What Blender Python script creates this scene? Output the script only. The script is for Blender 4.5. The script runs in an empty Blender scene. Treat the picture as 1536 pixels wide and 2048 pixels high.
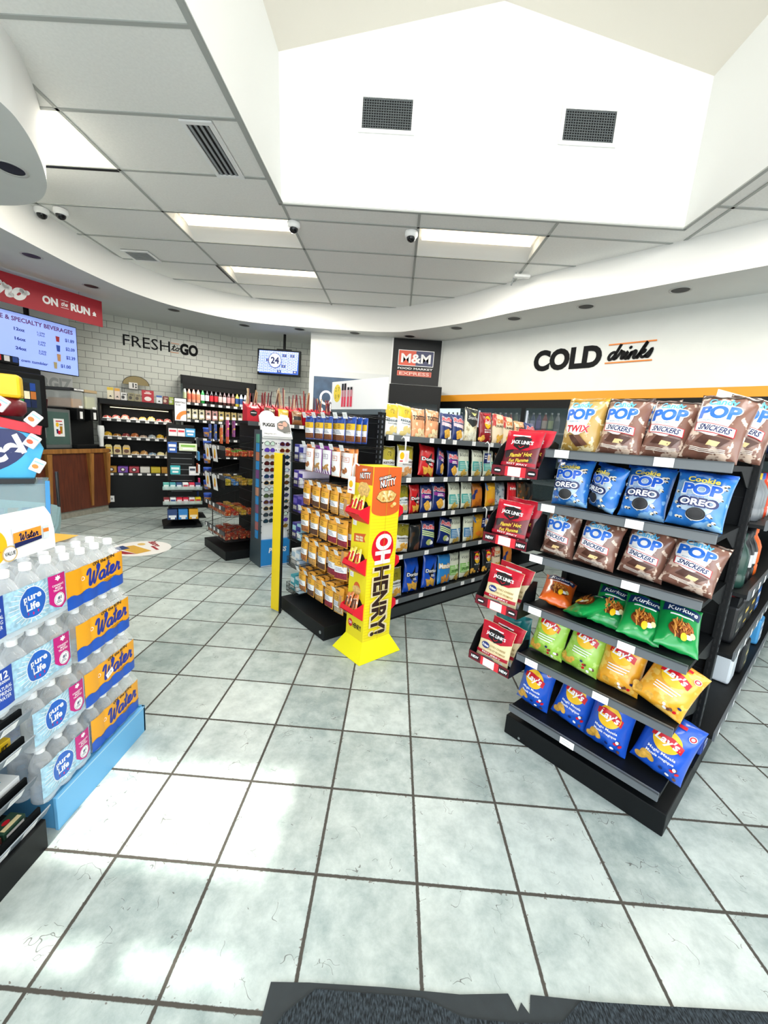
import bpy, bmesh, math, random
from math import sin, cos, pi, sqrt, radians as rad
from mathutils import Vector, Matrix, noise
from mathutils.geometry import tessellate_polygon

SC = bpy.context.scene
COL = SC.collection
random.seed(7)

# ---------------------------------------------------------------- camera
T = 0.335                                    # floor tile pitch in metres
CAM = Vector((-0.17795, -1.09699, 1.43527))
YAW, PIT, ROL, FPX = 0.018374, -0.182180, 0.072997, 810.67
cy_, sy_ = cos(YAW), sin(YAW)
fw = Vector((-sy_*cos(PIT), cy_*cos(PIT), sin(PIT)))
r0 = Vector((cy_, sy_, 0)); u0 = r0.cross(fw)
rt = r0*cos(ROL) + u0*sin(ROL); up = u0*cos(ROL) - r0*sin(ROL)
cd = bpy.data.cameras.new('camera'); cam = bpy.data.objects.new('camera', cd); COL.objects.link(cam)
cam.matrix_world = Matrix(((rt.x, up.x, -fw.x, CAM.x), (rt.y, up.y, -fw.y, CAM.y), (rt.z, up.z, -fw.z, CAM.z), (0, 0, 0, 1)))
cd.sensor_fit = 'HORIZONTAL'; cd.sensor_width = 36; cd.lens = FPX/1536*36
cd.clip_start = 0.02; cd.clip_end = 200
SC.camera = cam

# ---------------------------------------------------------------- world, sun, daylight, exposure
SC.view_settings.view_transform = 'Standard'; SC.view_settings.look = 'None'
SC.view_settings.gamma = 1; SC.view_settings.use_curve_mapping = False
SC.view_settings.exposure = 0.42
w = bpy.data.worlds.new('sky'); SC.world = w; w.use_nodes = True
wn = w.node_tree.nodes; bg = wn['Background']
st = wn.new('ShaderNodeTexSky'); st.sky_type = 'NISHITA'; st.sun_disc = False
st.sun_elevation = rad(48); st.sun_rotation = rad(180)
w.node_tree.links.new(st.outputs[0], bg.inputs[0]); bg.inputs[1].default_value = 0.30

def light(name, typ, loc, rot, power, col=(1, 1, 1), size=(1, 1), spread=None):
    l = bpy.data.lights.new(name, typ); l.energy = power; l.color = col
    if typ == 'AREA':
        l.shape = 'RECTANGLE'; l.size, l.size_y = size
        if spread: l.spread = rad(spread)
    o = bpy.data.objects.new(name, l); COL.objects.link(o); o.location = loc; o.rotation_euler = rot
    return o
sun = light('sun', 'SUN', (0, -8, 8), (rad(42.5), 0, rad(2)), 5.0, (1, .95, .86)); sun.data.angle = rad(1.6)
# daylight lamps at the shop front and gable; two side lamps are added fill
light('shop_front_daylight', 'AREA', (0.4, -1.38, 1.35), (rad(90), 0, 0), 75, (.93, .97, 1), (6.5, 2.2))
light('gable_daylight', 'AREA', (0.4, -1.38, 3.95), (rad(88), 0, 0), 80, (1, .98, .95), (3.3, 1.0))  # inside the closed gable, stands in for daylight in the well
light('right_side_fill', 'AREA', (5.2, 1.2, 1.5), (rad(90), 0, rad(90)), 22, (.93, .97, 1), (2.6, 2.0))  # fill added at the right, no window in this wall
light('left_side_fill', 'AREA', (-7.6, 1.6, 1.6), (rad(90), 0, rad(-90)), 16, (.95, .98, 1), (3.0, 2.0))  # added fill from the left side, the wall there is solid

# ---------------------------------------------------------------- materials
def lin(h):
    h = h.lstrip('#'); c = [int(h[i:i+2], 16)/255 for i in (0, 2, 4)]
    return tuple(x/12.92 if x <= .04045 else ((x+.055)/1.055)**2.4 for x in c) + (1,)
MATS = {}
def nodes(m):
    nt = m.node_tree; return nt, nt.nodes, nt.links
def K(h, rough=.5, metal=0., emit=0., noisy=0., nscale=30., coat=0., bump=0., alpha=1., trans=0., spec=None):
    """cached procedural principled material"""
    key = (h, rough, metal, emit, noisy, nscale, coat, bump, alpha, trans, spec)
    if key in MATS: return MATS[key]
    m = bpy.data.materials.new('surface_' + h.lstrip('#')); m.use_nodes = True
    nt, N, L = nodes(m); p = N['Principled BSDF']
    c = lin(h)
    p.inputs['Base Color'].default_value = c; p.inputs['Roughness'].default_value = rough
    p.inputs['Metallic'].default_value = metal
    if spec is not None: p.inputs['Specular IOR Level'].default_value = spec
    if coat: p.inputs['Coat Weight'].default_value = coat; p.inputs['Coat Roughness'].default_value = .12
    if emit:
        p.inputs['Emission Color'].default_value = c; p.inputs['Emission Strength'].default_value = emit
    if alpha < 1: p.inputs['Alpha'].default_value = alpha
    if trans: p.inputs['Transmission Weight'].default_value = trans
    if noisy or bump:
        tc = N.new('ShaderNodeTexCoord'); nz = N.new('ShaderNodeTexNoise'); nz.inputs['Scale'].default_value = nscale
        nz.inputs['Detail'].default_value = 4
        L.new(tc.outputs['Object'], nz.inputs['Vector'])
        if noisy:
            r = N.new('ShaderNodeValToRGB'); e = r.color_ramp.elements
            e[0].position = .3; e[1].position = .7
            e[0].color = tuple(x*(1-noisy) for x in c[:3])+(1,); e[1].color = tuple(min(1, x*(1+noisy)) for x in c[:3])+(1,)
            L.new(nz.outputs['Fac'], r.inputs[0]); L.new(r.outputs[0], p.inputs['Base Color'])
        if bump:
            b = N.new('ShaderNodeBump'); b.inputs['Strength'].default_value = bump; b.inputs['Distance'].default_value = .01
            L.new(nz.outputs['Fac'], b.inputs['Height']); L.new(b.outputs[0], p.inputs['Normal'])
    MATS[key] = m; return m
def foil(h, h2=None, scale=26., rough=.28, thr=.56):
    """glossy snack film, optionally printed with blotches of a second colour"""
    key = ('foil', h, h2, scale, rough, thr)
    if key in MATS: return MATS[key]
    m = bpy.data.materials.new('film_' + h.lstrip('#')); m.use_nodes = True
    nt, N, L = nodes(m); p = N['Principled BSDF']; p.inputs['Roughness'].default_value = rough
    p.inputs['Base Color'].default_value = lin(h); p.inputs['Coat Weight'].default_value = .6; p.inputs['Coat Roughness'].default_value = .18
    tc = N.new('ShaderNodeTexCoord'); nz = N.new('ShaderNodeTexNoise'); nz.inputs['Scale'].default_value = 22; nz.inputs['Detail'].default_value = 3
    L.new(tc.outputs['Object'], nz.inputs['Vector'])
    nz.noise_type = 'RIDGED_MULTIFRACTAL'; nz.inputs['Scale'].default_value = 13; b = N.new('ShaderNodeBump'); b.inputs['Strength'].default_value = .5; b.inputs['Distance'].default_value = .006
    L.new(nz.outputs['Fac'], b.inputs['Height']); L.new(b.outputs[0], p.inputs['Normal'])
    if h2:
        v = N.new('ShaderNodeTexNoise'); v.inputs['Scale'].default_value = scale; v.inputs['Detail'].default_value = 2
        L.new(tc.outputs['Object'], v.inputs['Vector'])
        r = N.new('ShaderNodeValToRGB'); e = r.color_ramp.elements
        e[0].position = thr; e[1].position = thr+.04; e[0].color = lin(h); e[1].color = lin(h2)
        L.new(v.outputs['Fac'], r.inputs[0]); L.new(r.outputs[0], p.inputs['Base Color'])
    MATS[key] = m; return m
def clear(h='#eef6fb', a=.25, rough=.06):
    """thin clear plastic or glass: see-through with a sheen"""
    key = ('clear', h, a, rough)
    if key in MATS: return MATS[key]
    m = bpy.data.materials.new('clear_' + h.lstrip('#')); m.use_nodes = True
    nt, N, L = nodes(m); N.remove(N['Principled BSDF']); out = N['Material Output']
    tr = N.new('ShaderNodeBsdfTransparent'); gl = N.new('ShaderNodeBsdfPrincipled')
    gl.inputs['Base Color'].default_value = lin(h); gl.inputs['Roughness'].default_value = rough
    fr = N.new('ShaderNodeLayerWeight'); fr.inputs['Blend'].default_value = .35
    mp = N.new('ShaderNodeMapRange'); mp.inputs['To Min'].default_value = a; mp.inputs['To Max'].default_value = min(1, a+.55)
    L.new(fr.outputs['Facing'], mp.inputs['Value'])
    mx = N.new('ShaderNodeMixShader'); L.new(mp.outputs[0], mx.inputs[0]); L.new(tr.outputs[0], mx.inputs[1]); L.new(gl.outputs[0], mx.inputs[2])
    L.new(mx.outputs[0], out.inputs[0]); MATS[key] = m; return m
BLK = K('#0d1012', .5, spec=.25); BLK2 = K('#191d1f', .5, spec=.3); RAIL = K('#63696d', .35); TAG = K('#f6f7f7', .5); STEEL = K('#b9bec0', .3, .9)
WHITE = K('#f3f5f4', .55); GREYT = K('#9aa0a2', .5); WIRE = K('#16191b', .35, .3); INK = K('#0b0d0f', .6, spec=.2); RED = K('#c4122b', .4); KRAFT = K('#b88a5a', .8)

# ---------------------------------------------------------------- mesh builder
def V3(a): return Vector(a)
class MB:
    def __init__(s): s.v = []; s.f = []; s.m = []; s.sm = []; s.mats = []; s.org = None
    def mi(s, mat):
        if mat not in s.mats: s.mats.append(mat)
        return s.mats.index(mat)
    def add(s, vs, fs, mat, smooth=False):
        o = len(s.v); s.v += [tuple(v) for v in vs]; i = s.mi(mat)
        for f in fs: s.f.append(tuple(o+k for k in f)); s.m.append(i); s.sm.append(smooth)
        return s
    def box(s, x0, y0, z0, x1, y1, z1, mat, bev=0, M=None):
        x0, x1 = min(x0, x1), max(x0, x1); y0, y1 = min(y0, y1), max(y0, y1); z0, z1 = min(z0, z1), max(z0, z1)
        if bev:
            bev = min(bev, .45*min(x1-x0, y1-y0, z1-z0))
            bm = bmesh.new(); bmesh.ops.create_cube(bm, size=1)
            for v in bm.verts: v.co = ((x0+x1)/2+v.co.x*(x1-x0), (y0+y1)/2+v.co.y*(y1-y0), (z0+z1)/2+v.co.z*(z1-z0))
            bmesh.ops.bevel(bm, geom=list(bm.edges), offset=bev, segments=2, profile=.5, affect='EDGES')
            bm.verts.index_update(); vs = [v.co.copy() for v in bm.verts]; fs = [[v.index for v in f.verts] for f in bm.faces]; bm.free()
        else:
            vs = [V3(p) for p in ((x0, y0, z0), (x1, y0, z0), (x1, y1, z0), (x0, y1, z0), (x0, y0, z1), (x1, y0, z1), (x1, y1, z1), (x0, y1, z1))]
            fs = [(3, 2, 1, 0), (4, 5, 6, 7), (0, 1, 5, 4), (1, 2, 6, 5), (2, 3, 7, 6), (3, 0, 4, 7)]
        if M: vs = [M @ v for v in vs]
        return s.add(vs, fs, mat)
    def prism(s, pts, h0, h1, mat, ax='z', M=None):
        """extrude a 2-D outline; ax z: (x,y), ax x: (y,z) along x, ax y: (x,z) along y"""
        n = len(pts)
        def P(p, h): return V3((p[0], p[1], h)) if ax == 'z' else V3((h, p[0], p[1])) if ax == 'x' else V3((p[0], h, p[1]))
        vs = [P(p, h0) for p in pts] + [P(p, h1) for p in pts]
        if M: vs = [M @ v for v in vs]
        tri = tessellate_polygon([[V3((p[0], p[1], 0)) for p in pts]])
        fs = [tuple(t) for t in tri] + [tuple(n+i for i in reversed(t)) for t in tri] + [(i, (i+1) % n, n+(i+1) % n, n+i) for i in range(n)]
        return s.add(vs, fs, mat)
    def cyl(s, p0, p1, r, mat, n=12, r2=None, smooth=True, caps=True):
        p0, p1 = V3(p0), V3(p1); d = (p1-p0).normalized(); a = d.orthogonal().normalized(); b = d.cross(a); r2 = r if r2 is None else r2
        vs = [p0+(a*cos(2*pi*i/n)+b*sin(2*pi*i/n))*r for i in range(n)] + [p1+(a*cos(2*pi*i/n)+b*sin(2*pi*i/n))*r2 for i in range(n)]
        s.add(vs, [(i, (i+1) % n, n+(i+1) % n, n+i) for i in range(n)], mat, smooth)
        if caps: s.add(vs, [tuple(reversed(range(n))), tuple(range(n, 2*n))], mat)
        return s
    def tube(s, pts, r, mat, n=6):
        pts = [V3(p) for p in pts]; vs = []; m = len(pts); a = None
        for i, p in enumerate(pts):
            d = (pts[min(i+1, m-1)]-pts[max(i-1, 0)]).normalized()
            a = d.orthogonal().normalized() if a is None else (a-d*a.dot(d)).normalized()
            b = d.cross(a); vs += [p+(a*cos(2*pi*k/n)+b*sin(2*pi*k/n))*r for k in range(n)]
        fs = [(i*n+k, i*n+(k+1) % n, (i+1)*n+(k+1) % n, (i+1)*n+k) for i in range(m-1) for k in range(n)]
        fs += [tuple(reversed(range(n))), tuple(range((m-1)*n, m*n))]
        return s.add(vs, fs, mat, True)
    def wire(s, p0, p1, r, mat): return s.cyl(p0, p1, r, mat, 4, smooth=False, caps=False)
    def lathe(s, prof, mat, n=16, c=(0, 0, 0), smooth=True):
        vs = [V3((c[0]+r*cos(2*pi*k/n), c[1]+r*sin(2*pi*k/n), c[2]+z)) for r, z in prof for k in range(n)]
        fs = [(i*n+k, i*n+(k+1) % n, (i+1)*n+(k+1) % n, (i+1)*n+k) for i in range(len(prof)-1) for k in range(n)]
        s.add(vs, fs, mat, smooth)
        fs = [tuple(reversed(range(n))), tuple(range((len(prof)-1)*n, len(prof)*n))]
        return s.add(vs, fs, mat)
    def grid(s, f, us, vs_, mat, smooth=True, flip=False):
        nu, nv = len(us), len(vs_)
        vs = [f(u, v) for v in vs_ for u in us]
        fs = [(j*nu+i, j*nu+i+1, (j+1)*nu+i+1, (j+1)*nu+i) for j in range(nv-1) for i in range(nu-1)]
        if flip: fs = [tuple(reversed(q)) for q in fs]
        return s.add(vs, fs, mat, smooth)
    def gfx(s, G, fn, off=.0008, step=0, lay=.0005, depth=0):
        """lay 2-D artwork on a surface; fn(u,v,offset)->point"""
        i = -1; last = None
        for vs, fs, mat in G.p:
            if mat is not last: i += 1; last = mat          # neighbours in one colour share a layer
            if step: vs, fs = cut(vs, fs, step)
            o = off+lay*i+depth
            s.add([fn(x, y, o) for x, y in vs], fs, mat, bool(step))
            if depth:
                cnt = {}
                for f in fs:
                    for a, b in zip(f, f[1:]+f[:1]): cnt[(a, b)] = 1
                ed = [(a, b) for a, b in cnt if (b, a) not in cnt]
                n = len(vs); s.add([fn(x, y, o) for x, y in vs]+[fn(x, y, 0) for x, y in vs], [(b, a, n+a, n+b) for a, b in ed], mat)
        return s
    def mesh(s, name):
        me = bpy.data.meshes.new(name); me.from_pydata(s.v, [], s.f)
        for m in s.mats: me.materials.append(m)
        me.polygons.foreach_set('material_index', s.m); me.polygons.foreach_set('use_smooth', s.sm); me.update(); return me
    def build(s, name, parent=None, org=None, loc=None, rz=0):
        if org is not None: s.v = [(x-org[0], y-org[1], z-(org[2] if len(org) > 2 else 0)) for x, y, z in s.v]
        return link(s.mesh(name), name, parent, loc, rz)
def link(me, name, parent=None, loc=None, rz=0):
    o = bpy.data.objects.new(name, me); COL.objects.link(o)
    if parent: o.parent = parent
    if loc is not None: o.location = loc
    if rz: o.rotation_euler.z = rz
    return o
def cut(vs, fs, step):
    bm = bmesh.new(); bv = [bm.verts.new((x, y, 0)) for x, y in vs]
    for f in fs:
        try: bm.faces.new([bv[k] for k in f])
        except ValueError: pass
    for ax in (0, 1):
        lo = min(v[ax] for v in vs); hi = max(v[ax] for v in vs); k = math.ceil((lo+1e-5)/step)
        while k*step < hi-1e-5:
            co = [0, 0, 0]; co[ax] = k*step; no = [0, 0, 0]; no[ax] = 1
            bmesh.ops.bisect_plane(bm, geom=bm.verts[:]+bm.edges[:]+bm.faces[:], plane_co=co, plane_no=no, dist=1e-6); k += 1
    bm.verts.index_update()
    r = [(v.co.x, v.co.y) for v in bm.verts], [tuple(v.index for v in f.verts) for f in bm.faces]
    bm.free(); return r

# ---------------------------------------------------------------- 2-D artwork
_TX = {}
def text2d(body, bold=.02, sh=0.):
    key = (body, bold, sh)
    if key not in _TX:
        c = bpy.data.curves.new('t', 'FONT'); c.body = body; c.resolution_u = 4 if bold > .04 or len(body) < 5 else 2; c.offset = bold; c.shear = sh
        o = bpy.data.objects.new('t', c); m = bpy.data.meshes.new_from_object(o)
        vs = [(v.co.x/.69, v.co.y/.69) for v in m.vertices]; fs = [tuple(p.vertices) for p in m.polygons]
        bpy.data.objects.remove(o); bpy.data.curves.remove(c); bpy.data.meshes.remove(m); _TX[key] = (vs, fs)
    return _TX[key]
SCR = {'a': (.56, [[(.42, .42), (.3, .5), (.12, .42), (.06, .2), (.16, .03), (.32, .1), (.42, .34), (.43, .48), (.4, .15), (.46, .03), (.58, .12)]]),
 't': (.4, [[(0, .1), (.14, .4), (.24, .95), (.17, .3), (.22, .04), (.4, .14)], [(.02, .62), (.38, .66)]]),
 'e': (.46, [[(0, .1), (.2, .22), (.33, .38), (.27, .5), (.14, .44), (.08, .2), (.18, .02), (.34, .06), (.46, .16)]]),
 'r': (.46, [[(0, .1), (.13, .42), (.15, .58), (.2, .46), (.34, .47), (.31, .25), (.34, .05), (.46, .1)]]),
 'W': (1.0, [[(-.02, .75), (.06, .95), (.2, .92), (.2, .5), (.22, .1), (.33, .06), (.46, .4), (.54, .75), (.53, .3), (.58, .06), (.68, .06), (.86, .45), (.96, .9), (.86, .98), (.84, .82)]]),
 'd': (.56, [[(.42, .42), (.27, .5), (.1, .4), (.06, .18), (.16, .02), (.3, .1), (.42, .4), (.52, 1.0), (.42, .3), (.44, .04), (.58, .12)]]),
 'i': (.28, [[(0, .1), (.12, .48), (.09, .15), (.16, .02), (.28, .1)], [(.17, .7), (.19, .74)]]),
 'n': (.52, [[(0, .1), (.1, .48), (.06, .02)], [(.08, .2), (.25, .48), (.35, .4), (.32, .12), (.4, .02), (.52, .1)]]),
 'k': (.46, [[(0, .1), (.2, .6), (.25, 1), (.12, .5), (.07, .02)], [(.1, .22), (.3, .5), (.32, .36), (.15, .26), (.32, .04), (.46, .1)]]),
 's': (.34, [[(0, .1), (.16, .36), (.24, .54), (.27, .3), (.22, .05), (.06, .07)]]),
 'o': (.46, [[(.3, .5), (.14, .45), (.06, .2), (.2, .02), (.35, .12), (.4, .35), (.3, .5), (.36, .4), (.5, .45)]]),
 'h': (.52, [[(0, .1), (.2, .6), (.23, 1), (.12, .6), (.06, .02)], [(.1, .2), (.26, .48), (.35, .38), (.32, .1), (.4, .02), (.52, .1)]])}
def smoothline(pts, n=5):
    out = []; m = len(pts)
    for i in range(m-1):
        p0, p1, p2, p3 = pts[max(i-1, 0)], pts[i], pts[i+1], pts[min(i+2, m-1)]
        for k in range(n):
            t = k/n
            out.append(tuple(.5*(2*p1[a]+(p2[a]-p0[a])*t+(2*p0[a]-5*p1[a]+4*p2[a]-p3[a])*t*t+(3*p1[a]-p0[a]-3*p2[a]+p3[a])*t**3) for a in (0, 1)))
    return out+[pts[-1]]
class G:
    def __init__(s): s.p = []
    def poly(s, pts, mat):
        pts = [tuple(p) for p in pts]
        a = sum(pts[i-1][0]*pts[i][1]-pts[i][0]*pts[i-1][1] for i in range(len(pts)))
        if a < 0: pts = pts[::-1]
        tri = tessellate_polygon([[V3((x, y, 0)) for x, y in pts]]); fs = []
        for t in tri:
            (x0, y0), (x1, y1), (x2, y2) = (pts[k] for k in t)
            fs.append(tuple(t) if (x1-x0)*(y2-y0)-(x2-x0)*(y1-y0) > 0 else tuple(reversed(t)))
        s.p.append((pts, fs, mat)); return s
    def r(s, x0, y0, x1, y1, mat): s.p.append(([(x0, y0), (x1, y0), (x1, y1), (x0, y1)], [(0, 1, 2, 3)], mat)); return s
    def e(s, cx, cy, rx, ry, mat, n=24, rot=0):
        pts = [(cx+rx*cos(2*pi*i/n)*cos(rot)-ry*sin(2*pi*i/n)*sin(rot), cy+rx*cos(2*pi*i/n)*sin(rot)+ry*sin(2*pi*i/n)*cos(rot)) for i in range(n)]
        s.p.append((pts, [tuple(range(n))], mat)); return s
    def ring(s, cx, cy, rx, ry, w_, mat, n=28, a0=0, a1=2*pi):
        vs = []; 
        for i in range(n+1):
            a = a0+(a1-a0)*i/n; vs += [(cx+rx*cos(a), cy+ry*sin(a)), (cx+(rx-w_)*cos(a), cy+(ry-w_)*sin(a))]
        s.p.append((vs, [(2*i+1, 2*i, 2*i+2, 2*i+3) for i in range(n)], mat)); return s
    def t(s, body, x, y, h, mat, al='c', bold=.02, sh=0., w=None, rot=0.):
        vs, fs = text2d(body, bold, sh)
        if not vs: return s
        x0 = min(v[0] for v in vs); x1 = max(v[0] for v in vs)
        sx = h if w is None else w/(x1-x0)
        ox = {'l': x0, 'c': (x0+x1)/2, 'r': x1}[al]
        q = [((vx-ox)*sx, vy*h) for vx, vy in vs]; c_, s_ = cos(rot), sin(rot)
        s.p.append(([(x+a*c_-b*s_, y+a*s_+b*c_) for a, b in q], fs, mat)); return s
    def stroke(s, pts, w_, mat, n=5, rot=0):
        pts = smoothline(pts, n) if len(pts) > 2 else pts
        vs = []; m = len(pts)
        for i, p in enumerate(pts):
            a = pts[max(i-1, 0)]; b = pts[min(i+1, m-1)]; dx, dy = b[0]-a[0], b[1]-a[1]; l = math.hypot(dx, dy) or 1
            vs += [(p[0]+dy/l*w_/2, p[1]-dx/l*w_/2), (p[0]-dy/l*w_/2, p[1]+dx/l*w_/2)]
        s.p.append((vs, [(2*i, 2*i+2, 2*i+3, 2*i+1) for i in range(m-1)], mat))
        for q in (pts[0], pts[-1]): s.e(q[0], q[1], w_/2, w_/2, mat, 8)
        return s
    def script(s, word, x, y, h, wid, mat, w_=.1, sh=.25, rot=0.):
        tot = sum(SCR[c][0] for c in word); k = wid/tot; cx = 0; c_, s_ = cos(rot), sin(rot)
        for ch in word:
            a, st_ = SCR[ch]
            for q in st_:
                pts = [((cx+px)*k+sh*py*h, py*h) for px, py in q]
                s.stroke([(x+a_*c_-b_*s_, y+a_*s_+b_*c_) for a_, b_ in pts], w_*h, mat, 4)
            cx += a
        return s
    def bars(s, x0, y0, x1, n, pitch, h, mat, rng=None):
        """rows of unreadable small print"""
        for i in range(n):
            k = .75+.25*((i*37) % 5)/4
            s.r(x0, y0-i*pitch, x0+(x1-x0)*k, y0-i*pitch+h, mat)
        return s
def flat(o, u, v):
    """planar mapping: origin, unit vectors"""
    o, u, v = V3(o), V3(u).normalized(), V3(v).normalized(); n = u.cross(v)
    return lambda x, y, d: o+u*x+v*y+n*d

# ---------------------------------------------------------------- scene bookkeeping
def tag(o, label, cat, group=None):
    o['label'] = label; o['category'] = cat
    if group: o['group'] = group
    return o
def thing(name, label, cat, loc=(0, 0, 0), rz=0, group=None):
    o = bpy.data.objects.new(name, None); COL.objects.link(o); o.location = loc; o.rotation_euler.z = rz; o.empty_display_size = .1
    return tag(o, label, cat, group)
def struct(name, mb, label=None):
    o = mb.build(name); o['kind'] = 'structure'
    if label: o['label'] = label
    return o
def copy_tree(o, parent=None):
    c = o.copy(); COL.objects.link(c)
    if parent: c.parent = parent
    for ch in list(o.children): copy_tree(ch, c)
    return c
ORD = ['first', 'second', 'third', 'fourth', 'fifth', 'sixth', 'seventh', 'eighth', 'ninth', 'tenth', 'eleventh', 'twelfth', 'thirteenth', 'fourteenth']
# store-fixture frame: s runs to the right along a display front, d runs away from the door
TH = rad(42.6); E1 = V3((sin(TH), -cos(TH), 0)); E2 = V3((cos(TH), sin(TH), 0))
def W(s, d, z=0.): return E1*s+E2*d+V3((0, 0, z))
FRONT = TH-pi/2; RIGHT = TH; LEFT = TH+pi      # yaw that turns a thing's face towards -d, +s, -s
# ================================================================ the room
ZC, ZS = 3.415, 3.055                       # tiled ceiling, dropped soffit
def floor_mat():
    m = bpy.data.materials.new('stone_tile_floor'); m.use_nodes = True; nt, N, L = nodes(m); p = N['Principled BSDF']
    tc = N.new('ShaderNodeTexCoord')
    def mth(op, a, b=None, c=None):
        n = N.new('ShaderNodeMath'); n.operation = op
        for i, q in enumerate((a, b, c)):
            if q is None: continue
            if isinstance(q, (int, float)): n.inputs[i].default_value = q
            else: L.new(q, n.inputs[i])
        return n.outputs[0]
    def noise_(scale, det=3, rough=.5, dist=0.):
        n = N.new('ShaderNodeTexNoise'); n.inputs['Scale'].default_value = scale; n.inputs['Detail'].default_value = det
        n.inputs['Roughness'].default_value = rough; n.inputs['Distortion'].default_value = dist
        L.new(tc.outputs['Object'], n.inputs['Vector']); return n.outputs['Fac']
    sp = N.new('ShaderNodeSeparateXYZ'); L.new(tc.outputs['Object'], sp.inputs[0])
    ex = []; ids = []
    for a in ('X', 'Y'):
        q = mth('DIVIDE', sp.outputs[a], T); fr = mth('FRACT', q); ids.append(mth('FLOOR', q))
        ex.append(mth('MULTIPLY', mth('MINIMUM', fr, mth('SUBTRACT', 1., fr)), T))
    dist = mth('MINIMUM', ex[0], ex[1])
    rag = mth('MULTIPLY', mth('SUBTRACT', noise_(110, 2), .5), .0035)
    edge = mth('ADD', dist, rag)
    gm = N.new('ShaderNodeMapRange'); gm.inputs['From Min'].default_value = .0042; gm.inputs['From Max'].default_value = .0062
    L.new(edge, gm.inputs['Value'])
    # chips along the tile edges
    ch = mth('MULTIPLY', mth('GREATER_THAN', noise_(75, 2), .66), mth('LESS_THAN', dist, .013))
    # short dark veins
    v = N.new('ShaderNodeTexVoronoi'); v.feature = 'DISTANCE_TO_EDGE'; v.inputs['Scale'].default_value = 13
    wn_ = N.new('ShaderNodeTexNoise'); wn_.inputs['Scale'].default_value = 9; L.new(tc.outputs['Object'], wn_.inputs['Vector'])
    mx = N.new('ShaderNodeVectorMath'); mx.operation = 'MULTIPLY_ADD'; L.new(wn_.outputs['Color'], mx.inputs[0]); mx.inputs[1].default_value = (.25, .25, .25); L.new(tc.outputs['Object'], mx.inputs[2])
    L.new(mx.outputs[0], v.inputs['Vector'])
    vein = mth('MULTIPLY', mth('LESS_THAN', v.outputs['Distance'], .010), mth('GREATER_THAN', noise_(11, 2), .62))
    cb = N.new('ShaderNodeCombineXYZ'); L.new(ids[0], cb.inputs[0]); L.new(ids[1], cb.inputs[1])
    wnz = N.new('ShaderNodeTexWhiteNoise'); wnz.noise_dimensions = '2D'; L.new(cb.outputs[0], wnz.inputs['Vector'])
    r = N.new('ShaderNodeValToRGB'); e = r.color_ramp.elements; e[0].position = .34; e[1].position = .66
    e[0].color = lin('#8b9c9b'); e[1].color = lin('#c6d2cf')
    mott = mth('ADD', mth('MULTIPLY', noise_(8.5, 9, .72, .12), .8), mth('MULTIPLY', wnz.outputs['Value'], .2)); L.new(mott, r.inputs[0])
    warm = N.new('ShaderNodeMixRGB'); L.new(mth('MULTIPLY', mth('SUBTRACT', noise_(2.2, 2), .38), .35), warm.inputs[0]); L.new(r.outputs[0], warm.inputs[1]); warm.inputs[2].default_value = lin('#c4bfae')
    m1 = N.new('ShaderNodeMixRGB'); L.new(mth('MULTIPLY', vein, .75), m1.inputs[0]); L.new(warm.outputs[0], m1.inputs[1]); m1.inputs[2].default_value = lin('#4b4a45')
    m2 = N.new('ShaderNodeMixRGB'); L.new(mth('MULTIPLY', ch, .75), m2.inputs[0]); L.new(m1.outputs[0], m2.inputs[1]); m2.inputs[2].default_value = lin('#5b4c42')
    m3 = N.new('ShaderNodeMixRGB'); L.new(gm.outputs[0], m3.inputs[0]); m3.inputs[1].default_value = lin('#48453f'); L.new(m2.outputs[0], m3.inputs[2])
    L.new(m3.outputs[0], p.inputs['Base Color'])
    rr = N.new('ShaderNodeMapRange'); L.new(gm.outputs[0], rr.inputs['Value']); rr.inputs['To Min'].default_value = .85; rr.inputs['To Max'].default_value = .36
    L.new(rr.outputs[0], p.inputs['Roughness'])
    b = N.new('ShaderNodeBump'); b.inputs['Strength'].default_value = .35; b.inputs['Distance'].default_value = .004
    L.new(mth('ADD', gm.outputs[0], mth('MULTIPLY', noise_(30, 5), .35)), b.inputs['Height']); L.new(b.outputs[0], p.inputs['Normal'])
    return m
struct('floor', MB().box(-8.6, -1.6, -.12, 7.2, 8, 0, floor_mat()))

def brick_mat():
    m = bpy.data.materials.new('glazed_subway_tile'); m.use_nodes = True; nt, N, L = nodes(m); p = N['Principled BSDF']
    tc = N.new('ShaderNodeTexCoord'); mp = N.new('ShaderNodeMapping'); mp.inputs['Rotation'].default_value = (rad(-90), 0, 0)
    L.new(tc.outputs['Object'], mp.inputs[0])
    b = N.new('ShaderNodeTexBrick'); L.new(mp.outputs[0], b.inputs[0])
    b.inputs['Color1'].default_value = lin('#dcdfd5'); b.inputs['Color2'].default_value = lin('#d3d7cd'); b.inputs['Mortar'].default_value = lin('#7d807a')
    b.inputs['Scale'].default_value = 1; b.inputs['Brick Width'].default_value = .203; b.inputs['Row Height'].default_value = .102; b.inputs['Mortar Size'].default_value = .0035
    b.inputs['Mortar Smooth'].default_value = .2
    L.new(b.outputs['Color'], p.inputs['Base Color']); p.inputs['Roughness'].default_value = .28
    bp = N.new('ShaderNodeBump'); bp.inputs['Strength'].default_value = .5; bp.inputs['Distance'].default_value = .003; bp.invert = True
    L.new(b.outputs['Fac'], bp.inputs['Height']); L.new(bp.outputs[0], p.inputs['Normal'])
    return m
BRICK = brick_mat()
PAINT = K('#e6e9e5', .7, noisy=.03, nscale=3); PAINTW = K('#eef0ee', .7); PAINTG = K('#dfe2df', .7, noisy=.02, nscale=4)
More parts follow.
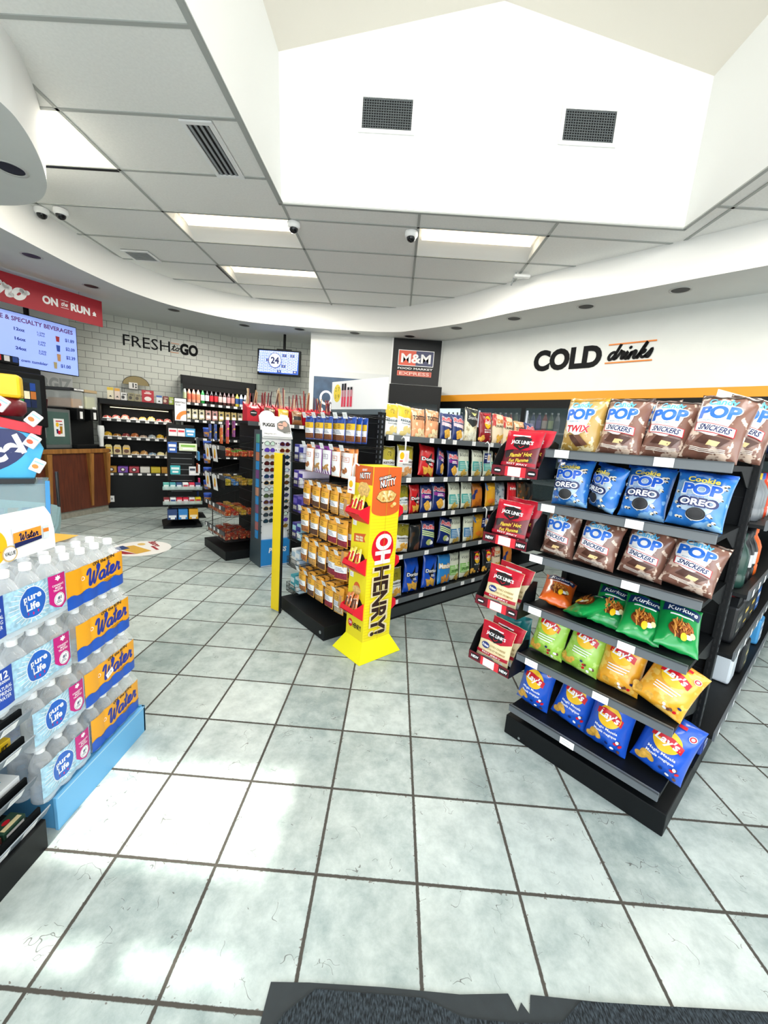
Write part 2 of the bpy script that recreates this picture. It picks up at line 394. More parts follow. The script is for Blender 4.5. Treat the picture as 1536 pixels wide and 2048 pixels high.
def wall(name, a, b, z0, z1, mat, th=.1):
    """solid wall from a to b, thickness to its left side (outside); local x along, y out"""
    a, b = V3((a[0], a[1], 0)), V3((b[0], b[1], 0)); l = (b-a).length
    mb = MB().box(0, 0, z0, l, th, z1, mat)
    o = mb.build(name, loc=(a.x, a.y, 0)); o.rotation_euler.z = math.atan2(b.y-a.y, b.x-a.x); o['kind'] = 'structure'; return o
C1 = (-3.305, 6.81); DW = V3((1.705, 1.07, 0)).normalized(); NW = V3((DW.y, -DW.x, 0))
def W1(t, off, z=0.): return V3((C1[0], C1[1], 0))+DW*t+NW*off+V3((0, 0, z))
ANG1 = math.atan2(DW.y, DW.x)
a_ = W1(-5.55, 0)
wall('wall_left', (a_.x, a_.y), C1, 0, 3.4, BRICK)
wall('wall_back', C1, (-1.73, 6.93), 0, 3.4, BRICK)
wall('wall_west', (-8.0, -1.5), (a_.x, a_.y), 0, 3.4, PAINT)
cb_ = MB().box(-1.73, 6.0, 0, .46, 6.93, 3.4, PAINTG); struct('wall_column', cb_)
# right wall above the drinks cooler: a 45 degree wall
CWA = V3((.44, 6.03, 0)); E45 = V3((1, -1, 0)).normalized(); N45 = V3((-1, -1, 0)).normalized()
CWL = 7.5
def CW(t, off, z=0.): return CWA+E45*t+N45*off+V3((0, 0, z))
b_ = CW(CWL, 0)
o = MB().box(0, 0, 2.19, CWL, .75, 3.4, PAINT).build('wall_right', loc=CWA); o.rotation_euler.z = rad(-45); o['kind'] = 'structure'
o = MB().box(0, -.004, 2.09, CWL, .03, 2.19, K('#e79a22', .5)).build('trim_1', loc=CWA); o.rotation_euler.z = rad(-45); o['kind'] = 'structure'; o['label'] = 'orange band along the wall above the drinks cooler'
wall('wall_east', (b_.x+.3, b_.y+.3), (b_.x+.3, -1.5), 0, 3.4, PAINT)
# baseboard of tile below the brick wall and the coffee counter
wall('baseboard_left', tuple(W1(-5.4, .012)[:2]), tuple(W1(0, .012)[:2]), 0, .1, K('#b9b6a6', .5, noisy=.1), .012)

# ---- shop front behind the camera: mullioned glazing, plus an added slab outside that blocks sun
fr = K('#c9cdcc', .4, .6); mb = MB()
for x0, x1 in ((-8, -1.55), (-.42, -.30), (6, 7)): mb.box(x0, -1.6, 0, x1, -1.5, 3.4, PAINT)
mb.box(-1.55, -1.6, 0, 6, -1.5, .55, PAINT).box(-1.55, -1.6, 2.19, 6, -1.5, 3.4, PAINT)
mb.box(-1.55, -1.58, 1.475, -.30, -1.50, 1.60, fr).box(-.85, -1.58, 1.30, -.77, -1.5, 1.48, fr).box(-1.55, -1.58, .55, -.30, -1.52, 1.335, PAINT)
for x in (.7, 1.8, 2.9, 4.0, 5.0): mb.box(x-.03, -1.58, .55, x+.03, -1.5, 2.32, fr)
mb.box(-1.7, -1.6, 3.4, 2.5, -1.5, 5.2, PAINT)  # gable end closed to keep the sun out
struct('wall_front', mb)
struct('sun_block_slab', MB().box(-.42, -4.4, 2.45, 8, -1.6, 2.6, PAINT), 'canopy outside the shop front')  # added out of view to keep sun off the right-hand panes

# ---- tiled ceiling with its T-bar grid, light troffers left open
XB = [-1.36+1.23*k for k in range(-6, 7)]; YB = [3.185+.615*k for k in range(-8, 8)]
SX0, SX1, SY1 = -1.37, 2.19, 2.925            # skylight well opening
LIGHTS = [(-2.59, 3.185), (-.13, 3.185), (-2.59, 4.415), (-3.82, 1.955), (2.33, 1.34)]
PANEL = K('#f4f5f1', .9, noisy=.03, nscale=60); mb = MB(); gr = MB(); GRID = K('#aeb2ae', .6)
for x in XB[:-1]:
    for y in YB[:-1]:
        if any(abs(x-a) < .05 and abs(y-b) < .05 for a, b in LIGHTS): continue
        x0, x1, y0, y1 = x, x+1.23, y, y+.615
        if x1 > SX0+.02 and x0 < SX1-.02 and y0 < SY1-.02:
            parts = []
            if y1 > SY1: parts.append((x0, SY1, x1, y1))
            yy = min(y1, SY1)
            if x0 < SX0 and x1-SX0 > .02: parts.append((x0, y0, SX0, yy))
            if x1 > SX1: parts.append((SX1, y0, x1, yy))
        else: parts = [(x0, y0, x1, y1)]
        for q in parts:
            if q[2]-q[0] > .03 and q[3]-q[1] > .02: mb.box(q[0], q[1], ZC, q[2], q[3], ZC+.015, PANEL)
struct('ceiling', mb)
for x in XB:
    if SX0+.05 < x < SX1: gr.box(x-.012, SY1, ZC-.006, x+.012, YB[-1], ZC+.002, GRID)
    else: gr.box(x-.012, YB[0], ZC-.006, x+.012, YB[-1], ZC+.002, GRID)
for y in YB:
    if y < SY1-.02: gr.box(XB[0], y-.012, ZC-.006, SX0, y+.012, ZC+.002, GRID).box(SX1, y-.012, ZC-.006, XB[-1], y+.012, ZC+.002, GRID)
    else: gr.box(XB[0], y-.012, ZC-.006, XB[-1], y+.012, ZC+.002, GRID)
gr.box(SX0-.02, YB[0], ZC-.008, SX0+.01, SY1, ZC+.004, GRID).box(SX1-.01, YB[0], ZC-.008, SX1+.02, SY1, ZC+.004, GRID).box(SX0-.02, SY1-.01, ZC-.008, SX1+.02, SY1+.02, ZC+.004, GRID)
o = struct('trim_3', gr, 'grey metal T-bar grid of the tiled ceiling')
# solid black strips stand in for dark gaps beside two loose tiles
struct('trim_4', MB().box(-4.9, 2.57, ZC-.007, -2.61, 2.60, ZC-.003, BLK).box(-2.63, 4.42, ZC-.007, -2.60, 5.0, ZC-.003, BLK), 'dark gaps where ceiling tiles sit loose')
# plenum lid so that no light leaks in above the tiles
struct('trim_5', MB().box(-9, -1.6, 3.62, SX0-.1, 8, 3.7, PAINT).box(SX1+.1, -1.6, 3.62, 8, 8, 3.7, PAINT).box(SX0-.1, SY1+.1, 3.62, SX1+.1, 8, 3.7, PAINT), 'slab above the tiled ceiling')

# ---- vaulted skylight well
xl, xr, xm, ze, zr = -1.42, 2.205, .425, 4.555, 4.99; VAULT = K('#ebe7dc', .8)
mb = MB()
mb.prism([(SX0, ZC+.017), (SX1, ZC+.017), (xr, ze), (xm, zr), (xl, ze)], SY1, SY1+.08, PAINTW, 'y')
mb.add([V3((SX0, -1.5, ZC)), V3((SX0, SY1, ZC)), V3((xl, SY1, ze)), V3((xl, -1.5, ze))], [(3, 2, 1, 0)], PAINTW)
mb.add([V3((SX1, -1.5, ZC)), V3((SX1, SY1, ZC)), V3((xr, SY1, ze)), V3((xr, -1.5, ze))], [(0, 1, 2, 3)], PAINTW)
struct('wall_well', mb)
mb = MB()
for a, b in (((xl, ze), (xm, zr)), ((xm, zr), (xr, ze))): mb.prism([a, b, (b[0], b[1]+.08), (a[0], a[1]+.08)], -1.5, SY1+.06, VAULT, 'y')
struct('ceiling_vault', mb)

# ---- curved bulkhead, dropped soffit and the round canopy over the till
CURVE = [(-3.92, -1.5), (-3.92, 2.5), (-3.92, 3.3), (-3.90, 3.85), (-3.76, 4.55), (-3.38, 5.15), (-2.6, 5.62), (-1.33, 5.72), (-.45, 5.66), (-.05, 5.45), (.6, 4.9), (1.15, 4.27), (1.6, 3.81), (2.0, 3.44), (2.4, 3.03), (3.3, 2.13), (4.6, .83), (4.6, -1.5)]
def dens(c, a, b): return c[:a]+smoothline(c[a:b], 6)+c[b:]
CV = dens(CURVE, 1, 15)
mb = MB(); BULK = K('#f1f2ef', .75)
vs = [V3((x, y, z)) for z in (ZS, ZC) for x, y in CV]; n = len(CV)
mb.add(vs, [(i, i+1, n+i+1, n+i) for i in range(n-1)], BULK, True)
vs = [V3((x, y, ZS)) for x, y in CV]
OUT = [(-8.2, -1.5), (-8.2, 2.5), (-8.2, 3.3), (-8.2, 4.0), (-7.8, 4.4), (-7.0, 5.2), (-4.2, 7.2), (-1.5, 7.2), (-.6, 7.2), (.3, 7.0), (1.2, 6.1), (1.9, 5.4), (2.6, 4.7), (3.1, 4.2), (3.6, 3.7), (4.4, 2.9), (6.6, .9), (6.6, -1.5)]
OV = dens(OUT, 1, 15)
vs += [V3((x, y, ZS)) for x, y in OV]
mb.add(vs, [(i, n+i, n+i+1, i+1) for i in range(n-1)], PAINTG)
struct('ceiling_soffit', mb)
DR = [(-2.41, -1.5), (-2.41, .2), (-2.405, 1.0), (-2.415, 1.35), (-2.45, 1.5), (-2.54, 1.69), (-2.68, 1.92), (-2.85, 2.14), (-3.06, 2.32), (-3.28, 2.41), (-3.55, 2.44), (-3.85, 2.42), (-4.3, 2.2), (-4.3, -1.5)]
DR = dens(DR, 2, 12)
mb = MB(); n = len(DR); mb.add([V3((x, y, z)) for z in (ZS-.02, ZC) for x, y in DR], [(i, n+i, n+i+1, i+1) for i in range(n-1)], BULK, True)
mb.prism(DR, ZS-.02, ZS-.0195, PAINTG); struct('ceiling_drum', mb, 'round white bulkhead over the till counter')

# ================================================================ lamps and fittings of the ceiling
LENS = K('#fff0d4', .5, emit=2.2)
for i, (x, y) in enumerate(LIGHTS):
    lab = ['lit recessed troffer in the third ceiling row, left of the skylight corner camera', 'lit recessed troffer directly behind the right part of the skylight well', 'farther lit troffer above the candy aisle, nearest the back bulkhead', 'lit troffer partly behind the round white bulkhead', 'lit troffer right of the skylight well'][i]
    t = thing('ceiling_light', lab, 'light', (x, y, ZC), 0, 'recessed ceiling troffers')
    mb = MB(); us = [i_/8 for i_ in range(9)]
    mb.grid(lambda u, v: V3((.012+v*1.206, .012+.591*u, .10*sin(pi*u)**.8)), us, [0, 1], WHITE, True, True)
    for xx in (.012, 1.218): mb.prism([(.012+.591*u, .10*sin(pi*u)**.8) for u in us], xx-.003, xx+.003, WHITE, 'x')
    mb.build('reflector', t)
    MB().grid(lambda u, v: V3((.05+v*1.13, .30+.15*(u-.5)*2*.62, .055+.03*cos((u-.5)*2.6))), us, [0, 1], LENS, True, True).build('lens', t)
    light('ceiling_light_glow', 'AREA', (x+.615, y+.31, ZC-.012), (0, 0, 0), 32, (1, .94, .84), (1.1, .5))
DL = [(-4.19, 3.50), (-4.21, 4.38), (-3.61, 5.23), (-2.79, 5.85), (-1.89, 5.86), (-.99, 5.86), (-.10, 5.83), (.557, 5.164), (1.208, 4.54), (1.848, 3.921), (2.476, 3.283), (-2.92, 1.93)]
pl = ['above the left end of the red hanging banner', 'above the right end of the red hanging banner', 'above the FRESH to GO lettering', 'left of the hanging bingo screen mount', 'above the hanging bingo screen', 'over the grey column wall', 'above the black food market panel', 'leftmost over the drinks wall', 'second from the left over the drinks wall', 'third from the left, above COLD lettering', 'largest and rightmost, above the orange ruled word drinks', 'in the underside of the round bulkhead']
for (x, y), q in zip(DL, pl):
    z = ZS-.021 if x == -2.92 else ZS
    t = thing('downlight', 'round recessed downlight '+q, 'light', (x, y, z), 0, 'recessed soffit downlights')
    mb = MB(); mb.lathe([(.098, 0), (.098, -.004), (.084, -.006), (.078, -.001)], K('#c8cac6', .4), 28); mb.build('trim_ring', t)
    MB().lathe([(.078, -.0015), (.06, -.002), (.02, -.002), (.002, -.0022)], K('#090b0a', .5), 28).build('baffle', t)

def vent(name, label, fn, w_, h, nx, ny, bar, grp=None, bm=None):
    t = thing(name, label, 'vent', fn(0, 0, 0), 0, grp); o0 = t.location.copy()
    f = lambda x, y, d: fn(x, y, d)-o0
    b = .03; mb = MB(); mb.gfx(G().r(-w_/2, -h/2, -w_/2+b, h/2, WHITE).r(w_/2-b, -h/2, w_/2, h/2, WHITE).r(-w_/2+b, -h/2, w_/2-b, -h/2+b, WHITE).r(-w_/2+b, h/2-b, w_/2-b, h/2, WHITE), f, .0, 0, 0, .012); mb.build('frame', t)
    MB().gfx(G().r(-w_/2+b, -h/2+b, w_/2-b, h/2-b, BLK), f, .001).build('opening', t)  # black backing sheet in place of a shaded duct
    g = G(); iw, ih = w_-2*b, h-2*b
    for i in range(nx): x = -iw/2+iw*(i+.5)/nx; g.r(x-bar/2, -ih/2, x+bar/2, ih/2, bm or GREYT)
    for i in range(ny): y = -ih/2+ih*(i+.5)/ny; g.r(-iw/2, y-bar/2, iw/2, y+bar/2, bm or GREYT)
    MB().gfx(g, f, .001, 0, .0001, .006).build('louver', t)
vent('air_vent', 'left white framed square grille high on the skylight well wall', lambda x, y, d: V3((-.472+x, SY1-.001-d, 4.142+y)), .485, .29, 20, 12, .0042, 'skylight wall vents', K('#6f777a', .5))
vent('air_vent', 'right white framed square grille high on the skylight well wall', lambda x, y, d: V3((1.244+x, SY1-.001-d, 4.141+y)), .487, .294, 20, 12, .0042, 'skylight wall vents', K('#6f777a', .5))
vent('air_vent', 'long dark slotted air diffuser in the ceiling beside the skylight opening', lambda x, y, d: V3((-1.675+x, 2.27-y, ZC-.007-d)), .22, .60, 4, 0, .018)
vent('air_vent', 'small grey square exhaust grille in the ceiling near the left bulkhead', lambda x, y, d: V3((-3.48+x, 4.275-y, ZC-.007-d)), .34, .30, 0, 9, .012)
for (x, y, lab) in ((-1.335, 3.24, 'white dome camera at the left corner of the skylight opening'), (-.19, 3.27, 'white dome camera below the middle of the skylight opening'), (-4.02+.16, 3.28, 'left of the two dome cameras beside the round bulkhead'), (-3.66, 3.27, 'right of the two dome cameras beside the round bulkhead')):
    t = thing('dome_camera', lab, 'security camera', (x, y, ZC-.007), 0, 'ceiling dome cameras')
    MB().lathe([(.062, 0), (.064, -.03), (.055, -.045), (.045, -.05)], WHITE, 20).build('housing', t)
    MB().lathe([(.045, -.048), (.04, -.07), (.025, -.085), (.004, -.092)], K('#15181b', .08), 20).build('dome', t)
t = thing('ceiling_sensor', 'small white angled detector hanging at the right edge of the ceiling tiles', 'sensor', (1.12, 4.05, ZC-.007))
MB().box(-.09, -.03, -.05, .09, .03, -.02, WHITE, .006).build('head', t)
MB().tube([(-.07, 0, 0), (-.08, .02, -.03), (-.10, .06, -.12)], .008, GREYT).build('bracket', t)

# ================================================================ floor mat and floor decal
t = thing('floor_mat', 'dark grey entrance mat with a worn frayed far edge', 'mat', (-.40, -.278, 0), math.atan2(.04, 1.327))
pts = [(0, 0)]+[(x, .004*sin(x*23)) for x in (.1, .3, .5, .63)]+[(.645, -.03), (.66, -.012), (.675, -.034), (.69, .004)]+[(x, .004*sin(x*19)) for x in (.9, 1.2, 1.6, 1.9)]+[(1.9, -.95), (-.06, -.95)]
MB().prism(pts, 0, .006, K('#2b3235', .8, noisy=.1)).build('rubber_border', t)
pile = bpy.data.materials.new('carpet_pile'); pile.use_nodes = True; nt, N, L = nodes(pile)
tc = N.new('ShaderNodeTexCoord'); mp = N.new('ShaderNodeMapping'); mp.inputs['Scale'].default_value = (1.6, .5, 1); L.new(tc.outputs['Object'], mp.inputs[0])
nz = N.new('ShaderNodeTexNoise'); nz.inputs['Scale'].default_value = 160; nz.inputs['Detail'].default_value = 4; L.new(mp.outputs[0], nz.inputs['Vector'])
r = N.new('ShaderNodeValToRGB'); r.color_ramp.elements[0].position = .4; r.color_ramp.elements[1].position = .72
r.color_ramp.elements[0].color = lin('#0c1216'); r.color_ramp.elements[1].color = lin('#414d55'); L.new(nz.outputs['Fac'], r.inputs[0]); L.new(r.outputs[0], N['Principled BSDF'].inputs['Base Color']); N['Principled BSDF'].inputs['Roughness'].default_value = .95
MB().prism([(-.02, -.16), (.05, -.06), (.12, -.012), (.4, -.018), (.5, -.05), (.62, -.055), (.75, -.05), (.82, -.006), (1.88, -.012), (1.88, -.93), (-.045, -.93)], .006, .012, pile).build('carpet', t)
t = tag(MB().gfx(G().e(0, 0, .31, .31, K('#f1f0ec', .4), 40).poly([(-.16, -.02), (.16, .06), (.2, -.1), (-.14, -.2)], K('#d8a93c', .4)).poly([(-.02, -.2), (.2, -.1), (.15, -.2), (.02, -.27)], K('#a3192a', .4)).poly([(-.2, -.12), (-.06, -.09), (-.02, -.2), (-.16, -.23)], K('#1d3f77', .4)).e(-.16, .06, .05, .04, K('#e0bd6a', .4)).r(-.02, .11, .16, .14, K('#a3192a', .4)).t('Bistro', -.1, .15, .07, K('#a3192a', .4), 'c', .03, .3), flat((0, 0, 0), (1, 0, 0), (0, 1, 0)), .002, 0, .0004).build('floor_decal', loc=(-2.98, 3.26, 0), rz=rad(-40)), 'round white promotional sticker on the floor behind the water packs', 'floor sticker')
# ================================================================ printed packaging
P_WHT = K('#f7f8f8', .4); P_NAVY = K('#13235c', .38); P_BLU = K('#1f5fd0', .35); P_LBL = K('#63bdf0', .35); P_YEL = K('#f6c21b', .38); P_RED = K('#cf1327', .36)
P_CRM = K('#ead9a8', .45); P_CHIP = K('#e0ac45', .5, noisy=.25, nscale=60); P_CHOC = K('#4b2a1e', .4); P_BRN = K('#6c4636', .4); P_GRY = K('#8e9aa6', .5); P_GRN = K('#2e8f3b', .4)
P_ORG = K('#e8842a', .4); P_OLV = K('#8a8420', .35); P_TEAL = K('#2f9a94', .4); P_PUR = K('#6d2a86', .4); P_GOLD = K('#c9962c', .25, .4); P_BLK = K('#16181b', .35)
def bag_fn(W_, H_, T_, seed, fold=0., pinch=.07):
    rs = random.Random(seed); ox, oy = rs.uniform(0, 50), rs.uniform(0, 50); cr = rs.uniform(-.3, .3)
    q = min(1., T_/.085)
    def f(u, v, side, d=0.):
        a = max(-1, min(1, 2*u/W_)); b = max(0, min(1, v/H_)); e = abs(2*b-1)
        ht = T_/2*max(0, 1-abs(a)**2.3)**.6*max(0, 1-e**3.2)**.55
        wr = .0075*noise.noise((ox+a*2.2, oy+b*5+a*cr*3, 1.3))*(.25+e)
        wr += .005*sin((a*5+cr)*2.3+ox)*e**6*(1 if b > .5 else .6)
        wr += (.012*abs(noise.noise((oy+a*1.9+b*.8, ox+b*3.4-a*.6, 4.1)))-.003)*(.45+.75*e)*min(1, 8*(1-e))
        x = u*(1-pinch*(1-e**2.5)); y = -side*(ht+d)+wr*q+fold*max(0, b-.72)**1.5*T_*3
        return V3((x, y, v+.004*noise.noise((ox+a*1.5, 3.1, oy))*(1 if b > .9 else 0)))
    return f
def bag_mesh(name, W_, H_, T_, base, g, seed, fold=0., step=.013, nu=22, nv=28, top=None):
    f = bag_fn(W_, H_, T_, seed, fold); mb = MB()
    us = [W_/2*sin(pi/2*(-1+2*i/nu)) for i in range(nu+1)]; vs = [H_*.5*(1-cos(pi*j/nv)) for j in range(nv+1)]
    mb.grid(lambda u, v: f(u, v, 1), us, vs, base)
    mb.grid(lambda u, v: f(u, v, -1), us, vs, base, flip=True)
    if g: mb.gfx(g, lambda x, y, d: f(x, y, 1, d), .0022, step, .0005)
    return mb.mesh(name)
def clipx(W_): return -W_/2*.985, W_/2*.985
def blob(cx, cy, rx, ry, n=22, amp=.06, k=5, ph=0): return [(cx+rx*(1+amp*sin(k*t+ph))*cos(t), cy+ry*(1+amp*cos(k*t+ph*2))*sin(t)) for t in (2*pi*i/n for i in range(n))]
def chips(g, cx, cy, r, n, mat, seed=1, tri=False):
    rs = random.Random(seed)
    for i in range(n):
        x, y, a = cx+rs.uniform(-1, 1)*r*1.3, cy+rs.uniform(-1, 1)*r*.6, rs.uniform(0, 6)
        q = r*rs.uniform(.55, .8)
        if tri: g.poly([(x+q*cos(a+t), y+q*sin(a+t)) for t in (0, 2.1, 4.2)], mat)
        else: g.e(x, y, q, q*.72, mat, 12, a)
    return g
W0, H0 = .178, .245
def art_pop(kind, W_=W0, H_=H0):
    """candy or cookie flavoured popcorn"""
    g = G(); h = W_/2
    if kind == 'cookie':
        base = foil('#2f7fd6', '#8fc4f2', 22); g.poly(blob(0, H_*.52, W_*.36, H_*.3, amp=.1), K('#cfe6fa', .4))
        rs = random.Random(4)
        for i in range(26):
            x, y = rs.uniform(-.46, .46)*W_, rs.uniform(.06, .9)*H_
            if abs(x) > W_*.3 or y < H_*.28: g.e(x, y, .008, .006, K('#efe6cf', .5), 8, i); g.e(x+.004, y-.003, .004, .003, P_BLK, 6)
        g.t('Cookie', 0, H_*.79, H_*.085, K('#f4dc55', .4), bold=.03, w=W_*.56)
        g.t('POP', .003, H_*.575, H_*.175, P_WHT, bold=.085, w=W_*.72).t('POP', .003, H_*.58, H_*.165, P_BLU, bold=.05, w=W_*.68)
        g.t('POPCORN', -.012, H_*.525, H_*.03, P_BLU, bold=0, w=W_*.3)
        g.t('OREO', 0, H_*.375, H_*.125, P_NAVY, bold=.11, w=W_*.74).t('OREO', 0, H_*.385, H_*.1, P_WHT, bold=.03, w=W_*.64)
        g.e(.004, H_*.225, .031, .027, P_WHT).e(.004, H_*.235, .031, .027, K('#1b1c1f', .6)).ring(.004, H_*.235, .025, .021, .002, K('#34363a', .6))
        g.r(-h, H_*.93, h, H_, P_BLU)
        return base, g
    base = foil('#80594b', '#dcc6b4', 30, thr=.58) if kind == 'nougat' else foil('#b8954b', '#e9dbae', 30)
    g.poly(blob(-W_*.1, H_*.6, W_*.34, H_*.29, amp=.08), K('#f3f1ef', .4)).r(-h, H_*.93, h, H_, K('#3a2620', .3) if kind == 'nougat' else P_GOLD)
    g.t('Candy', -W_*.06, H_*.80, H_*.1, P_LBL, bold=.035, w=W_*.52)
    g.t('POP', -W_*.05, H_*.585, H_*.185, P_WHT, bold=.085, w=W_*.76).t('POP', -W_*.05, H_*.59, H_*.175, K('#2a6fd6', .35), bold=.05, w=W_*.72)
    g.t('POPCORN', -W_*.14, H_*.53, H_*.03, K('#6ea3c8', .4), bold=0, w=W_*.3)
    if kind == 'nougat':
        a = -.12; c, s = cos(a), sin(a)
        def R_(x0, y0, x1, y1, m): g.poly([(-.004+x*c-y*s, H_*.42+x*s+y*c) for x, y in ((x0, y0), (x1+.006, y0), (x1, y1), (x0-.006, y1))], m)
        R_(-.064, -.017, .064, .017, P_RED); R_(-.061, -.0145, .061, .0145, P_WHT)
        g.t('SNICKERS', -.004+.0095*s, H_*.42-.0095*c, H_*.082, P_NAVY, bold=.03, sh=.2, w=W_*.6, rot=a)
        g.poly([(-.05, H_*.20), (.03, H_*.16), (.058, H_*.28), (-.03, H_*.32)], P_CHOC).poly([(-.012, H_*.17), (.022, H_*.165), (.03, H_*.23), (-.005, H_*.24)], K('#e2c58c', .5))
        for i in range(3): g.stroke([(-.06, H_*(.14-.02*i)), (0, H_*(.115-.02*i)), (.05, H_*(.135-.02*i))], .0025, K('#e9e0d5', .4), 3)
    else:
        g.t('TWIX', -W_*.02, H_*.355, H_*.12, P_WHT, bold=.06, sh=.15, w=W_*.62).t('TWIX', -W_*.02, H_*.36, H_*.115, P_RED, bold=.03, sh=.15, w=W_*.6)
        g.poly([(-.045, H_*.3), (-.02, H_*.31), (.03, H_*.12), (.0, H_*.1)], P_CHOC).poly([(-.015, H_*.3), (.01, H_*.31), (.05, H_*.15), (.025, H_*.12)], P_BRN)
    return base, g
def lays_logo(g, x, y, s, rot=0.):
    g.e(x, y, s, s, P_YEL, 26).poly([(x-s*1.12, y-s*.12), (x-s*.55, y+.05*s), (x+s*.2, y-.12*s), (x+s*1.1, y-.5*s), (x+s*1.16, y+.12*s), (x+s*.4, y+.5*s), (x-s*.5, y+.62*s), (x-s*1.1, y+.42*s)], P_RED)
    return g.t("Lay's", x-.02*s, y-s*.24, s*.62, P_WHT, bold=.03, sh=.18, w=s*1.72, rot=-.1)
def art_lays(col, sub, W_, H_, seed=1, col2=None):
    base = foil(col, col2) if col2 else foil(col)
    g = G(); h = W_/2
    chips(g, -W_*.32, H_*.17, W_*.16, 4, P_CHIP, seed)
    lays_logo(g, 0, H_*(.60 if sub and len(sub[0]) > 6 else .68), W_*.28)
    if sub:
        for i, q in enumerate(sub): g.t(q, 0, H_*((.36 if len(sub[0]) > 6 else .42)-.075*i), H_*.043, P_WHT, bold=.015, w=W_*.56)
    else:
        for i in range(3): g.r(-W_*.26, H_*(.43-.05*i), W_*(.26-.05*i), H_*(.45-.05*i), P_WHT)
    g.e(W_*.36, H_*.82, .013, .013, P_WHT).e(W_*.36, H_*.82, .011, .011, P_RED).e(W_*.36, H_*.82, .006, .006, P_WHT)
    rs = random.Random(seed)
    for i in range(7): g.e(W_*rs.uniform(.08, .4), H_*rs.uniform(.07, .26), .008, .006, (P_RED, P_BRN, P_WHT, P_NAVY)[i % 4], 8, i)
    g.r(-W_*.25, H_*.90, W_*.2, H_*.94, P_RED)
    return base, g
def art_kurkure(col, W_, H_, seed=3):
    g = G(); base = foil(col)
    g.poly([(-W_*.46, H_*.70), (W_*.4, H_*.66), (W_*.46, H_*.86), (-W_*.42, H_*.90)], K('#15315e', .35)).t('Kurkure', 0, H_*.73, H_*.11, P_WHT, bold=.02, sh=.25, w=W_*.72)
    g.r(-W_*.3, H_*.62, W_*.26, H_*.65, P_WHT)
    rs = random.Random(seed)
    g.e(0, H_*.36, W_*.3, H_*.17, K('#7a3b12', .5))
    for i in range(30):
        a = rs.uniform(-.6, 1.0)+pi/2; x, y = rs.uniform(-.2, .2)*W_, H_*rs.uniform(.28, .46); q = W_*rs.uniform(.09, .16)
        g.stroke([(x-q*cos(a), y-q*sin(a)), (x+.004, y+.002), (x+q*cos(a), y+q*sin(a))], .0045, (K('#c97a2c', .5), K('#e0a04a', .5), K('#a5561d', .5))[i % 3], 2)
    g.e(W_*.16, H_*.22, .014, .011, P_WHT).e(W_*.05, H_*.2, .012, .018, P_YEL).e(W_*.25, H_*.27, .01, .014, K('#e8dca0', .5))
    return base, g
def art_plain(top, body, word, words2, W_, H_, tcol=P_BLK, chipm=None, seed=2, wave=True, logo=True):
    """two-tone bag: coloured top with a bee-like line emblem, white body, black flavour words"""
    base = foil(body); g = G(); h = W_*.5
    g.poly([(-h, H_*.62), (-h*.3, H_*.57), (h*.2, H_*.60), (h, H_*.55), (h, H_), (-h, H_)], K(top, .35))
    if logo: g.ring(-.004, H_*.76, .021, .018, .004, K('#3c3a10', .4), 18, -1, 4).ring(.014, H_*.765, .013, .02, .003, K('#3c3a10', .4), 16, 0, 5)
    g.t(word, W_*.02, H_*.46, H_*.062, tcol, bold=.03, w=W_*.74)
    if words2: g.t(words2, W_*.02, H_*.385, H_*.034, tcol, bold=.012, w=W_*.6)
    return base, chips(g, 0, H_*.18, W_*.2, 9, chipm or P_CHIP, seed)
def art_ruffles(c2, W_, H_, seed=3, stripes=None):
    base = foil('#142a6b'); g = G(); h = W_/2
    g.t('Ruffles', 0, H_*.70, H_*.15, P_WHT, bold=.07, sh=.1, w=W_*.92, rot=-.06).t('Ruffles', 0, H_*.705, H_*.14, K('#d81f36', .35), bold=.03, sh=.1, w=W_*.88, rot=-.06)
    if stripes:
        for i in range(3): g.poly([(-h*.95, H_*(.62-.07*i)), (h*.95, H_*(.50-.07*i)), (h*.95, H_*(.545-.07*i)), (-h*.95, H_*(.665-.07*i))], K(stripes, .4))
        g.e(-.01, H_*.22, .034, .028, K('#a5b06b', .5)).e(.02, H_*.2, .025, .02, P_WHT)
    else:
        g.poly([(-h*.9, H_*.56), (h*.96, H_*.46), (h*.96, H_*.6), (-h*.9, H_*.68)], K(c2, .4)).bars(-h*.55, H_*.58, h*.5, 2, H_*.055, H_*.03, P_WHT)
        g.poly([(h*.2, H_*.05), (h*.9, H_*.1), (h*.9, H_*.42), (h*.3, H_*.36)], P_WHT)
        g.poly(blob(-.008, H_*.26, W_*.27, H_*.17, 20, .12, 4, seed), P_CHIP)
    return base, g
def art_doritos(col, W_, H_, seed=5):
    base = foil(col); g = G(); h = W_/2
    g.poly([(-h*.5, H_*.44), (h*.25, H_*.78), (h*.15, H_*.3)], P_BLK).t('Doritos', 0, H_*.48, H_*.115, P_BLK, bold=.08, w=W_*.86).t('Doritos', 0, H_*.485, H_*.1, P_WHT, bold=.03, w=W_*.8)
    g.bars(-h*.1, H_*.40, h*.5, 2, H_*.04, H_*.02, P_WHT)
    for x, y, a, q in ((-.03, .17, .4, .05), (.035, .15, 1.2, .045), (.0, .24, 2.2, .035)): g.poly([(x+q*cos(a+t), H_*y+q*sin(a+t)) for t in (0, 2.1, 4.2)], P_CHIP)
    return base, g
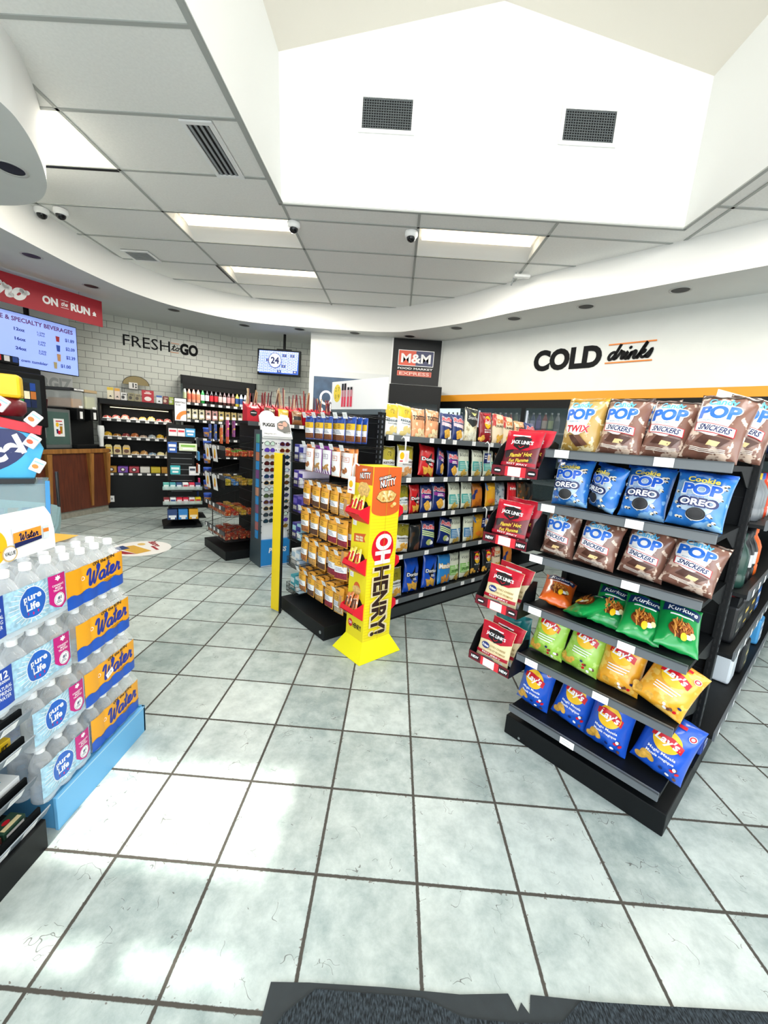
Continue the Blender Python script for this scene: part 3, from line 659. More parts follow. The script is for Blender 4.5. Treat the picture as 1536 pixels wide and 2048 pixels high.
def art_vick(c, c2, W_, H_, word='', seed=8):
    """kettle chip bag: pale top with a script name, printed bands and chips below"""
    base = foil('#dfe4cf'); g = G(); h = W_/2
    g.t("Vickie's", 0, H_*.73, H_*.12, K('#3c4a44', .4), bold=.0, sh=.35, w=W_*.82)
    g.r(-h*.97, H_*.2, h*.97, H_*.56, K(c, .4))
    for i in range(5): g.r(-h*.85, H_*(.48-.06*i), h*(.85-.2*(i % 3)), H_*(.50-.06*i), K(c2, .4))
    g.poly([(-h*.2, H_*.56), (h*.3, H_*.2), (h*.6, H_*.2), (h*.15, H_*.56)], K(c2, .4))
    if word: g.r(-h*.9, H_*.30, h*.9, H_*.42, K(c, .4)).t(word, 0, H_*.32, H_*.08, K('#1f4d22', .4), bold=.03, w=W_*.8)
    return base, chips(g, 0, H_*.12, W_*.17, 7, K('#c9a84e', .5, noisy=.2, nscale=60), seed)
def art_misc(base, words, W_, H_, seed=1, cm=None, tri=False, n=7):
    """generic: base film, list of (word, y, h, material, width, bold) and a heap of snack at the foot"""
    g = G(); chips(g, 0, H_*.2, W_*.2, n, cm or P_CHIP, seed, tri)
    for wd, y, h_, m, ww, bo in words: g.t(wd, 0, H_*y, H_*h_, m, bold=bo, w=W_*ww)
    return base, g
_BAG = {}
def bagtype(key, art, W_, H_, T_, seeds=(1,), fold=.4, **k):
    _BAG[key] = [bag_mesh(key, W_, H_, T_, art[0], art[1], s, fold*random.Random(s).uniform(-.4, 1), **k) for s in seeds]; return _BAG[key]
def put(key, name, label, cat, group, loc, yaw, tilt=-8., roll=0., var=0, sc=(1, 1, 1), rest=True, hang=False):
    """place a bag; with rest its lowest point touches the height asked for"""
    me = _BAG[key]; m = me[var % len(me)]; o = bpy.data.objects.new(name, m); COL.objects.link(o)
    o.rotation_euler = (rad(tilt), rad(roll), yaw); o.scale = sc; p = V3(loc)
    R = o.rotation_euler.to_matrix()
    if hang: p.z -= max((R @ V3((v.co.x*sc[0], v.co.y*sc[1], v.co.z*sc[2]))).z for v in m.vertices)
    elif rest:
        p.z += .0015-min((R @ V3((v.co.x*sc[0], v.co.y*sc[1], v.co.z*sc[2]))).z for v in m.vertices)
    o.location = p
    return tag(o, label, cat, group)
# ================================================================ right-hand gondola with its popcorn and chips end display
def tags_on(parent, xs, z, y, w_=.045, h=.03, ax='front'):
    """paper price tickets clipped in a rail; local frame"""
    for x in xs:
        if ax == 'front': f = flat((x, y-.0015, z), (1, 0, 0), (0, 0, 1))
        elif ax == 'right': f = flat((y+.0015, x, z), (0, 1, 0), (0, 0, 1))
        else: f = flat((y-.0015, x, z), (0, -1, 0), (0, 0, 1))
        g = G().r(-w_/2, -h/2, w_/2, h/2, TAG).bars(-w_*.35, h*.16, w_*.3, 2, h*.3, h*.07, K('#c3c6c8', .6))
        MB().gfx(g, f, .0004, 0, .0004).build('price_tag', parent)
def slots(mb, x, y, z0, z1, mat, w_=.006, h=.02, pitch=.035):
    z = z0
    while z < z1: mb.box(x-w_/2, y-.001, z, x+w_/2, y, z+h, mat); z += pitch
g3o = W(.115, .87)
g3 = thing('gondola_shelf', 'black store gondola at right whose end display holds popcorn and large chip bags', 'shelf unit', g3o, FRONT)
O3 = (.115, .87)
mb = MB().box(-.234, .87, 0, .465, 1.25, .10, BLK, .004).box(-.20, 1.25, 0, .465, 3.9, .10, BLK); mb.cyl((-.15, .868, .02), (-.15, .866, .02), .006, STEEL, 10); mb.build('base', g3, O3)
for x in (-.215, .44):
    mb = MB().box(x-.014, 1.235, .1, x+.014, 1.285, 1.66, BLK, .002)
    for yy in (1.234,): slots(mb, x, yy, .2, 1.6, K('#05070a', .8))
    sx = x+.0145 if x > 0 else x-.0145
    z = .16
    while z < 1.62: mb.box(sx-.0005, 1.252, z, sx+.0005, 1.262, z+.02, K('#4a4f52', .6)); z += .035
    mb.build('upright', g3, O3)
mb = MB().box(-.2, 1.265, .1, .426, 1.28, 1.64, BLK)
for z in (.3, .55, .8, 1.05, 1.3, 1.55): mb.box(-.2, 1.262, z, .426, 1.266, z+.004, BLK2)
mb.build('end_panel', g3, O3)
MB().box(.10, 1.28, .1, .13, 3.9, 1.64, BLK).build('spine_panel', g3, O3)
END = [1.437, 1.20, .965, .725, .475, .20]
for i, z in enumerate(END):
    sh = MB().box(-.20, .835, z-.03, .435, 1.262, z-.012, BLK).build('shelf', g3, O3)
    if i < 5:
        for x in (-.2, .432): MB().prism([(1.0, z-.03), (1.25, z-.03), (1.25, z-.10), (1.17, z-.09)], x-.002, x+.002, BLK, 'x').build('bracket', sh, O3)
    mb = MB().box(-.20, .82, z-.036, .435, .832, z, RAIL, .002).box(-.20, .818, z-.004, .435, .822, z, K('#3b4043', .4)); mb.build('price_rail', sh, O3)
    tags_on(sh, [[-.125-.115, .245-.115], [-.15-.115, .19-.115], [-.17-.115, .215-.115], [-.14-.115, .24-.115], [-.12-.115, .185-.115], [.09-.115]][i], z-.018, .818-.87, .062, .032)
# side shelves: right side carries car fluids, left side snacks
R_SH = [.28, .66, .93, 1.22, 1.50]
for z in R_SH:
    sh = MB().box(.13, 1.29, z-.035, .50, 3.9, z-.02, BLK).build('shelf', g3, O3)
    MB().box(.50, 1.29, z-.04, .508, 3.9, z, RAIL).build('price_rail', sh, O3)
    tags_on(sh, [1.36-.87+.17*k for k in range(9)], z-.02, .508-.115, .05, .032, 'right')
L_SH = [1.435, 1.12, .82, .50, .18]
for z in L_SH:
    sh = MB().box(-.22, 1.29, z-.035, .10, 3.9, z-.02, BLK).build('shelf', g3, O3)
    MB().box(-.228, 1.29, z-.04, -.22, 3.9, z, RAIL).build('price_rail', sh, O3)

# ---- bags of the end display
bagtype('pop_nougat', art_pop('nougat'), W0, H0, .10, (1, 2, 3, 4), .5)
bagtype('pop_caramel', art_pop('caramel'), W0, H0, .10, (5,), .3)
bagtype('pop_cookie', art_pop('cookie'), W0, H0, .10, (6, 7, 8, 9), .5)
_PAR = [0]
def end(key, name, lab, grp, s, z, tilt=-9, roll=0, var=0, sc=1., d=.93, yaw=0, cat='snack bag', wz=1.):
    top = min([q-.034 for q in END if q > z+.05] or [9])-z; S_ = [sc*.965, sc*.98, sc*wz*.97]; me = _BAG[key][var % len(_BAG[key])]
    R = (Matrix.Rotation(rad(roll), 3, 'Y') @ Matrix.Rotation(rad(tilt), 3, 'X'))
    for _ in range(6):                                  # bags are squeezed under the shelf above
        zz = [(R @ V3((v.co.x*S_[0], v.co.y*S_[1], v.co.z*S_[2]))).z for v in me.vertices]
        if max(zz)-min(zz) < top-.004: break
        S_[2] *= (top-.006)/(max(zz)-min(zz))
    _PAR[0] += 1; d += (.03 if cat == 'snack bag' and tilt < -40 else .018)*(_PAR[0] % 2)
    return put(key, name, lab, cat, grp, W(s, d, z), FRONT+rad(yaw), tilt, roll, var, tuple(S_))
gA = 'popcorn bags on the end display'
end('pop_caramel', 'popcorn_bag', 'gold topped candy popcorn bag, first on the top shelf of the right end display', gA, -.112, 1.425, -6, 0, 0, 1.0)
end('pop_nougat', 'popcorn_bag', 'brown candy popcorn bag next to the gold topped bag on the top shelf', gA, .045, 1.425, -14, 2, 0, .98)
end('pop_nougat', 'popcorn_bag', 'brown candy popcorn bag third along the top shelf of the right end display', gA, .20, 1.425, -16, 3, 1, .97)
end('pop_nougat', 'popcorn_bag', 'front brown candy popcorn bag at the right end of the top display shelf', gA, .345, 1.425, -18, 6, 2, .98, .91)
end('pop_nougat', 'popcorn_bag', 'brown popcorn bag tucked behind the rightmost bag of the top display shelf', gA, .385, 1.43, -14, 12, 3, .97, 1.06, 12)
end('pop_nougat', 'popcorn_bag', 'brown popcorn bag half hidden behind the second and third bags of the top shelf', gA, .12, 1.43, -10, -3, 3, .97, 1.08)
gB = 'cookie popcorn bags on the end display'
for i, (s, t_, r_, sc, q, yw) in enumerate(((-.118, -8, -2, .95, 'leftmost blue cookie popcorn bag on the second display shelf', 0), (.01, -6, 8, .88, 'blue cookie popcorn bag turned sideways between two others on the second display shelf', -32), (.17, -16, 0, .97, 'blue cookie popcorn bag with folded top, third on the second display shelf', 0), (.345, -10, 3, 1.0, 'rightmost blue cookie popcorn bag on the second display shelf', 4))):
    end('pop_cookie', 'popcorn_bag', q, gB, s, 1.188, t_, r_, i, sc, .96 if i == 1 else .92, yw)
for i, (s, t_, r_, sc, q, yw) in enumerate(((-.135, -10, 2, .9, 'leftmost brown popcorn bag on the third display shelf', 0), (.035, -11, 4, .97, 'second brown popcorn bag from the left on the third display shelf', 0), (.205, -13, 5, .95, 'third brown popcorn bag from the left on the third display shelf', 0), (.36, -22, 10, .98, 'slumping brown popcorn bag at the right end of the third display shelf', 8))):
    end('pop_nougat', 'popcorn_bag', q, gA, s, .953, t_, r_, i, sc, .91, yw)
bagtype('kurk_o', art_kurkure('#e2661c', .16, .23), .16, .23, .07, (11,), .2)
bagtype('kurk_g', art_kurkure('#169447', .16, .23), .16, .23, .07, (12, 13, 14), .2)
gC = 'spicy puff bags lying on the fourth display shelf'
end('kurk_o', 'snack_bag', 'orange spicy snack bag lying at the left end of the fourth display shelf', gC, -.10, .713, -72, 10, 0, .95, .885, 22)
for i, (s, yw, t_, q) in enumerate(((.0, 35, -72, 'green spicy snack bag lying beside the orange one'), (.13, -14, -58, 'second green spicy snack bag, propped up, on the fourth display shelf'), (.255, -16, -56, 'third green spicy snack bag, propped up, on the fourth display shelf'), (.375, -22, -52, 'rightmost green spicy snack bag with white lower corner on the fourth display shelf'))):
    end('kurk_g', 'snack_bag', q, gC, s, .713 if i == 0 else .713, t_, -yw*.5, i, .97, .875, -yw)
bagtype('lays_g', art_lays('#9ccc4b', None, .18, .255, 3, '#b7dc70'), .18, .255, .10, (15, 16), .4)
bagtype('lays_y', art_lays('#eeaa2e', None, .18, .255, 4, '#f6c65e'), .18, .255, .10, (17, 18), .5)
bagtype('lays_b', art_lays('#1a56c4', ('Magic Masala', 'Masala magique'), .18, .265, 5), .18, .265, .105, (19, 20, 21, 22), .5)
gD = 'large chip bags on the lower display shelves'
end('lays_g', 'chip_bag', 'light green chip bag at the left end of the fifth display shelf', gD, -.115, .463, -12, 3, 0, .93)
end('lays_g', 'chip_bag', 'second light green chip bag, leaning against the yellow ones', gD, .042, .463, -18, 6, 1, .95, .91)
end('lays_y', 'chip_bag', 'yellow chip bag next to the light green ones on the fifth display shelf', gD, .20, .463, -14, 2, 0, .97)
end('lays_y', 'chip_bag', 'yellow chip bag leaning out at the right end of the fifth display shelf', gD, .355, .463, -28, 16, 1, 1.02, .87)
for i, (s, t_, r_, sc, q) in enumerate(((-.14, -8, 4, .95, 'leftmost blue masala chip bag on the bottom display shelf'), (.03, -16, 8, .95, 'second blue masala chip bag, crumpled, on the bottom display shelf'), (.20, -12, 3, 1.0, 'third blue masala chip bag on the bottom display shelf'), (.385, -17, 9, 1.07, 'rightmost blue masala chip bag hanging over the bottom shelf edge'))):
    end('lays_b', 'chip_bag', q, gD, s, .188, t_, r_, i, sc, .92)
# paper card lying behind the top bags
t = tag(MB().gfx(G().r(0, 0, .16, .1, P_WHT).e(.07, .025, .02, .014, P_RED).poly([(.02, .01), (.05, .01), (.045, .05), (.015, .05)], P_BRN).e(.1, .03, .016, .02, P_GRN), flat((0, 0, 0), (1, .0, -.35), (0, .3, 1)), .0, 0, .0004, .002).build('promo_card', loc=W(.28, 1.17, 1.62), rz=FRONT), 'white picture card sticking up behind the bags at the right end display top', 'card')

# ---- jerky trays clipped to the left edge
JK = {}
def art_jerky(cream, W_=.205, H_=.2):
    g = G(); h = W_/2; base = foil('#6b1a24', '#2a1a1c', 14) if not cream else foil('#f0dfb0')
    g.r(-h*.99, H_*.80, h*.99, H_*.995, K('#c3102b', .3)).bars(-h*.6, H_*.86, h*.7, 1, .01, H_*.03, P_WHT)
    g.poly([(-h*.99, H_*.5), (-h*.4, H_*.55), (h*.4, H_*.55), (h*.99, H_*.66), (h*.99, H_*.80), (-h*.99, H_*.80)], K('#b8132b', .3))
    g.poly([(-.05, H_*.83), (0, H_*.87), (.05, H_*.83), (.046, H_*.63), (0, H_*.54), (-.046, H_*.63)], K('#1b1517', .35))
    g.t("JACK LINK'S", 0, H_*.69, H_*.075, P_WHT, bold=.03, w=W_*.62).stroke([(-.012, H_*.64), (0, H_*.6), (.016, H_*.65)], .003, P_RED, 2)
    if cream:
        g.e(-h*.5, H_*.4, .028, .016, K('#2b3a7a', .4)).t('Fritos', -h*.5, H_*.37, H_*.06, P_WHT, bold=.03, sh=.2, w=.046)
        g.t('CHILI CHEESE', h*.3, H_*.42, H_*.045, K('#8a6a1c', .4), bold=.01, sh=.2, w=.1).t('CHILI ET FROMAGE', h*.25, H_*.32, H_*.045, K('#8a6a1c', .4), bold=.01, sh=.2, w=.115)
    else:
        g.t("Flamin' Hot", h*.1, H_*.40, H_*.085, K('#f0cf4a', .4), bold=.02, sh=.3, w=W_*.62, rot=.12).t('Ext Flamme', h*.05, H_*.27, H_*.08, K('#f0cf4a', .4), bold=.02, sh=.3, w=W_*.56, rot=.12)
    g.poly([(-h*.98, H_*.16), (h*.98, H_*.2), (h*.98, H_*.28), (-h*.98, H_*.24)], K('#b0142c', .35)).t('BEST JERKY AS AWAY'[:10], 0, H_*.2, H_*.04, P_WHT, bold=.01, w=W_*.6)
    g.poly([(-h*.95, 0.004), (h*.5, .004), (h*.1, H_*.16), (-h*.4, H_*.13)], K('#8b8588', .35)).poly([(h*.2, .004), (h*.9, .004), (h*.7, H_*.16)], P_WHT)
    return base, g
bagtype('jerky_hot', art_jerky(False), .205, .2, .035, (31, 32), .0)
bagtype('jerky_cheese', art_jerky(True), .205, .2, .03, (33, 34), .0)
TR = [(-.446, 1.30, 0), (-.45, .97, 1), (-.45, .64, 0), (-.45, .335, 1)]
nm = ['top', 'second', 'third', 'lowest']
for i, (s0, z0, new) in enumerate(TR):
    t = thing('jerky_tray', nm[i]+' jerky tray clipped to the left edge of the right end display', 'display tray', W(s0+.118, .80, z0), FRONT, 'jerky trays')
    MB().box(-.118, .004, 0, .118, .15, .006, BLK).build('tray_floor', t)
    mb = MB()
    for x in (-.118, .118): mb.prism([(.0, 0), (.15, 0), (.15, .16), (.11, .17), (.05, .13), (0, .04)], x-.002, x+.002, BLK, 'x')
    mb.build('side_panel', t)
    MB().box(-.118, .15, 0, .118, .156, .05, BLK).box(.112, .156, .0, .118, .43, .05, BLK).build('mounting_arm', t)
    g = G().r(-.118, 0, .118, .045, K('#6b1020', .4)).r(-.045, 0, .06, .045, K('#e0303c', .4)).r(-.03, .002, .035, .043, TAG)
    if new: g.r(-.105, .01, -.055, .036, P_BLK).r(.065, .008, .112, .036, P_BLK).t('NEW', -.08, .016, .013, P_WHT, bold=.04).t('NEW', .089, .015, .013, P_WHT, bold=.04)
    else: g.e(-.085, .022, .022, .013, P_BLK).e(.09, .022, .022, .013, P_BLK).r(-.1, .018, -.07, .025, P_WHT).r(.075, .018, .105, .025, P_WHT)
    mb = MB().box(-.12, 0, 0, .12, .004, .045, BLK); mb.gfx(g, flat((0, 0, 0), (1, 0, 0), (0, 0, 1)), .0005, 0, .0004); mb.build('front_sign', t)
    ch = i >= 2
    for k in range(2):
        key = 'jerky_cheese' if ch else 'jerky_hot'; sx = s0+.118+(-.006 if k == 0 else .01)
        q = f"{'cream and red' if ch else 'red and black'} jerky bag at the {'front' if k == 0 else 'back'} of the {nm[i]} tray"
        put(key, 'jerky_bag', q, 'jerky bag', 'jerky bags in the clipped trays', W(sx, .835+.05*k, z0+.0065), FRONT, -9-2*k, 2+1*k, k, (.93, .9, 1.05 if k else 1))
    if i == 3:
        for k in range(2):
            bagtype('teal_'+str(k), art_misc(foil('#2b8f93', '#1c6f77', 12), [('', .5, .1, P_WHT, .4, 0)], .15, .2), .15, .2, .04, (41+k,), .1, nu=8, nv=10)
            put('teal_'+str(k), 'snack_pouch', ('front' if k == 0 else 'rear')+' teal pouch standing behind the jerky bags of the lowest tray', 'snack pouch', 'teal pouches behind the lowest tray', W(-.385+.075*k, .985+.045*k, .35), FRONT, -4, 6-12*k)
# snacks glimpsed on the left side shelves behind the trays
bagtype('sidepurple', art_misc(foil('#6a1f7d', '#3d1350', 10), [('WERS', .34, .16, P_WHT, .8, .04), ('', .5, .1, P_WHT, .5, 0)], .17, .25), .17, .25, .08, (51,), .3, nu=10, nv=12)
bagtype('sideblue', art_misc(foil('#3d8fb8', '#c8e0ea', 12), [('', .5, .1, P_WHT, .5, 0)], .17, .24), .17, .24, .08, (52,), .3, nu=10, nv=12)
bagtype('sidered', art_misc(foil('#b0222b', '#e9d8c0', 14), [('', .5, .1, P_WHT, .5, 0)], .17, .24), .17, .24, .08, (53,), .3, nu=10, nv=12)
for k, (key, d, z, q) in enumerate((('sidepurple', 1.40, 1.435, 'purple and magenta snack bag with white word, behind the top jerky tray'), ('sidered', 1.62, 1.435, 'red flecked snack bag behind the purple one'), ('sideblue', 1.40, 1.12, 'pale blue pouch just behind the second jerky tray'), ('sidered', 1.60, 1.12, 'red snack bag behind the pale blue pouch'), ('sideblue', 1.42, .50, 'pale blue bag behind the third jerky tray'), ('sidered', 1.40, .82, 'red flecked bag behind the third tray, above the pale blue bag'), ('sidepurple', 1.62, .82, 'purple bag deeper on the shelf behind the third jerky tray'), ('sideblue', 1.42, .18, 'pale blue bag on the lowest left side shelf'))):
    put(key, 'snack_bag', q, 'snack bag', 'bags on the left side shelves', W(-.12, d, z-.015), LEFT, -8, 3, 0)

# ---- car fluids on the right side shelves
def jug(name, lab, s, d, z, col, cap, w_, dp, h, grp='car fluid bottles', lbl=None):
    t = thing(name, lab, 'bottle', W(s, d, z+.001), RIGHT, grp)
    m = K(col, .35) if col[0] == '#' else clear('#9fb4ae', .35)
    mb = MB().box(-w_/2, -dp/2, 0, w_/2, dp/2, h*.72, m, .012)
    mb.prism([(-w_*.48, h*.70), (w_*.48, h*.70), (w_*.12, h*.9), (-w_*.3, h*.86)], -dp*.4, dp*.4, m, 'y'); mb.build('body', t)
    MB().cyl((-w_*.05, 0, h*.86), (-w_*.05, 0, h), .021, K(cap, .4), 14).build('cap', t)
    if lbl: MB().gfx(G().r(-w_*.4, h*.1, w_*.4, h*.6, K(lbl[0], .4)).r(-w_*.3, h*.4, w_*.3, h*.48, K(lbl[1], .4)).r(-w_*.3, h*.2, w_*.2, h*.24, K(lbl[1], .4)), flat((0, -dp/2, 0), (1, 0, 0), (0, 0, 1)), .001, 0, .0005).build('label', t)
    return t
def rbottle(lab, s, d, z, col, cap, r, h, grp='car fluid bottles', lbl=None):
    t = thing('fluid_bottle', lab, 'bottle', W(s, d, z+.001), RIGHT, grp)
    MB().lathe([(r*.9, 0), (r, .01), (r*1.0, h*.22), (r*.93, h*.25), (r, h*.28), (r, h*.6), (r*.75, h*.72), (r*.4, h*.82), (r*.38, h*.88)], K(col, .3), 16).build('body', t)
    MB().lathe([(r*.45, h*.87), (r*.45, h), (r*.3, h)], K(cap, .4), 14).build('cap', t)
    if lbl: MB().lathe([(r*1.01, h*.32), (r*1.01, h*.56)], K(lbl, .45), 16).build('label', t)
    return t
jug('coolant_jug', 'translucent white coolant jug on the low right side shelf', .40, 1.95, .26, '#dfe6e8', '#e9eceb', .15, .12, .26)
jug('coolant_jug', 'black coolant jug with printed label beside the white jug', .42, 2.16, .26, '#1c1e20', '#26292b', .15, .12, .26, lbl=('#30342f', '#c8b870'))
jug('washer_jug', 'blue and orange capped jug farther along the low right side shelf', .42, 2.75, .26, '#4b9fd8', '#e05a22', .15, .12, .24, lbl=('#d8e6f2', '#2a55a0'))
for k in range(4): jug('oil_jug', ['nearest black oil jug with red cap', 'second black oil jug with gold label', 'third black oil jug along the shelf', 'blue labelled oil jug farthest along the shelf'][k]+' on the middle right side shelf', .42, 1.50+.19*k, .64, '#1a1c1e', ('#c8202c', '#202326', '#202326', '#202326')[k], .15, .11, .24, lbl=[('#23262a', '#8d8a7a'), ('#23262a', '#d8b84a'), ('#23262a', '#d8b84a'), ('#2d62a8', '#e8e8e8')][k])
for k in range(4): rbottle(['dark green glass bottle nearest the upright on the fourth right side shelf', 'black bottle with white lettering beside the green glass bottle', 'second black bottle with white lettering', 'orange bottle at the far side of the black bottles'][k], .43, 1.40+.11*k, .91, ('#24443c', '#15171a', '#15171a', '#e0641f')[k], ('#24443c', '#15171a', '#15171a', '#e0641f')[k], .04, .235, lbl=(None, '#c9cdd0', '#c9cdd0', None)[k])
for k in range(4): rbottle(['grey bottle with yellow cap, nearest on the upper right side shelf', 'grey bottle with blue cap on the upper right side shelf', 'red-orange bottle with red cap on the upper right side shelf', 'white bottle at the far end of the upper right side shelf'][k], .43, 1.42+.10*k, 1.20, ('#7d8388', '#858a8e', '#dd4a25', '#e4e6e6')[k], ('#e0c22a', '#2a58b8', '#c8202c', '#c8202c')[k], .036, .20)
jug('wiper_pack', 'dark blue box on the highest right side shelf', .42, 1.45, 1.48, '#1d2c5c', '#1d2c5c', .1, .08, .15)
jug('washer_jug', 'deep blue container with yellow print on the base deck right of the chips', .42, 1.42, .10, '#163c9a', '#e8d02a', .12, .1, .135, lbl=('#163c9a', '#e8e8e8'))
# ================================================================ middle gondola: hanging packets in front, chip shelves along the right side
O1 = (-1.835, .60)
g1 = thing('gondola_shelf', 'black middle gondola with hanging nut packets in front and chip bags along its right side', 'shelf unit', W(*O1), FRONT)
S0, S1 = -2.165, -1.515
mb = MB().box(S0, .60, 0, S1, 1.0, .105, BLK, .004).box(S0+.02, 1.0, 0, S1, 3.7, .105, BLK); mb.build('base', g1, O1)
MB().cyl((S1-.045, .599, .05), (S1-.045, .597, .05), .012, STEEL, 12).build('bolt', g1, O1)
MB().box(S1-.014, 1.2, .02, S1+.004, 3.7, .10, K('#33383b', .4)).build('kick_plate', g1, O1)
for x in (S0+.03, S1-.02):
    mb = MB().box(x-.016, .985, .1, x+.016, 1.035, 1.605, BLK, .002); z = .2
    while z < 1.58: mb.box(x-.004, .984, z, x+.004, .9855, z+.02, K('#59606a', .6)).box(x+.0155, 1.0, z, x+.0165, 1.012, z+.02, K('#59606a', .6)); z += .035
    mb.build('upright', g1, O1)
mb = MB().box(S0+.046, 1.0, .105, S1-.036, 1.012, 1.60, BLK)
for k in range(14): mb.box(S0+.05, .996, .16+.105*k, S1-.04, 1.0, .163+.105*k, K('#3a4145', .4))
mb.build('slat_panel', g1, O1)
MB().box(S0+.014, .99, 1.585, S1-.004, 1.03, 1.625, K('#5a666c', .4), .004).build('top_rail', g1, O1)
MB().box(-1.86, 1.035, .1, -1.84, 3.7, 1.60, BLK).build('spine_panel', g1, O1)
SH = [1.456, 1.148, .858, .538, .165]
TG = [[1.09, 1.25, 1.52, 1.66, 1.80, 2.06, 2.33, 2.50], [1.30, 1.56, 1.73, 1.88, 2.06, 2.24, 2.42, 2.75, 2.9, 3.05, 3.2], [1.30, 1.52, 1.75, 1.87, 2.18, 2.45, 2.6], [1.28, 1.58, 1.82, 2.08, 2.32, 2.5], [1.27, 1.56, 1.85, 2.12, 2.28]]
for i, z in enumerate(SH):
    sh = MB().box(-1.84, 1.05, z-.032, -1.52, 3.7, z-.018, BLK).build('shelf', g1, O1)
    mb = MB().box(-1.52, 1.05, z-.042, -1.512, 3.7, z, K('#5d6367', .35)); mb.build('price_rail', sh, O1)
    tags_on(sh, [d-.6 for d in TG[i]], z-.021, -1.512+1.835, .05, .036, 'right')
for z in (1.148, .858, .538):
    sh = MB().box(-2.14, 1.05, z-.03, -1.86, 3.7, z-.018, BLK).build('shelf', g1, O1)

# ---- chip bags on the right side shelves
BW, BH = .185, .25
bt = lambda k, a, T_=.09, seeds=(1, 2), fold=.5: bagtype(k, a, BW, BH, T_, seeds, fold, nu=18, nv=22, step=.016)
bt('c_reg', art_plain('#e5c12f', '#eef2f3', 'REGULAR', 'NATURE', BW, BH, K('#1d4356', .4), K('#e8d48a', .5)), seeds=(61, 62))
bt('c_ket', art_plain('#b3a632', '#eceeef', 'KETCHUP', 'KETCHUP', BW, BH, K('#3a1418', .4), K('#d7a067', .5, noisy=.25, nscale=50)), seeds=(63, 64))
bt('c_salt', art_plain('#8f8a24', '#e6eef0', 'SALT + VINE', 'SEL ET VINAIGRE', BW, BH, K('#2c5a6c', .4), K('#d8c98a', .5, noisy=.2, nscale=50)), seeds=(65,))
bt('c_bbq', art_plain('#8d8420', '#eeefec', 'BARBECUE', 'BARBECUE', BW, BH, P_BLK, K('#dba545', .5, noisy=.25, nscale=50)), seeds=(66, 67))
bt('c_nac', art_misc(foil('#e9a070', '#f2d9b4', 16), [('TOSTITOS', .62, .13, P_BLK, .95, .04)], BW, BH, 2, K('#ecdcae', .5, noisy=.2, nscale=50)), seeds=(68, 69))
bt('c_ruf', art_ruffles('#8f2a8f', BW, BH), seeds=(70, 71, 72))
bt('c_ruf_top', art_ruffles('#e6c8d2', BW, BH, 4), seeds=(73, 74))
bt('c_ruf_green', art_ruffles('#8f2a8f', BW, BH, 5, '#c9dfa0'), seeds=(75, 76))
bt('c_dor_red', art_doritos('#c81e24', BW*1.1, BH), seeds=(77,)); bt('c_dor_blue', art_doritos('#1550c4', BW, BH), seeds=(78, 79))
bt('c_smart', art_misc(foil('#e9e3c8', '#cfc39a', 30), [], BW, BH, 3, K('#f0ead0', .6), n=9), seeds=(80,))
g = G(); g.poly([(-BW*.5, BH*.62), (-BW*.1, BH*.44), (BW*.2, BH*.5), (BW*.5, BH*.66), (BW*.5, BH), (-BW*.5, BH)], K('#23282b', .35)).t('Smartfood', 0, BH*.66, BH*.1, P_WHT, bold=.0, sh=.3, w=BW*.8)
for k in range(7): g.stroke([(BW*.02, BH*.77), (BW*.02+.012*(k-3), BH*.86)], .004, K('#dfe08a', .4), 2)
bt('c_smart', (foil('#e9e3c8', '#bdb089', 30), chips(g, 0, BH*.2, BW*.2, 10, K('#f2edd8', .6, noisy=.2, nscale=60), 4)), seeds=(80, 81))
bt('c_lays_red', art_lays('#8f1521', ('Smoky', 'BBQ'), BW, BH, 7), seeds=(82,)); bt('c_lays_black', art_lays('#1d2024', ('B-B-Q',), BW, BH, 8), seeds=(83, 84))
bt('c_vic_teal', art_vick('#3fa39c', '#cfe6dc', BW, BH), seeds=(85, 86, 87)); bt('c_vic_blue', art_vick('#3f7fae', '#d5e4ec', BW, BH, seed=9), seeds=(88, 89))
bt('c_vic_jal', art_vick('#8cc46a', '#dcebc8', BW, BH, 'JALAPENO', seed=10), seeds=(90, 91))
bt('c_munch', art_misc(foil('#2b86cf'), [('Munchies', .55, .15, P_YEL, .95, .08), ('Munchies', .555, .135, P_WHT, .9, .03)], BW, BH, 4, K('#c98a3a', .5, noisy=.3, nscale=60), n=9), seeds=(92,))
bt('c_twist', art_misc(foil('#c9761f', '#1d3474', 12), [('', .5, .1, P_WHT, .5, 0)], BW, BH, 5, K('#b0601c', .5), n=8), seeds=(93,))
bt('c_nacho2', art_misc(foil('#e2a526', '#3d78b8', 8), [('Cheetos', .74, .12, P_YEL, .85, .05)], BW, BH, 6, P_ORG), seeds=(94,))
bt('c_silver', art_misc(foil('#aab6be', '#5d7282', 20), [('', .5, .1, P_WHT, .4, 0)], BW, BH, 7, K('#d4d9dc', .5)), seeds=(95,))
bt('c_dinamita', art_misc(foil('#d3202a'), [('Fritos', .66, .12, P_WHT, .8, .03)], BW, BH, 8, P_ORG, True), seeds=(96,))
bt('c_green', art_misc(foil('#4a3a24', '#8e4a24', 14), [('', .5, .1, P_WHT, .4, 0)], BW, BH, 9, P_ORG, True), seeds=(97,))
bt('c_dark', art_misc(foil('#1f2223', '#4a3420', 12), [('', .5, .1, P_WHT, .4, 0)], BW, BH, 10, P_BRN), seeds=(98,))
bt('c_multi', art_misc(foil('#ecd9b8', '#c9322f', 9), [("Dill", .7, .12, P_ORG, .5, .03), ('CRUNCHY', .56, .07, P_BLK, .8, .02)], BW, BH, 11), seeds=(99,))
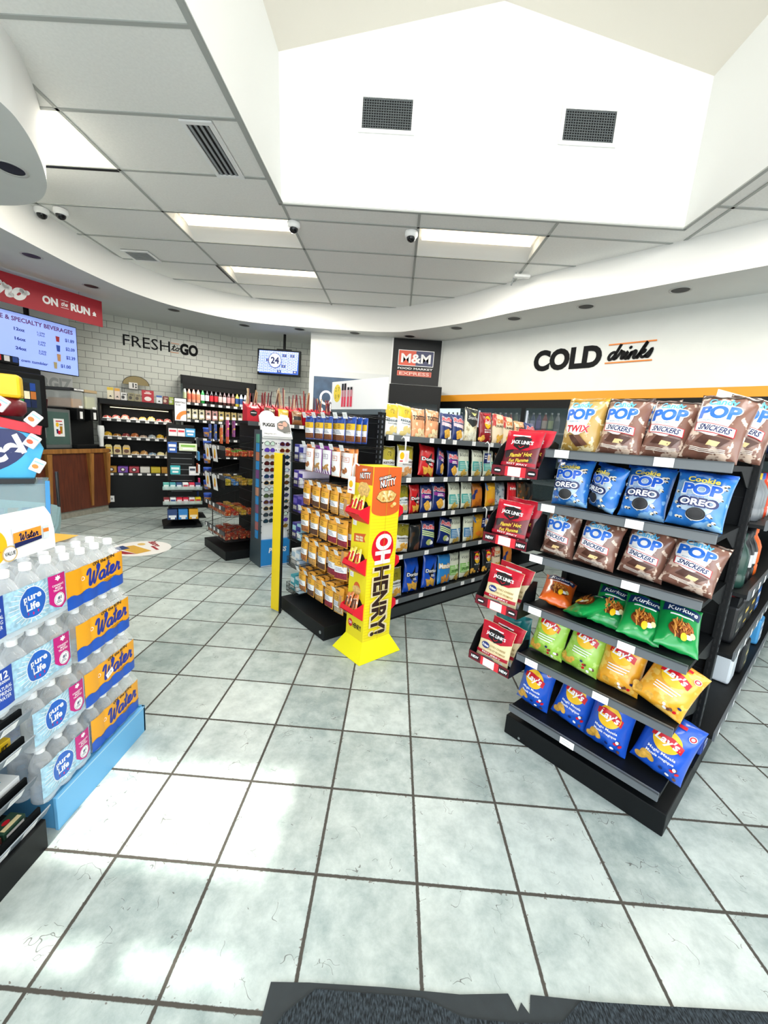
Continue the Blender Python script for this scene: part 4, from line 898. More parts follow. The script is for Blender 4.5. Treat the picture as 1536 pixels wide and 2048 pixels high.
def side(key, q, grp, d, z, wd, hh=.25, tilt=-8, roll=0, var=0, s=-1.585, yaw=0.):
    k = .95*min(1.06, max(.75, wd/BW)); return put(key, 'chip_bag', q, 'chip bag', grp, W(s-.018*(round(d*1000)//10 % 2), d, z), RIGHT+rad(yaw), tilt, roll, var, (k, .8*min(1, k), hh/BH))
TOP = [('c_reg', 'plain salted chip bag with yellow top, next to the post on the top chip shelf', 1.14, .16, .25, -4, 0, 0, 0), ('c_reg', 'plain salted chip bag with folded blue seal, second on the top chip shelf', 1.295, .17, .255, -8, 4, 1, 0),
 ('c_nac', 'first orange and cream tortilla chip bag on the top chip shelf', 1.455, .16, .245, -6, 0, 0, 0), ('c_nac', 'second orange and cream tortilla chip bag on the top chip shelf', 1.61, .165, .245, -6, 3, 1, 0),
 ('c_ruf_top', 'first navy ridged chip bag with pink band on the top chip shelf', 1.765, .15, .235, -6, 0, 0, 0), ('c_ruf_top', 'second navy ridged chip bag with pink band on the top chip shelf', 1.92, .16, .24, -6, 0, 1, 0),
 ('c_smart', 'black and cream popcorn bag standing tallest on the top chip shelf', 2.11, .19, .31, -4, 3, 0, 0), ('c_lays_red', 'dark red chip bag right of the black and cream popcorn bag', 2.32, .19, .29, -5, -3, 0, 0),
 ('c_multi', 'cream tortilla bag with orange lettering behind the top jerky bag', 2.52, .19, .30, -6, 0, 0, 0), ('c_multi', 'second cream bag with orange lettering, right of the first', 2.71, .19, .29, -6, 0, 0, 0), ('c_nac', 'orange chip bag at the far end of the top chip shelf', 2.90, .19, .26, -6, 0, 0, 0), ('c_ruf', 'navy chip bag farthest along the top chip shelf', 3.1, .19, .26, -6, 0, 0, 0)]
R2 = [('c_ket', 'first ketchup chip bag, by the gondola post, on the second chip shelf', 1.155, .17, .25, -4, 0, 0, 0), ('c_ket', 'second ketchup chip bag, beside the red tortilla bag', 1.335, .185, .26, -5, 3, 1, 0), ('c_dor_red', 'red tortilla chip bag leaning on the second chip shelf', 1.56, .2, .265, -8, 8, 0, 0),
 ('c_ruf', 'navy chip bag lying crossways beside the red tortilla bag', 1.75, .145, .24, -8, 14, 1, 20), ('c_ruf', 'navy ridged chip bag left of the teal kettle chip bags on the second shelf', 1.905, .15, .24, -6, 0, 0, 0), ('c_vic_teal', 'first teal kettle chip bag on the second chip shelf', 2.07, .165, .25, -6, 0, 0, 0), ('c_vic_teal', 'second teal kettle chip bag on the second chip shelf', 2.245, .165, .25, -6, 2, 1, 0), ('c_vic_teal', 'third teal kettle chip bag, partly behind the top jerky tray', 2.42, .165, .25, -6, 0, 2, 0), ('c_green', 'brown flecked bag under the top jerky tray', 2.62, .18, .24, -6, 0, 0, 0), ('c_dark', 'dark bag at the far end of the second chip shelf', 2.83, .18, .24, -6, 0, 0, 0)]
R3 = [('c_salt', 'salt and vinegar chip bag on the third chip shelf behind the yellow bar stand', 1.33, .18, .245, -6, 0, 0, 0), ('c_dor_red', 'narrow visible red tortilla bag on the third chip shelf', 1.46, .15, .24, -3, 0, 0, 12), ('c_ruf', 'first navy and purple ridged chip bag on the third chip shelf', 1.60, .15, .24, -6, 0, 2, 0), ('c_ruf', 'second navy and purple ridged chip bag on the third chip shelf', 1.775, .18, .25, -6, 2, 0, 0),
 ('c_vic_teal', 'first teal kettle chip bag on the third chip shelf', 1.965, .165, .245, -6, 0, 1, 0), ('c_vic_teal', 'second teal kettle chip bag on the third chip shelf', 2.14, .165, .245, -6, 0, 2, 0), ('c_twist', 'orange and navy twisted snack bag on the third chip shelf', 2.33, .17, .24, -6, 0, 0, 0), ('c_nacho2', 'yellow and blue cheese puff bag on the third chip shelf', 2.52, .17, .24, -6, 0, 0, 0), ('c_silver', 'silver blue bag on the third chip shelf', 2.71, .17, .24, -6, 0, 0, 0), ('c_dinamita', 'bright red corn chip bag on the third chip shelf', 2.90, .17, .24, -6, 0, 0, 0), ('c_green', 'brown and orange chip bag next to the bright red one on the third shelf', 3.08, .17, .24, -6, 0, 0, 0), ('c_dark', 'black bag at the far end of the third chip shelf', 3.27, .17, .24, -6, 0, 0, 0)]
R4 = [('c_bbq', 'barbecue chip bag on the fourth chip shelf by the yellow bar stand', 1.34, .185, .245, -8, 6, 0, 0), ('c_dark', 'dark bag wedged behind the barbecue bag on the fourth chip shelf', 1.50, .13, .235, -2, 0, 0, 0), ('c_ruf_green', 'first navy chip bag with pale green stripes on the fourth chip shelf', 1.66, .18, .245, -8, 4, 0, 0), ('c_ruf_green', 'second navy chip bag with pale green stripes, tilted, on the fourth chip shelf', 1.865, .18, .245, -8, 12, 1, 0),
 ('c_vic_blue', 'first blue kettle chip bag on the fourth chip shelf', 2.055, .16, .25, -6, 0, 0, 0), ('c_vic_blue', 'second blue kettle chip bag on the fourth chip shelf', 2.225, .16, .25, -6, 0, 1, 0), ('c_nacho2', 'yellow and blue bag beside the second jerky tray on the fourth shelf', 2.41, .17, .25, -6, 0, 0, 0), ('c_lays_red', 'dark red bag at the far end of the fourth chip shelf', 2.62, .17, .24, -6, 0, 0, 0)]
R5 = [('c_bbq', 'barbecue chip bag on the bottom chip shelf by the yellow bar stand', 1.32, .165, .26, -8, 0, 1, 0), ('c_dor_blue', 'front blue tortilla chip bag on the bottom chip shelf', 1.515, .19, .30, -6, 4, 0, 0), ('c_dor_blue', 'second blue tortilla chip bag on the bottom chip shelf', 1.72, .19, .30, -6, 6, 1, 0), ('c_munch', 'sky blue snack mix bag on the bottom chip shelf', 1.925, .185, .28, -8, 4, 0, 0),
 ('c_vic_jal', 'first pale green kettle chip bag on the bottom chip shelf', 2.095, .145, .27, -6, 0, 0, 0), ('c_vic_jal', 'second pale green kettle chip bag on the bottom chip shelf', 2.255, .165, .27, -6, 0, 1, 0), ('c_lays_black', 'first black chip bag with yellow round emblem on the bottom chip shelf', 2.43, .16, .26, -6, 0, 0, 0), ('c_lays_black', 'second black chip bag with yellow round emblem on the bottom chip shelf', 2.60, .16, .26, -6, 0, 1, 0), ('c_multi', 'cream and red bag at the far end of the bottom chip shelf', 2.79, .17, .25, -6, 0, 0, 0), ('c_twist', 'navy and orange bag last on the bottom chip shelf', 2.98, .17, .25, -6, 0, 0, 0)]
for z, row, gq in zip(SH, (TOP, R2, R3, R4, R5), ('top', 'second', 'third', 'fourth', 'bottom')):
    for k, q, d, wd, hh, t_, r_, v, yw in row: side(k, q, 'chip bags on the '+gq+' side shelf', d, z-.018, wd, hh*.96, t_, r_, v, yaw=yw)
# hanging flag tags on the shelf rails
for d, z, q, c in ((1.19, 1.43, 'white price flag hanging from the top chip shelf near the gondola post', 0), (2.22, 1.44, 'blue picture flag hanging from the top chip shelf', 1), (2.30, .845, 'blue picture flag hanging from the third chip shelf', 1)):
    t = thing('flag_tag', q, 'sign', W(-1.50, d, z), RIGHT, 'flags on the chip shelf rails')
    MB().tube([(0, .008, .0), (0, -.015, .02), (.01, -.03, .0), (.012, -.03, -.09)], .006, TAG).build('hook_strip', t)
    g = G().r(-.05, -.17, .05, -.08, P_WHT if not c else P_NAVY)
    if c: g.r(.0, -.16, .045, -.09, K('#c9d4ee', .5)).e(.02, -.12, .018, .026, K('#d8b890', .5)).bars(-.04, -.11, -.005, 2, .02, .008, P_WHT)
    else: g.e(-.02, -.118, .022, .026, P_YEL).r(.012, -.16, .04, -.10, K('#f0d8dc', .5)).bars(-.04, -.16, .0, 1, .01, .008, P_RED)
    MB().gfx(g, flat((0, -.033, 0), (1, 0, 0), (0, 0, 1)), .0, 0, .0005, .001).build('card', t)

# ---- pegs and hanging packets of the front
ROWS = [(1.552, [-1.935, -1.806, -1.688, -1.543, -1.406-.03]), (1.350, [-1.925, -1.80, -1.69, -1.575, -1.455]), (1.083, [-1.945, -1.81, -1.70, -1.575, -1.455]), (.880, [-1.95, -1.82, -1.70, -1.58, -1.455]), (.662, [-1.955, -1.83, -1.70, -1.57, -1.455]), (.404, [-1.955, -1.835, -1.715, -1.585, -1.46])]
PH = [.165, .195, .182, .192, .205, .195]
def packet(key, top, band, win, W_=.108, H_=.19, word='', seed=1, style=0):
    f = bag_fn(W_, H_, .03, seed, 0, .02); mb = MB(); base = foil(top)
    us = [W_/2*sin(pi/2*(-1+2*i/12)) for i in range(13)]; vs = [H_*(1-cos(pi*j/16))/2 for j in range(17)]
    mb.grid(lambda u, v: f(u, v, 1), us, vs, base); mb.grid(lambda u, v: f(u, v, -1), us, vs, base, flip=True)
    g = G(); h = W_*.48
    if style == 0:
        g.r(-h, H_*.06, h, H_*.30, win).r(-h, H_*.28, h, H_*.5, P_WHT).bars(-h*.8, H_*.43, h*.6, 3, H_*.05, H_*.018, K('#4a5a8a', .5))
        g.r(-h, H_*.5, h, H_*.735, K(band, .4)).ring(-.006, H_*.62, .014, .012, .003, K('#6a4a10', .4), 14).ring(.01, H_*.62, .011, .013, .003, K('#6a4a10', .4), 14).r(-h, H_*.5, h, H_*.506, P_BLK).r(-h, H_*.735, h, H_*.742, P_BLK)
        g.r(-.018, H_*.88, .018, H_*.915, K('#3a2208', .6))
    else:
        g.r(-h, .004, h, H_*.86, P_WHT).r(-h*.6, H_*.55, h*.6, H_*.72, K(band, .4)).r(-h*.52, H_*.565, h*.52, H_*.705, P_WHT).bars(-h*.4, H_*.66, h*.4, 2, H_*.05, H_*.02, K(band, .4))
        if style == 2:
            for x in (-.7, -.1, .5): g.poly([(h*x, .005), (h*(x+.3), .005), (h*(x+.15), H_*.2), (h*(x-.1), H_*.2)], K('#6d2a86', .4))
        chips(g, 0, H_*.27, W_*.2, 8, win, seed); g.r(-.02, H_*.89, .02, H_*.92, K('#3a2208', .6))
    mb.gfx(g, lambda x, y, d: f(x, y, 1, d), .0014, .014, .0004)
    _BAG[key] = [mb.mesh(key)]
NUT = [K(c, .55, noisy=.45, nscale=90) for c in ('#a5673a', '#7d4a2a', '#5b3a28', '#b98a4a', '#8c2436', '#b9aa90')]
packet('p_blue', '#1f49a0', '#eebc2c', NUT[1], W_=.112, H_=.165, seed=3)
packet('p_gold0', '#e8a436', '#eeb13a', NUT[0], seed=4); packet('p_gold1', '#e8a436', '#eeb13a', NUT[2], seed=5); packet('p_gold2', '#e8a436', '#eeb13a', NUT[3], seed=6)
packet('p_gold3', '#e8a436', '#eeb13a', NUT[4], seed=7); packet('p_gold4', '#e8a436', '#eeb13a', NUT[5], seed=8)
packet('p_org', '#dd8a48', '#c9663a', NUT[0], H_=.195, seed=9, style=1); packet('p_pur', '#8a2a9c', '#6d2a86', NUT[3], H_=.195, seed=10, style=2)
KEYS = [['p_blue']*5, ['p_org', 'p_pur', 'p_pur', 'p_org', 'p_org'], ['p_gold0', 'p_gold1', 'p_gold1', 'p_gold2', 'p_gold4'], ['p_gold0', 'p_gold1', 'p_gold2', 'p_gold3', 'p_gold3'], ['p_gold0', 'p_gold2', 'p_gold1', 'p_gold3', 'p_gold3'], ['p_gold0', 'p_gold1', 'p_gold2', 'p_gold3', 'p_gold4']]
DEPTH = [3, 2, 3, 3, 3, 4]
col = {'p_blue': 'blue nut packet', 'p_org': 'white snack packet with orange top', 'p_pur': 'white snack packet with purple top', 'p_gold0': 'gold packet of brown nuts', 'p_gold1': 'gold packet of dark nuts', 'p_gold2': 'gold packet of pale mix', 'p_gold3': 'gold packet of red candy mix', 'p_gold4': 'gold packet of grey seeds'}
rown = ['top', 'second', 'third', 'fourth', 'fifth', 'bottom']
for i, (z, xs) in enumerate(ROWS):
    for j, s in enumerate(xs):
        pg = MB().tube([(s-.012, .996, z), (s-.012, .66, z)], .0028, WIRE).tube([(s+.004, .996, z+.012), (s+.004, .63, z+.010), (s+.004, .625, z+.0)], .0022, WIRE).build('peg_hook', g1, O1)
        mb = MB(); f = flat((s-O1[0]+.004, .622-O1[1], z+.004), (1, 0, 0), (0, -.35, .94)); mb.gfx(G().r(-.024, -.026, .024, .014, TAG).bars(-.018, -.002, .015, 2, .009, .003, K('#c3c6c8', .6)), f, .001, 0, .0005); mb.build('price_tag', pg)
        for k in range(DEPTH[i]):
            if i == 4 and j in (1, 3) and k > 1: continue
            d = .685+.047*k; key = KEYS[i][j]
            dep = ['front', 'second', 'third', 'rearmost'][k]
            rs = random.Random(i*50+j*7+k)
            put(key, 'snack_packet', f'{dep} {col[key]} on the {ORD[j]} hook of the {rown[i]} peg row', 'snack packet', 'packets hanging in the '+rown[i]+' peg row',
                W(s-.012, d, z-.0036+.0), FRONT+rad(rs.uniform(-5, 5)+(20 if (i, j) == (4, 4) else 0)), rs.uniform(-3, 3), rs.uniform(-1, 1), 0, (.97, 1, PH[i]/(.165 if key == 'p_blue' else .195 if key in ('p_org', 'p_pur') else .19)), False, True)
# ---- sign box on top of the gondola end
t = thing('topper_sign', 'white sign board with yellow price oval standing on top of the middle gondola end', 'sign', W(-1.835, 1.01, 1.625), FRONT)
MB().box(-.345, 0, 0, .335, .012, .215, P_WHT, .002).build('board', t)
g = G().e(-.265, .125, .05, .068, K('#f5d94a', .5)).t('2 7', -.265, .14, .03, K('#7a6a2a', .5), bold=0, w=.06).t('3 9', -.265, .085, .03, K('#7a6a2a', .5), bold=0, w=.06)
for k, x in enumerate((-.19, -.155, -.11, -.07)): g.r(x-.013, .02, x+.013, .10+.01*k, K('#e2405a', .4)).r(x-.013, .095, x+.013, .145+(.035 if k < 2 else 0), K('#c98a94', .4)).r(x-.013, .145, x+.013, .165+(.03 if k < 2 else 0), P_BLK)
MB().gfx(g, flat((0, 0, 0), (1, 0, 0), (0, 0, 1)), .001, 0, .0005).build('printed_offer', t)
# ---- yellow upright card fin at the left front corner
t = thing('yellow_fin_panel', 'tall bright yellow card panel at the left front corner of the middle gondola', 'display panel', W(-2.165, .53, 0), FRONT+rad(14))
MB().box(-.022, 0, .01, .075, .012, 1.262, K('#f6d50a', .5), .002).build('card', t)
MB().box(.075, -.002, 0, .09, .012, 1.255, BLK).build('black_edge', t)
# ---- wire baskets with chocolate boxes behind the fin
for i, z in enumerate((.14, .36, .58, .80, 1.0, 1.2)):
    mb = MB(); x0, x1, y0, y1 = -2.19, -2.035, .66, .97
    for zz in (z, z+.035, z+.07):
        for a, b in (((x0, y0), (x1, y0)), ((x0, y1), (x1, y1)), ((x0, y0), (x0, y1)), ((x1, y0), (x1, y1))): mb.wire((a[0], a[1], zz), (b[0], b[1], zz), .002, WIRE)
    for k in range(12):
        x = x0+(x1-x0)*k/11; mb.wire((x, y0, z), (x, y0, z+.07), .0016, WIRE).wire((x, y0, z), (x, y1, z), .0016, WIRE)
    for k in range(12):
        y = y0+(y1-y0)*k/11; mb.wire((x0, y, z), (x0, y, z+.07), .0016, WIRE)
    mb.build('wire_basket', g1, O1)
    for k in range(2):
        c = [['#2f9db0', '#cfe6ee'], ['#e8eef2', '#a8c4dc'], ['#2b2a8c', '#9fd0e0'], ['#332a92', '#6a5cc0'], ['#3c2f9a', '#d8d4ee'], ['#2d2f8e', '#cfd3ea']][i]
        t = tag(MB().box(-.034, -.12, 0, .034, .12, .13, K(c[k % 2], .4), .003).gfx(G().r(-.028, .02, .028, .05, P_WHT).r(-.028, .07, .028, .11, K(c[(k+1) % 2], .4)), flat((0, -.12, 0), (1, 0, 0), (0, 0, 1)), .001).build('candy_box', loc=W(-2.15+.074*k, .815, z+.004), rz=FRONT), f"{['left', 'right'][k]} candy box in the {['lowest', 'second lowest', 'third lowest', 'fourth lowest', 'fifth', 'uppermost'][i]} wire basket behind the yellow panel", 'candy box', 'candy boxes in the wire baskets')

# ================================================================ yellow candy bar stand
YEL = K('#f3e21c', .5); YEL2 = K('#e0c61a', .5); ORGC = K('#d9622a', .5); REDC = K('#e0172c', .45)
t = thing('candy_bar_stand', 'tall yellow cardboard candy bar stand with orange top at the corner of the middle gondola', 'display stand', W(-1.20, .692, 0), FRONT)
w_, dp, ht = .185, .235, 1.254
mb = MB(); 
mb.box(-w_, 0, .08, 0, dp, ht, YEL); mb.build('column', t)
fl = flat((-w_, 0, 0), (1, 0, 0), (0, 0, 1)); fr_ = flat((0, 0, 0), (0, 1, 0), (0, 0, 1))
# flared skirt
mb = MB(); k = .075
tp = [(-w_, 0), (0, 0), (0, dp), (-w_, dp)]; bt_ = [(-w_-k*.6, -k), (k, -k), (k, dp+k*.6), (-w_-k*.6, dp+k*.6)]
mb.add([V3((x, y, .105)) for x, y in tp]+[V3((x, y, 0.002)) for x, y in bt_], [(4, 5, 1, 0), (5, 6, 2, 1), (6, 7, 3, 2), (7, 4, 0, 3)], K('#f0ea00', .5)); mb.build('skirt', t)
# wide face artwork
g = G(); rs_ = 0
for i in range(46):
    z = .11+i*.0205
    g.stroke([(.004, z), (dp*.5, z-.006), (dp-.004, z)], .0022, YEL2, 2)
g.e(dp/2, .735, .092, .112, REDC, 36)
g.poly([(.002, ht), (dp-.002, ht), (dp-.002, .985)]+[(dp/2+(dp/2-.002)*cos(a), .985-.04*sin(a)) for a in (i*pi/10 for i in range(11))]+[(.002, .985)], ORGC)
g.t('NUTTY', dp/2+.01, 1.135, .045, P_BLK, bold=.1, sh=.15, w=.14, rot=.18).t('NUTTY', dp/2+.01, 1.138, .04, P_WHT, bold=.03, sh=.15, w=.13, rot=.18)
g.t('OH HENRY!', dp/2-.02, 1.18, .018, P_BLK, bold=.12, w=.1, rot=.18).t('OH HENRY!', dp/2-.02, 1.181, .016, P_WHT, bold=.03, w=.095, rot=.18)
g.poly(blob(dp/2, 1.07, .082, .042, 24, .07, 6), K('#7a4a1a', .5)).poly(blob(dp/2, 1.072, .078, .038, 24, .07, 6), K('#e6bd72', .5, noisy=.3, nscale=70))
for i in range(16): a = i*2.4; g.e(dp/2+.06*cos(a)*((i % 4+1)/4), 1.072+.028*sin(a)*((i % 3+1)/3), .011, .008, (K('#f2d79a', .5), K('#c98a3a', .5), K('#f7e6b8', .5))[i % 3], 10, a)
g.e(dp*.78, 1.02, .016, .012, K('#f0cf8a', .5)).e(dp*.7, 1.008, .015, .01, K('#e0a850', .5))
def vt(word, z, m, b, wd, hh): g.t(word, dp/2-hh/2, z, hh, m, 'l', b, 0, wd, -pi/2)
vt('OH', .83, K('#ffffff', .45), .05, .20, .115); vt('HENRY!', .615, P_CRM, .09, .48, .125); vt('HENRY!', .612, K('#2e1610', .45), .04, .475, .115)
g.r(dp/2-.0012, .1, dp/2+.0012, ht, K('#c9ae10', .6))
MB().gfx(g, fr_, .0006, 0, .0003).build('wide_face_print', t)
# narrow face artwork
g = G(); g.r(.002, 1.14, w_-.002, ht, ORGC).t('NUTTY', w_*.6, 1.175, .036, P_BLK, bold=.1, sh=.15, w=.115, rot=.12).t('NUTTY', w_*.6, 1.177, .033, P_WHT, bold=.03, sh=.15, w=.108, rot=.12)
g.t('HENRY', w_*.55, 1.222, .013, P_WHT, bold=.03, w=.05, rot=.1)
g.poly(blob(w_*.55, 1.105, .06, .048, 20, .08, 6), K('#e6bd72', .5, noisy=.3, nscale=70))
MB().gfx(g, fl, .0006, 0, .0004).build('upper_print', t); g = G()
g.poly([(.03, .755), (.15, .775), (.135, .80), (.152, .83), (.03, .81)], ORGC)
for a_, b_ in ((.05, .787), (.05, .769)):
    for q in range(2): g.r(a_+.04*q, b_+.004*q, a_+.034+.04*q, b_+.014+.004*q, P_CRM)
MB().gfx(g, fl, .0006, 0, .0004).build('flag_print', t); g = G()
g.e(w_*.5, .45, .035, .045, ORGC).poly(blob(w_*.5, .44, .044, .03, 18, .08, 5), K('#e6bd72', .5, noisy=.3, nscale=70))
MB().gfx(g, fl, .0006, 0, .0004).build('cluster_print', t); g = G()
g.e(.045, .195, .024, .028, REDC).t('OH', .045, .188, .018, P_WHT, bold=.04, w=.03).t('HENRY!', .118, .175, .032, K('#2e1610', .45), bold=.04, w=.09)
for z in (.865, .515): MB().gfx(G().r(.012, z, .05, z+.035, TAG).bars(.016, z+.02, .04, 2, .01, .003, K('#b8bcc0', .6)), fl, .001, 0, .0004).build('price_tag', t)
MB().gfx(g, fl, .0006, 0, .0004).build('narrow_face_print', t)
for z in (.93, .59, .285):
    # tray before a dark decal that paints a shaded opening, with red cheeks and a kraft scoop, filled with wrapped bars
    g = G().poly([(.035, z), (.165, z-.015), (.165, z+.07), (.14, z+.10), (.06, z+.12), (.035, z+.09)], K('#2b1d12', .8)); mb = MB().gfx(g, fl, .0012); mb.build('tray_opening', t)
    mb = MB()
    for x in (-w_+.03, -.012): mb.prism([(0, z-.03), (0, z+.085), (-.075, z+.06), (-.085, z+.03)], x-.0015, x+.0015, REDC, 'x')
    mb.prism([(0, z-.03), (-.085, z+.03), (-.088, z+.032), (-.003, z-.033)], -w_+.03, -.012, REDC, 'x')
    mb.prism([(-.083, z+.033), (-.075, z+.06), (-.072, z+.06), (-.080, z+.033)], -w_+.03, -.012, REDC, 'x'); mb.build('red_tray', t)
    mb = MB().prism([(-w_-.005, z+.03), (-w_+.03, z-.01), (-w_+.03, z+.10), (-w_+.005, z+.105)], -.075, -.072, KRAFT, 'y'); mb.build('kraft_wing', t)
    mb = MB(); mb.prism([(dp+.001, z-.02), (dp+.001, z+.09), (dp+.05, z+.06), (dp+.055, z+.02)], -.02, -.015, REDC, 'x'); mb.build('red_tray', t)
c3 = [('#e6cf3a', 'yellow'), ('#ead34a', 'yellow'), ('#d97a3a', 'orange')]
for i, z in enumerate((.93, .59, .285)):
    for k in range(4):
        m = foil(c3[i][0], '#f2ead0', 40, thr=.58)
        mb = MB(); f = bag_fn(.029, .115, .02, 5+k, 0, .05); us = [.0145*sin(pi/2*(-1+2*a/6)) for a in range(7)]; vs = [.115*b/8 for b in range(9)]
        mb.grid(lambda u, v: f(u, v, 1), us, vs, m); mb.grid(lambda u, v: f(u, v, -1), us, vs, m, flip=True)
        mb.gfx(G().r(-.009, .03, .009, .085, P_BRN if i == 2 else P_RED), lambda x, y, d: f(x, y, 1, d), .0008, .02)
        P = W(-1.20, .692, 0)+E1*(-w_+.046+.0365*k)+E2*(-.056)+V3((0, 0, z+.022+.012*(k % 2)))
        o = mb.build('candy_bar', loc=P); o.rotation_euler = (rad(-14-3*(k % 3)), rad(5-4*k), FRONT)
        tag(o, f'{c3[i][1]} wrapped bar, {ORD[k]} from the left in the {["top", "middle", "bottom"][i]} red tray of the yellow stand', 'candy bar', 'bars in the yellow stand')
t = thing('flag_tag', 'white price flag on a loop hanging from the top of the yellow candy bar stand', 'sign', W(-1.36, .68, 1.2), FRONT)
MB().tube([(.03, .0, .05), (.02, -.02, .065), (.0, -.025, .04), (-.005, -.02, -.02)], .006, TAG).build('loop', t)
MB().gfx(G().r(-.045, -.13, .03, -.02, P_WHT).e(-.012, -.07, .02, .022, P_YEL).bars(-.03, -.11, .01, 1, .01, .006, P_RED), flat((0, -.024, 0), (1, 0, 0), (0, 0, 1)), .0, 0, .0005, .001).build('card', t)
# ================================================================ left gondola with wire baskets, jerky boxes and the sunglasses stand
O2 = (-3.90, .655)
g2 = thing('gondola_shelf', 'black left gondola with tilted wire candy baskets at its end', 'shelf unit', W(*O2), FRONT)
A0, A1 = -4.25, -3.55
MB().box(A0, .655, 0, A1, 1.06, .10, BLK, .004).box(A0, 1.06, 0, A1, 3.1, .10, BLK).build('base', g2, O2)
mb = MB().box(A0+.03, 1.06, .1, A1-.02, 1.10, 1.50, BLK)
for k in range(10): mb.box(A0+.05, 1.056, .2+.125*k, A1-.04, 1.06, .205+.125*k, K('#3a4145', .4))
mb.build('end_panel', g2, O2)
MB().box(-3.92, 1.10, .1, -3.88, 3.1, 1.50, BLK).build('spine_panel', g2, O2)
MB().box(A0+.05, .86, 1.47, A1+.06, 3.0, 1.50, BLK, .003).build('top_shelf', g2, O2)
mb = MB().box(A1+.06, .86, 1.455, A1+.068, 3.0, 1.50, K('#4a4f53', .4))
tsh = mb.build('price_rail', g2, O2); tags_on(tsh, [1.0-.655+.12*k for k in range(14)], 1.478, A1+.068+3.90, .055, .034, 'right')
MB().box(A1-.04, 1.12, .1, A1-.02, 3.0, 1.44, BLK).build('side_panel', g2, O2)
for i, (z, n_) in enumerate(((.20, 'lowest'), (.47, 'second'), (.80, 'third'), (1.11, 'top'))):
    mb = MB(); x0, x1, y0, y1 = A0+.06, A1-.03, .66, 1.05; dz = .10
    zb = lambda y: z+(y-y0)/(y1-y0)*.0; zt = lambda y: z+.10+(y-y0)/(y1-y0)*.10
    for k in range(23):
        y = y0+(y1-y0)*k/22
        for x in (x0, x1): mb.wire((x, y, zb(y)), (x, y, zt(y)), .0018, WIRE)
        mb.wire((x0, y, zb(y)), (x1, y, zb(y)), .0015, WIRE)
    for k in range(13): x = x0+(x1-x0)*k/12; mb.wire((x, y0, z), (x, y0, z+.10), .0018, WIRE)
    for x in (x0, x1): mb.wire((x, y0, zt(y0)), (x, y1, zt(y1)), .003, WIRE).wire((x, y0, z+.05), (x, y1, z+.05), .002, WIRE).wire((x, y0, z), (x, y1, z), .003, WIRE)
    mb.wire((x0, y0, z+.10), (x1, y0, z+.10), .003, WIRE)
    bs = mb.build('wire_basket', g2, O2)
    MB().box(x0-.005, .645, z+.07, x1+.005, .655, z+.115, K('#3c4246', .4)).build('price_rail', bs, O2)
    tags_on(bs, [x-O2[0] for x in ((x0+.05, x0+.2, x0+.32, x0+.45) if i != 1 else (x0+.06, x0+.18, x0+.3, x0+.5))], z+.092, .645-.655, .05, .038)
    if i >= 2:
        for k, xx in enumerate((x0+.10, x0+.33)): 
            mb = MB(); f = flat((xx-O2[0], .638-O2[1], z-.06), (1, 0, 0), (0, -.12, 1)); mb.gfx(G().r(0, 0, .13, .17, P_WHT).poly([(.03, .04), (.07, .03), (.10, .09), (.06, .12)], P_ORG).poly([(.05, .07), (.09, .06), (.10, .12), (.07, .14)], P_YEL), f, .001, 0, .0006, .002); mb.build('price_card', bs)
        MB().box(x0-.004, .655, z-.02, x1+.004, .66, z+.10, BLK).build('front_plate', bs, O2)
    cs = [['#b23a1e', '#9c2a18'], ['#d8541a', '#c9301c', '#e0b23a'], ['#c9b02a', '#4a8ad0', '#d0a030'], ['#d04a20', '#58a838', '#c8b030', '#8a2020']][i]
    for k in range(20):
        c = cs[(k*3+k//5) % len(cs)]; rs = random.Random(i*20+k); 
        o = MB().box(-.050, -.03, 0, .050, .03, .04+.012*((k*5) % 3), foil(c, '#f0d890', 40, thr=.6), .006).build('candy_pack', loc=W(x0+.07+.115*(k % 5), .705+.085*(k//5), z+.011), rz=FRONT+rad(rs.uniform(-5, 5)))
        tag(o, f"{ {'#b23a1e':'brick red','#9c2a18':'dark red','#d8541a':'orange','#c9301c':'red','#e0b23a':'yellow','#c9b02a':'mustard','#4a8ad0':'blue','#d0a030':'gold','#d04a20':'bright orange','#58a838':'green','#c8b030':'olive yellow','#8a2020':'maroon'}[c]} candy pack, {ORD[k % 5]} from left, {['front', 'second', 'third', 'rear'][k//5]} row of the {n_} wire basket", 'candy', 'candy packs in the '+n_+' wire basket')
# hanging strips of candy above the top basket
for k in range(7):
    x = A0+.08+.09*k; hi = k in (5, 6)
    c = ['#2a4fa8', '#d8d4d0', '#2f5cb4', '#e85a18', '#e8641c', '#8a2a8a', '#c83a8a'][k]
    o = MB().box(-.035, -.006, 0, .035, .006, .17, foil(c, '#f0c23a', 30, thr=.57), .004).build('candy_bag', loc=W(x, .70+.10*(k % 2), 1.27+(.05 if k > 4 else -.03 if k in (3, 4) else 0)), rz=FRONT)
    tag(o, ['dark blue', 'white', 'mid blue', 'first orange', 'second orange', 'purple', 'pink and yellow'][k]+' candy bag hanging above the top wire basket', 'candy bag', 'candy bags hanging above the baskets')
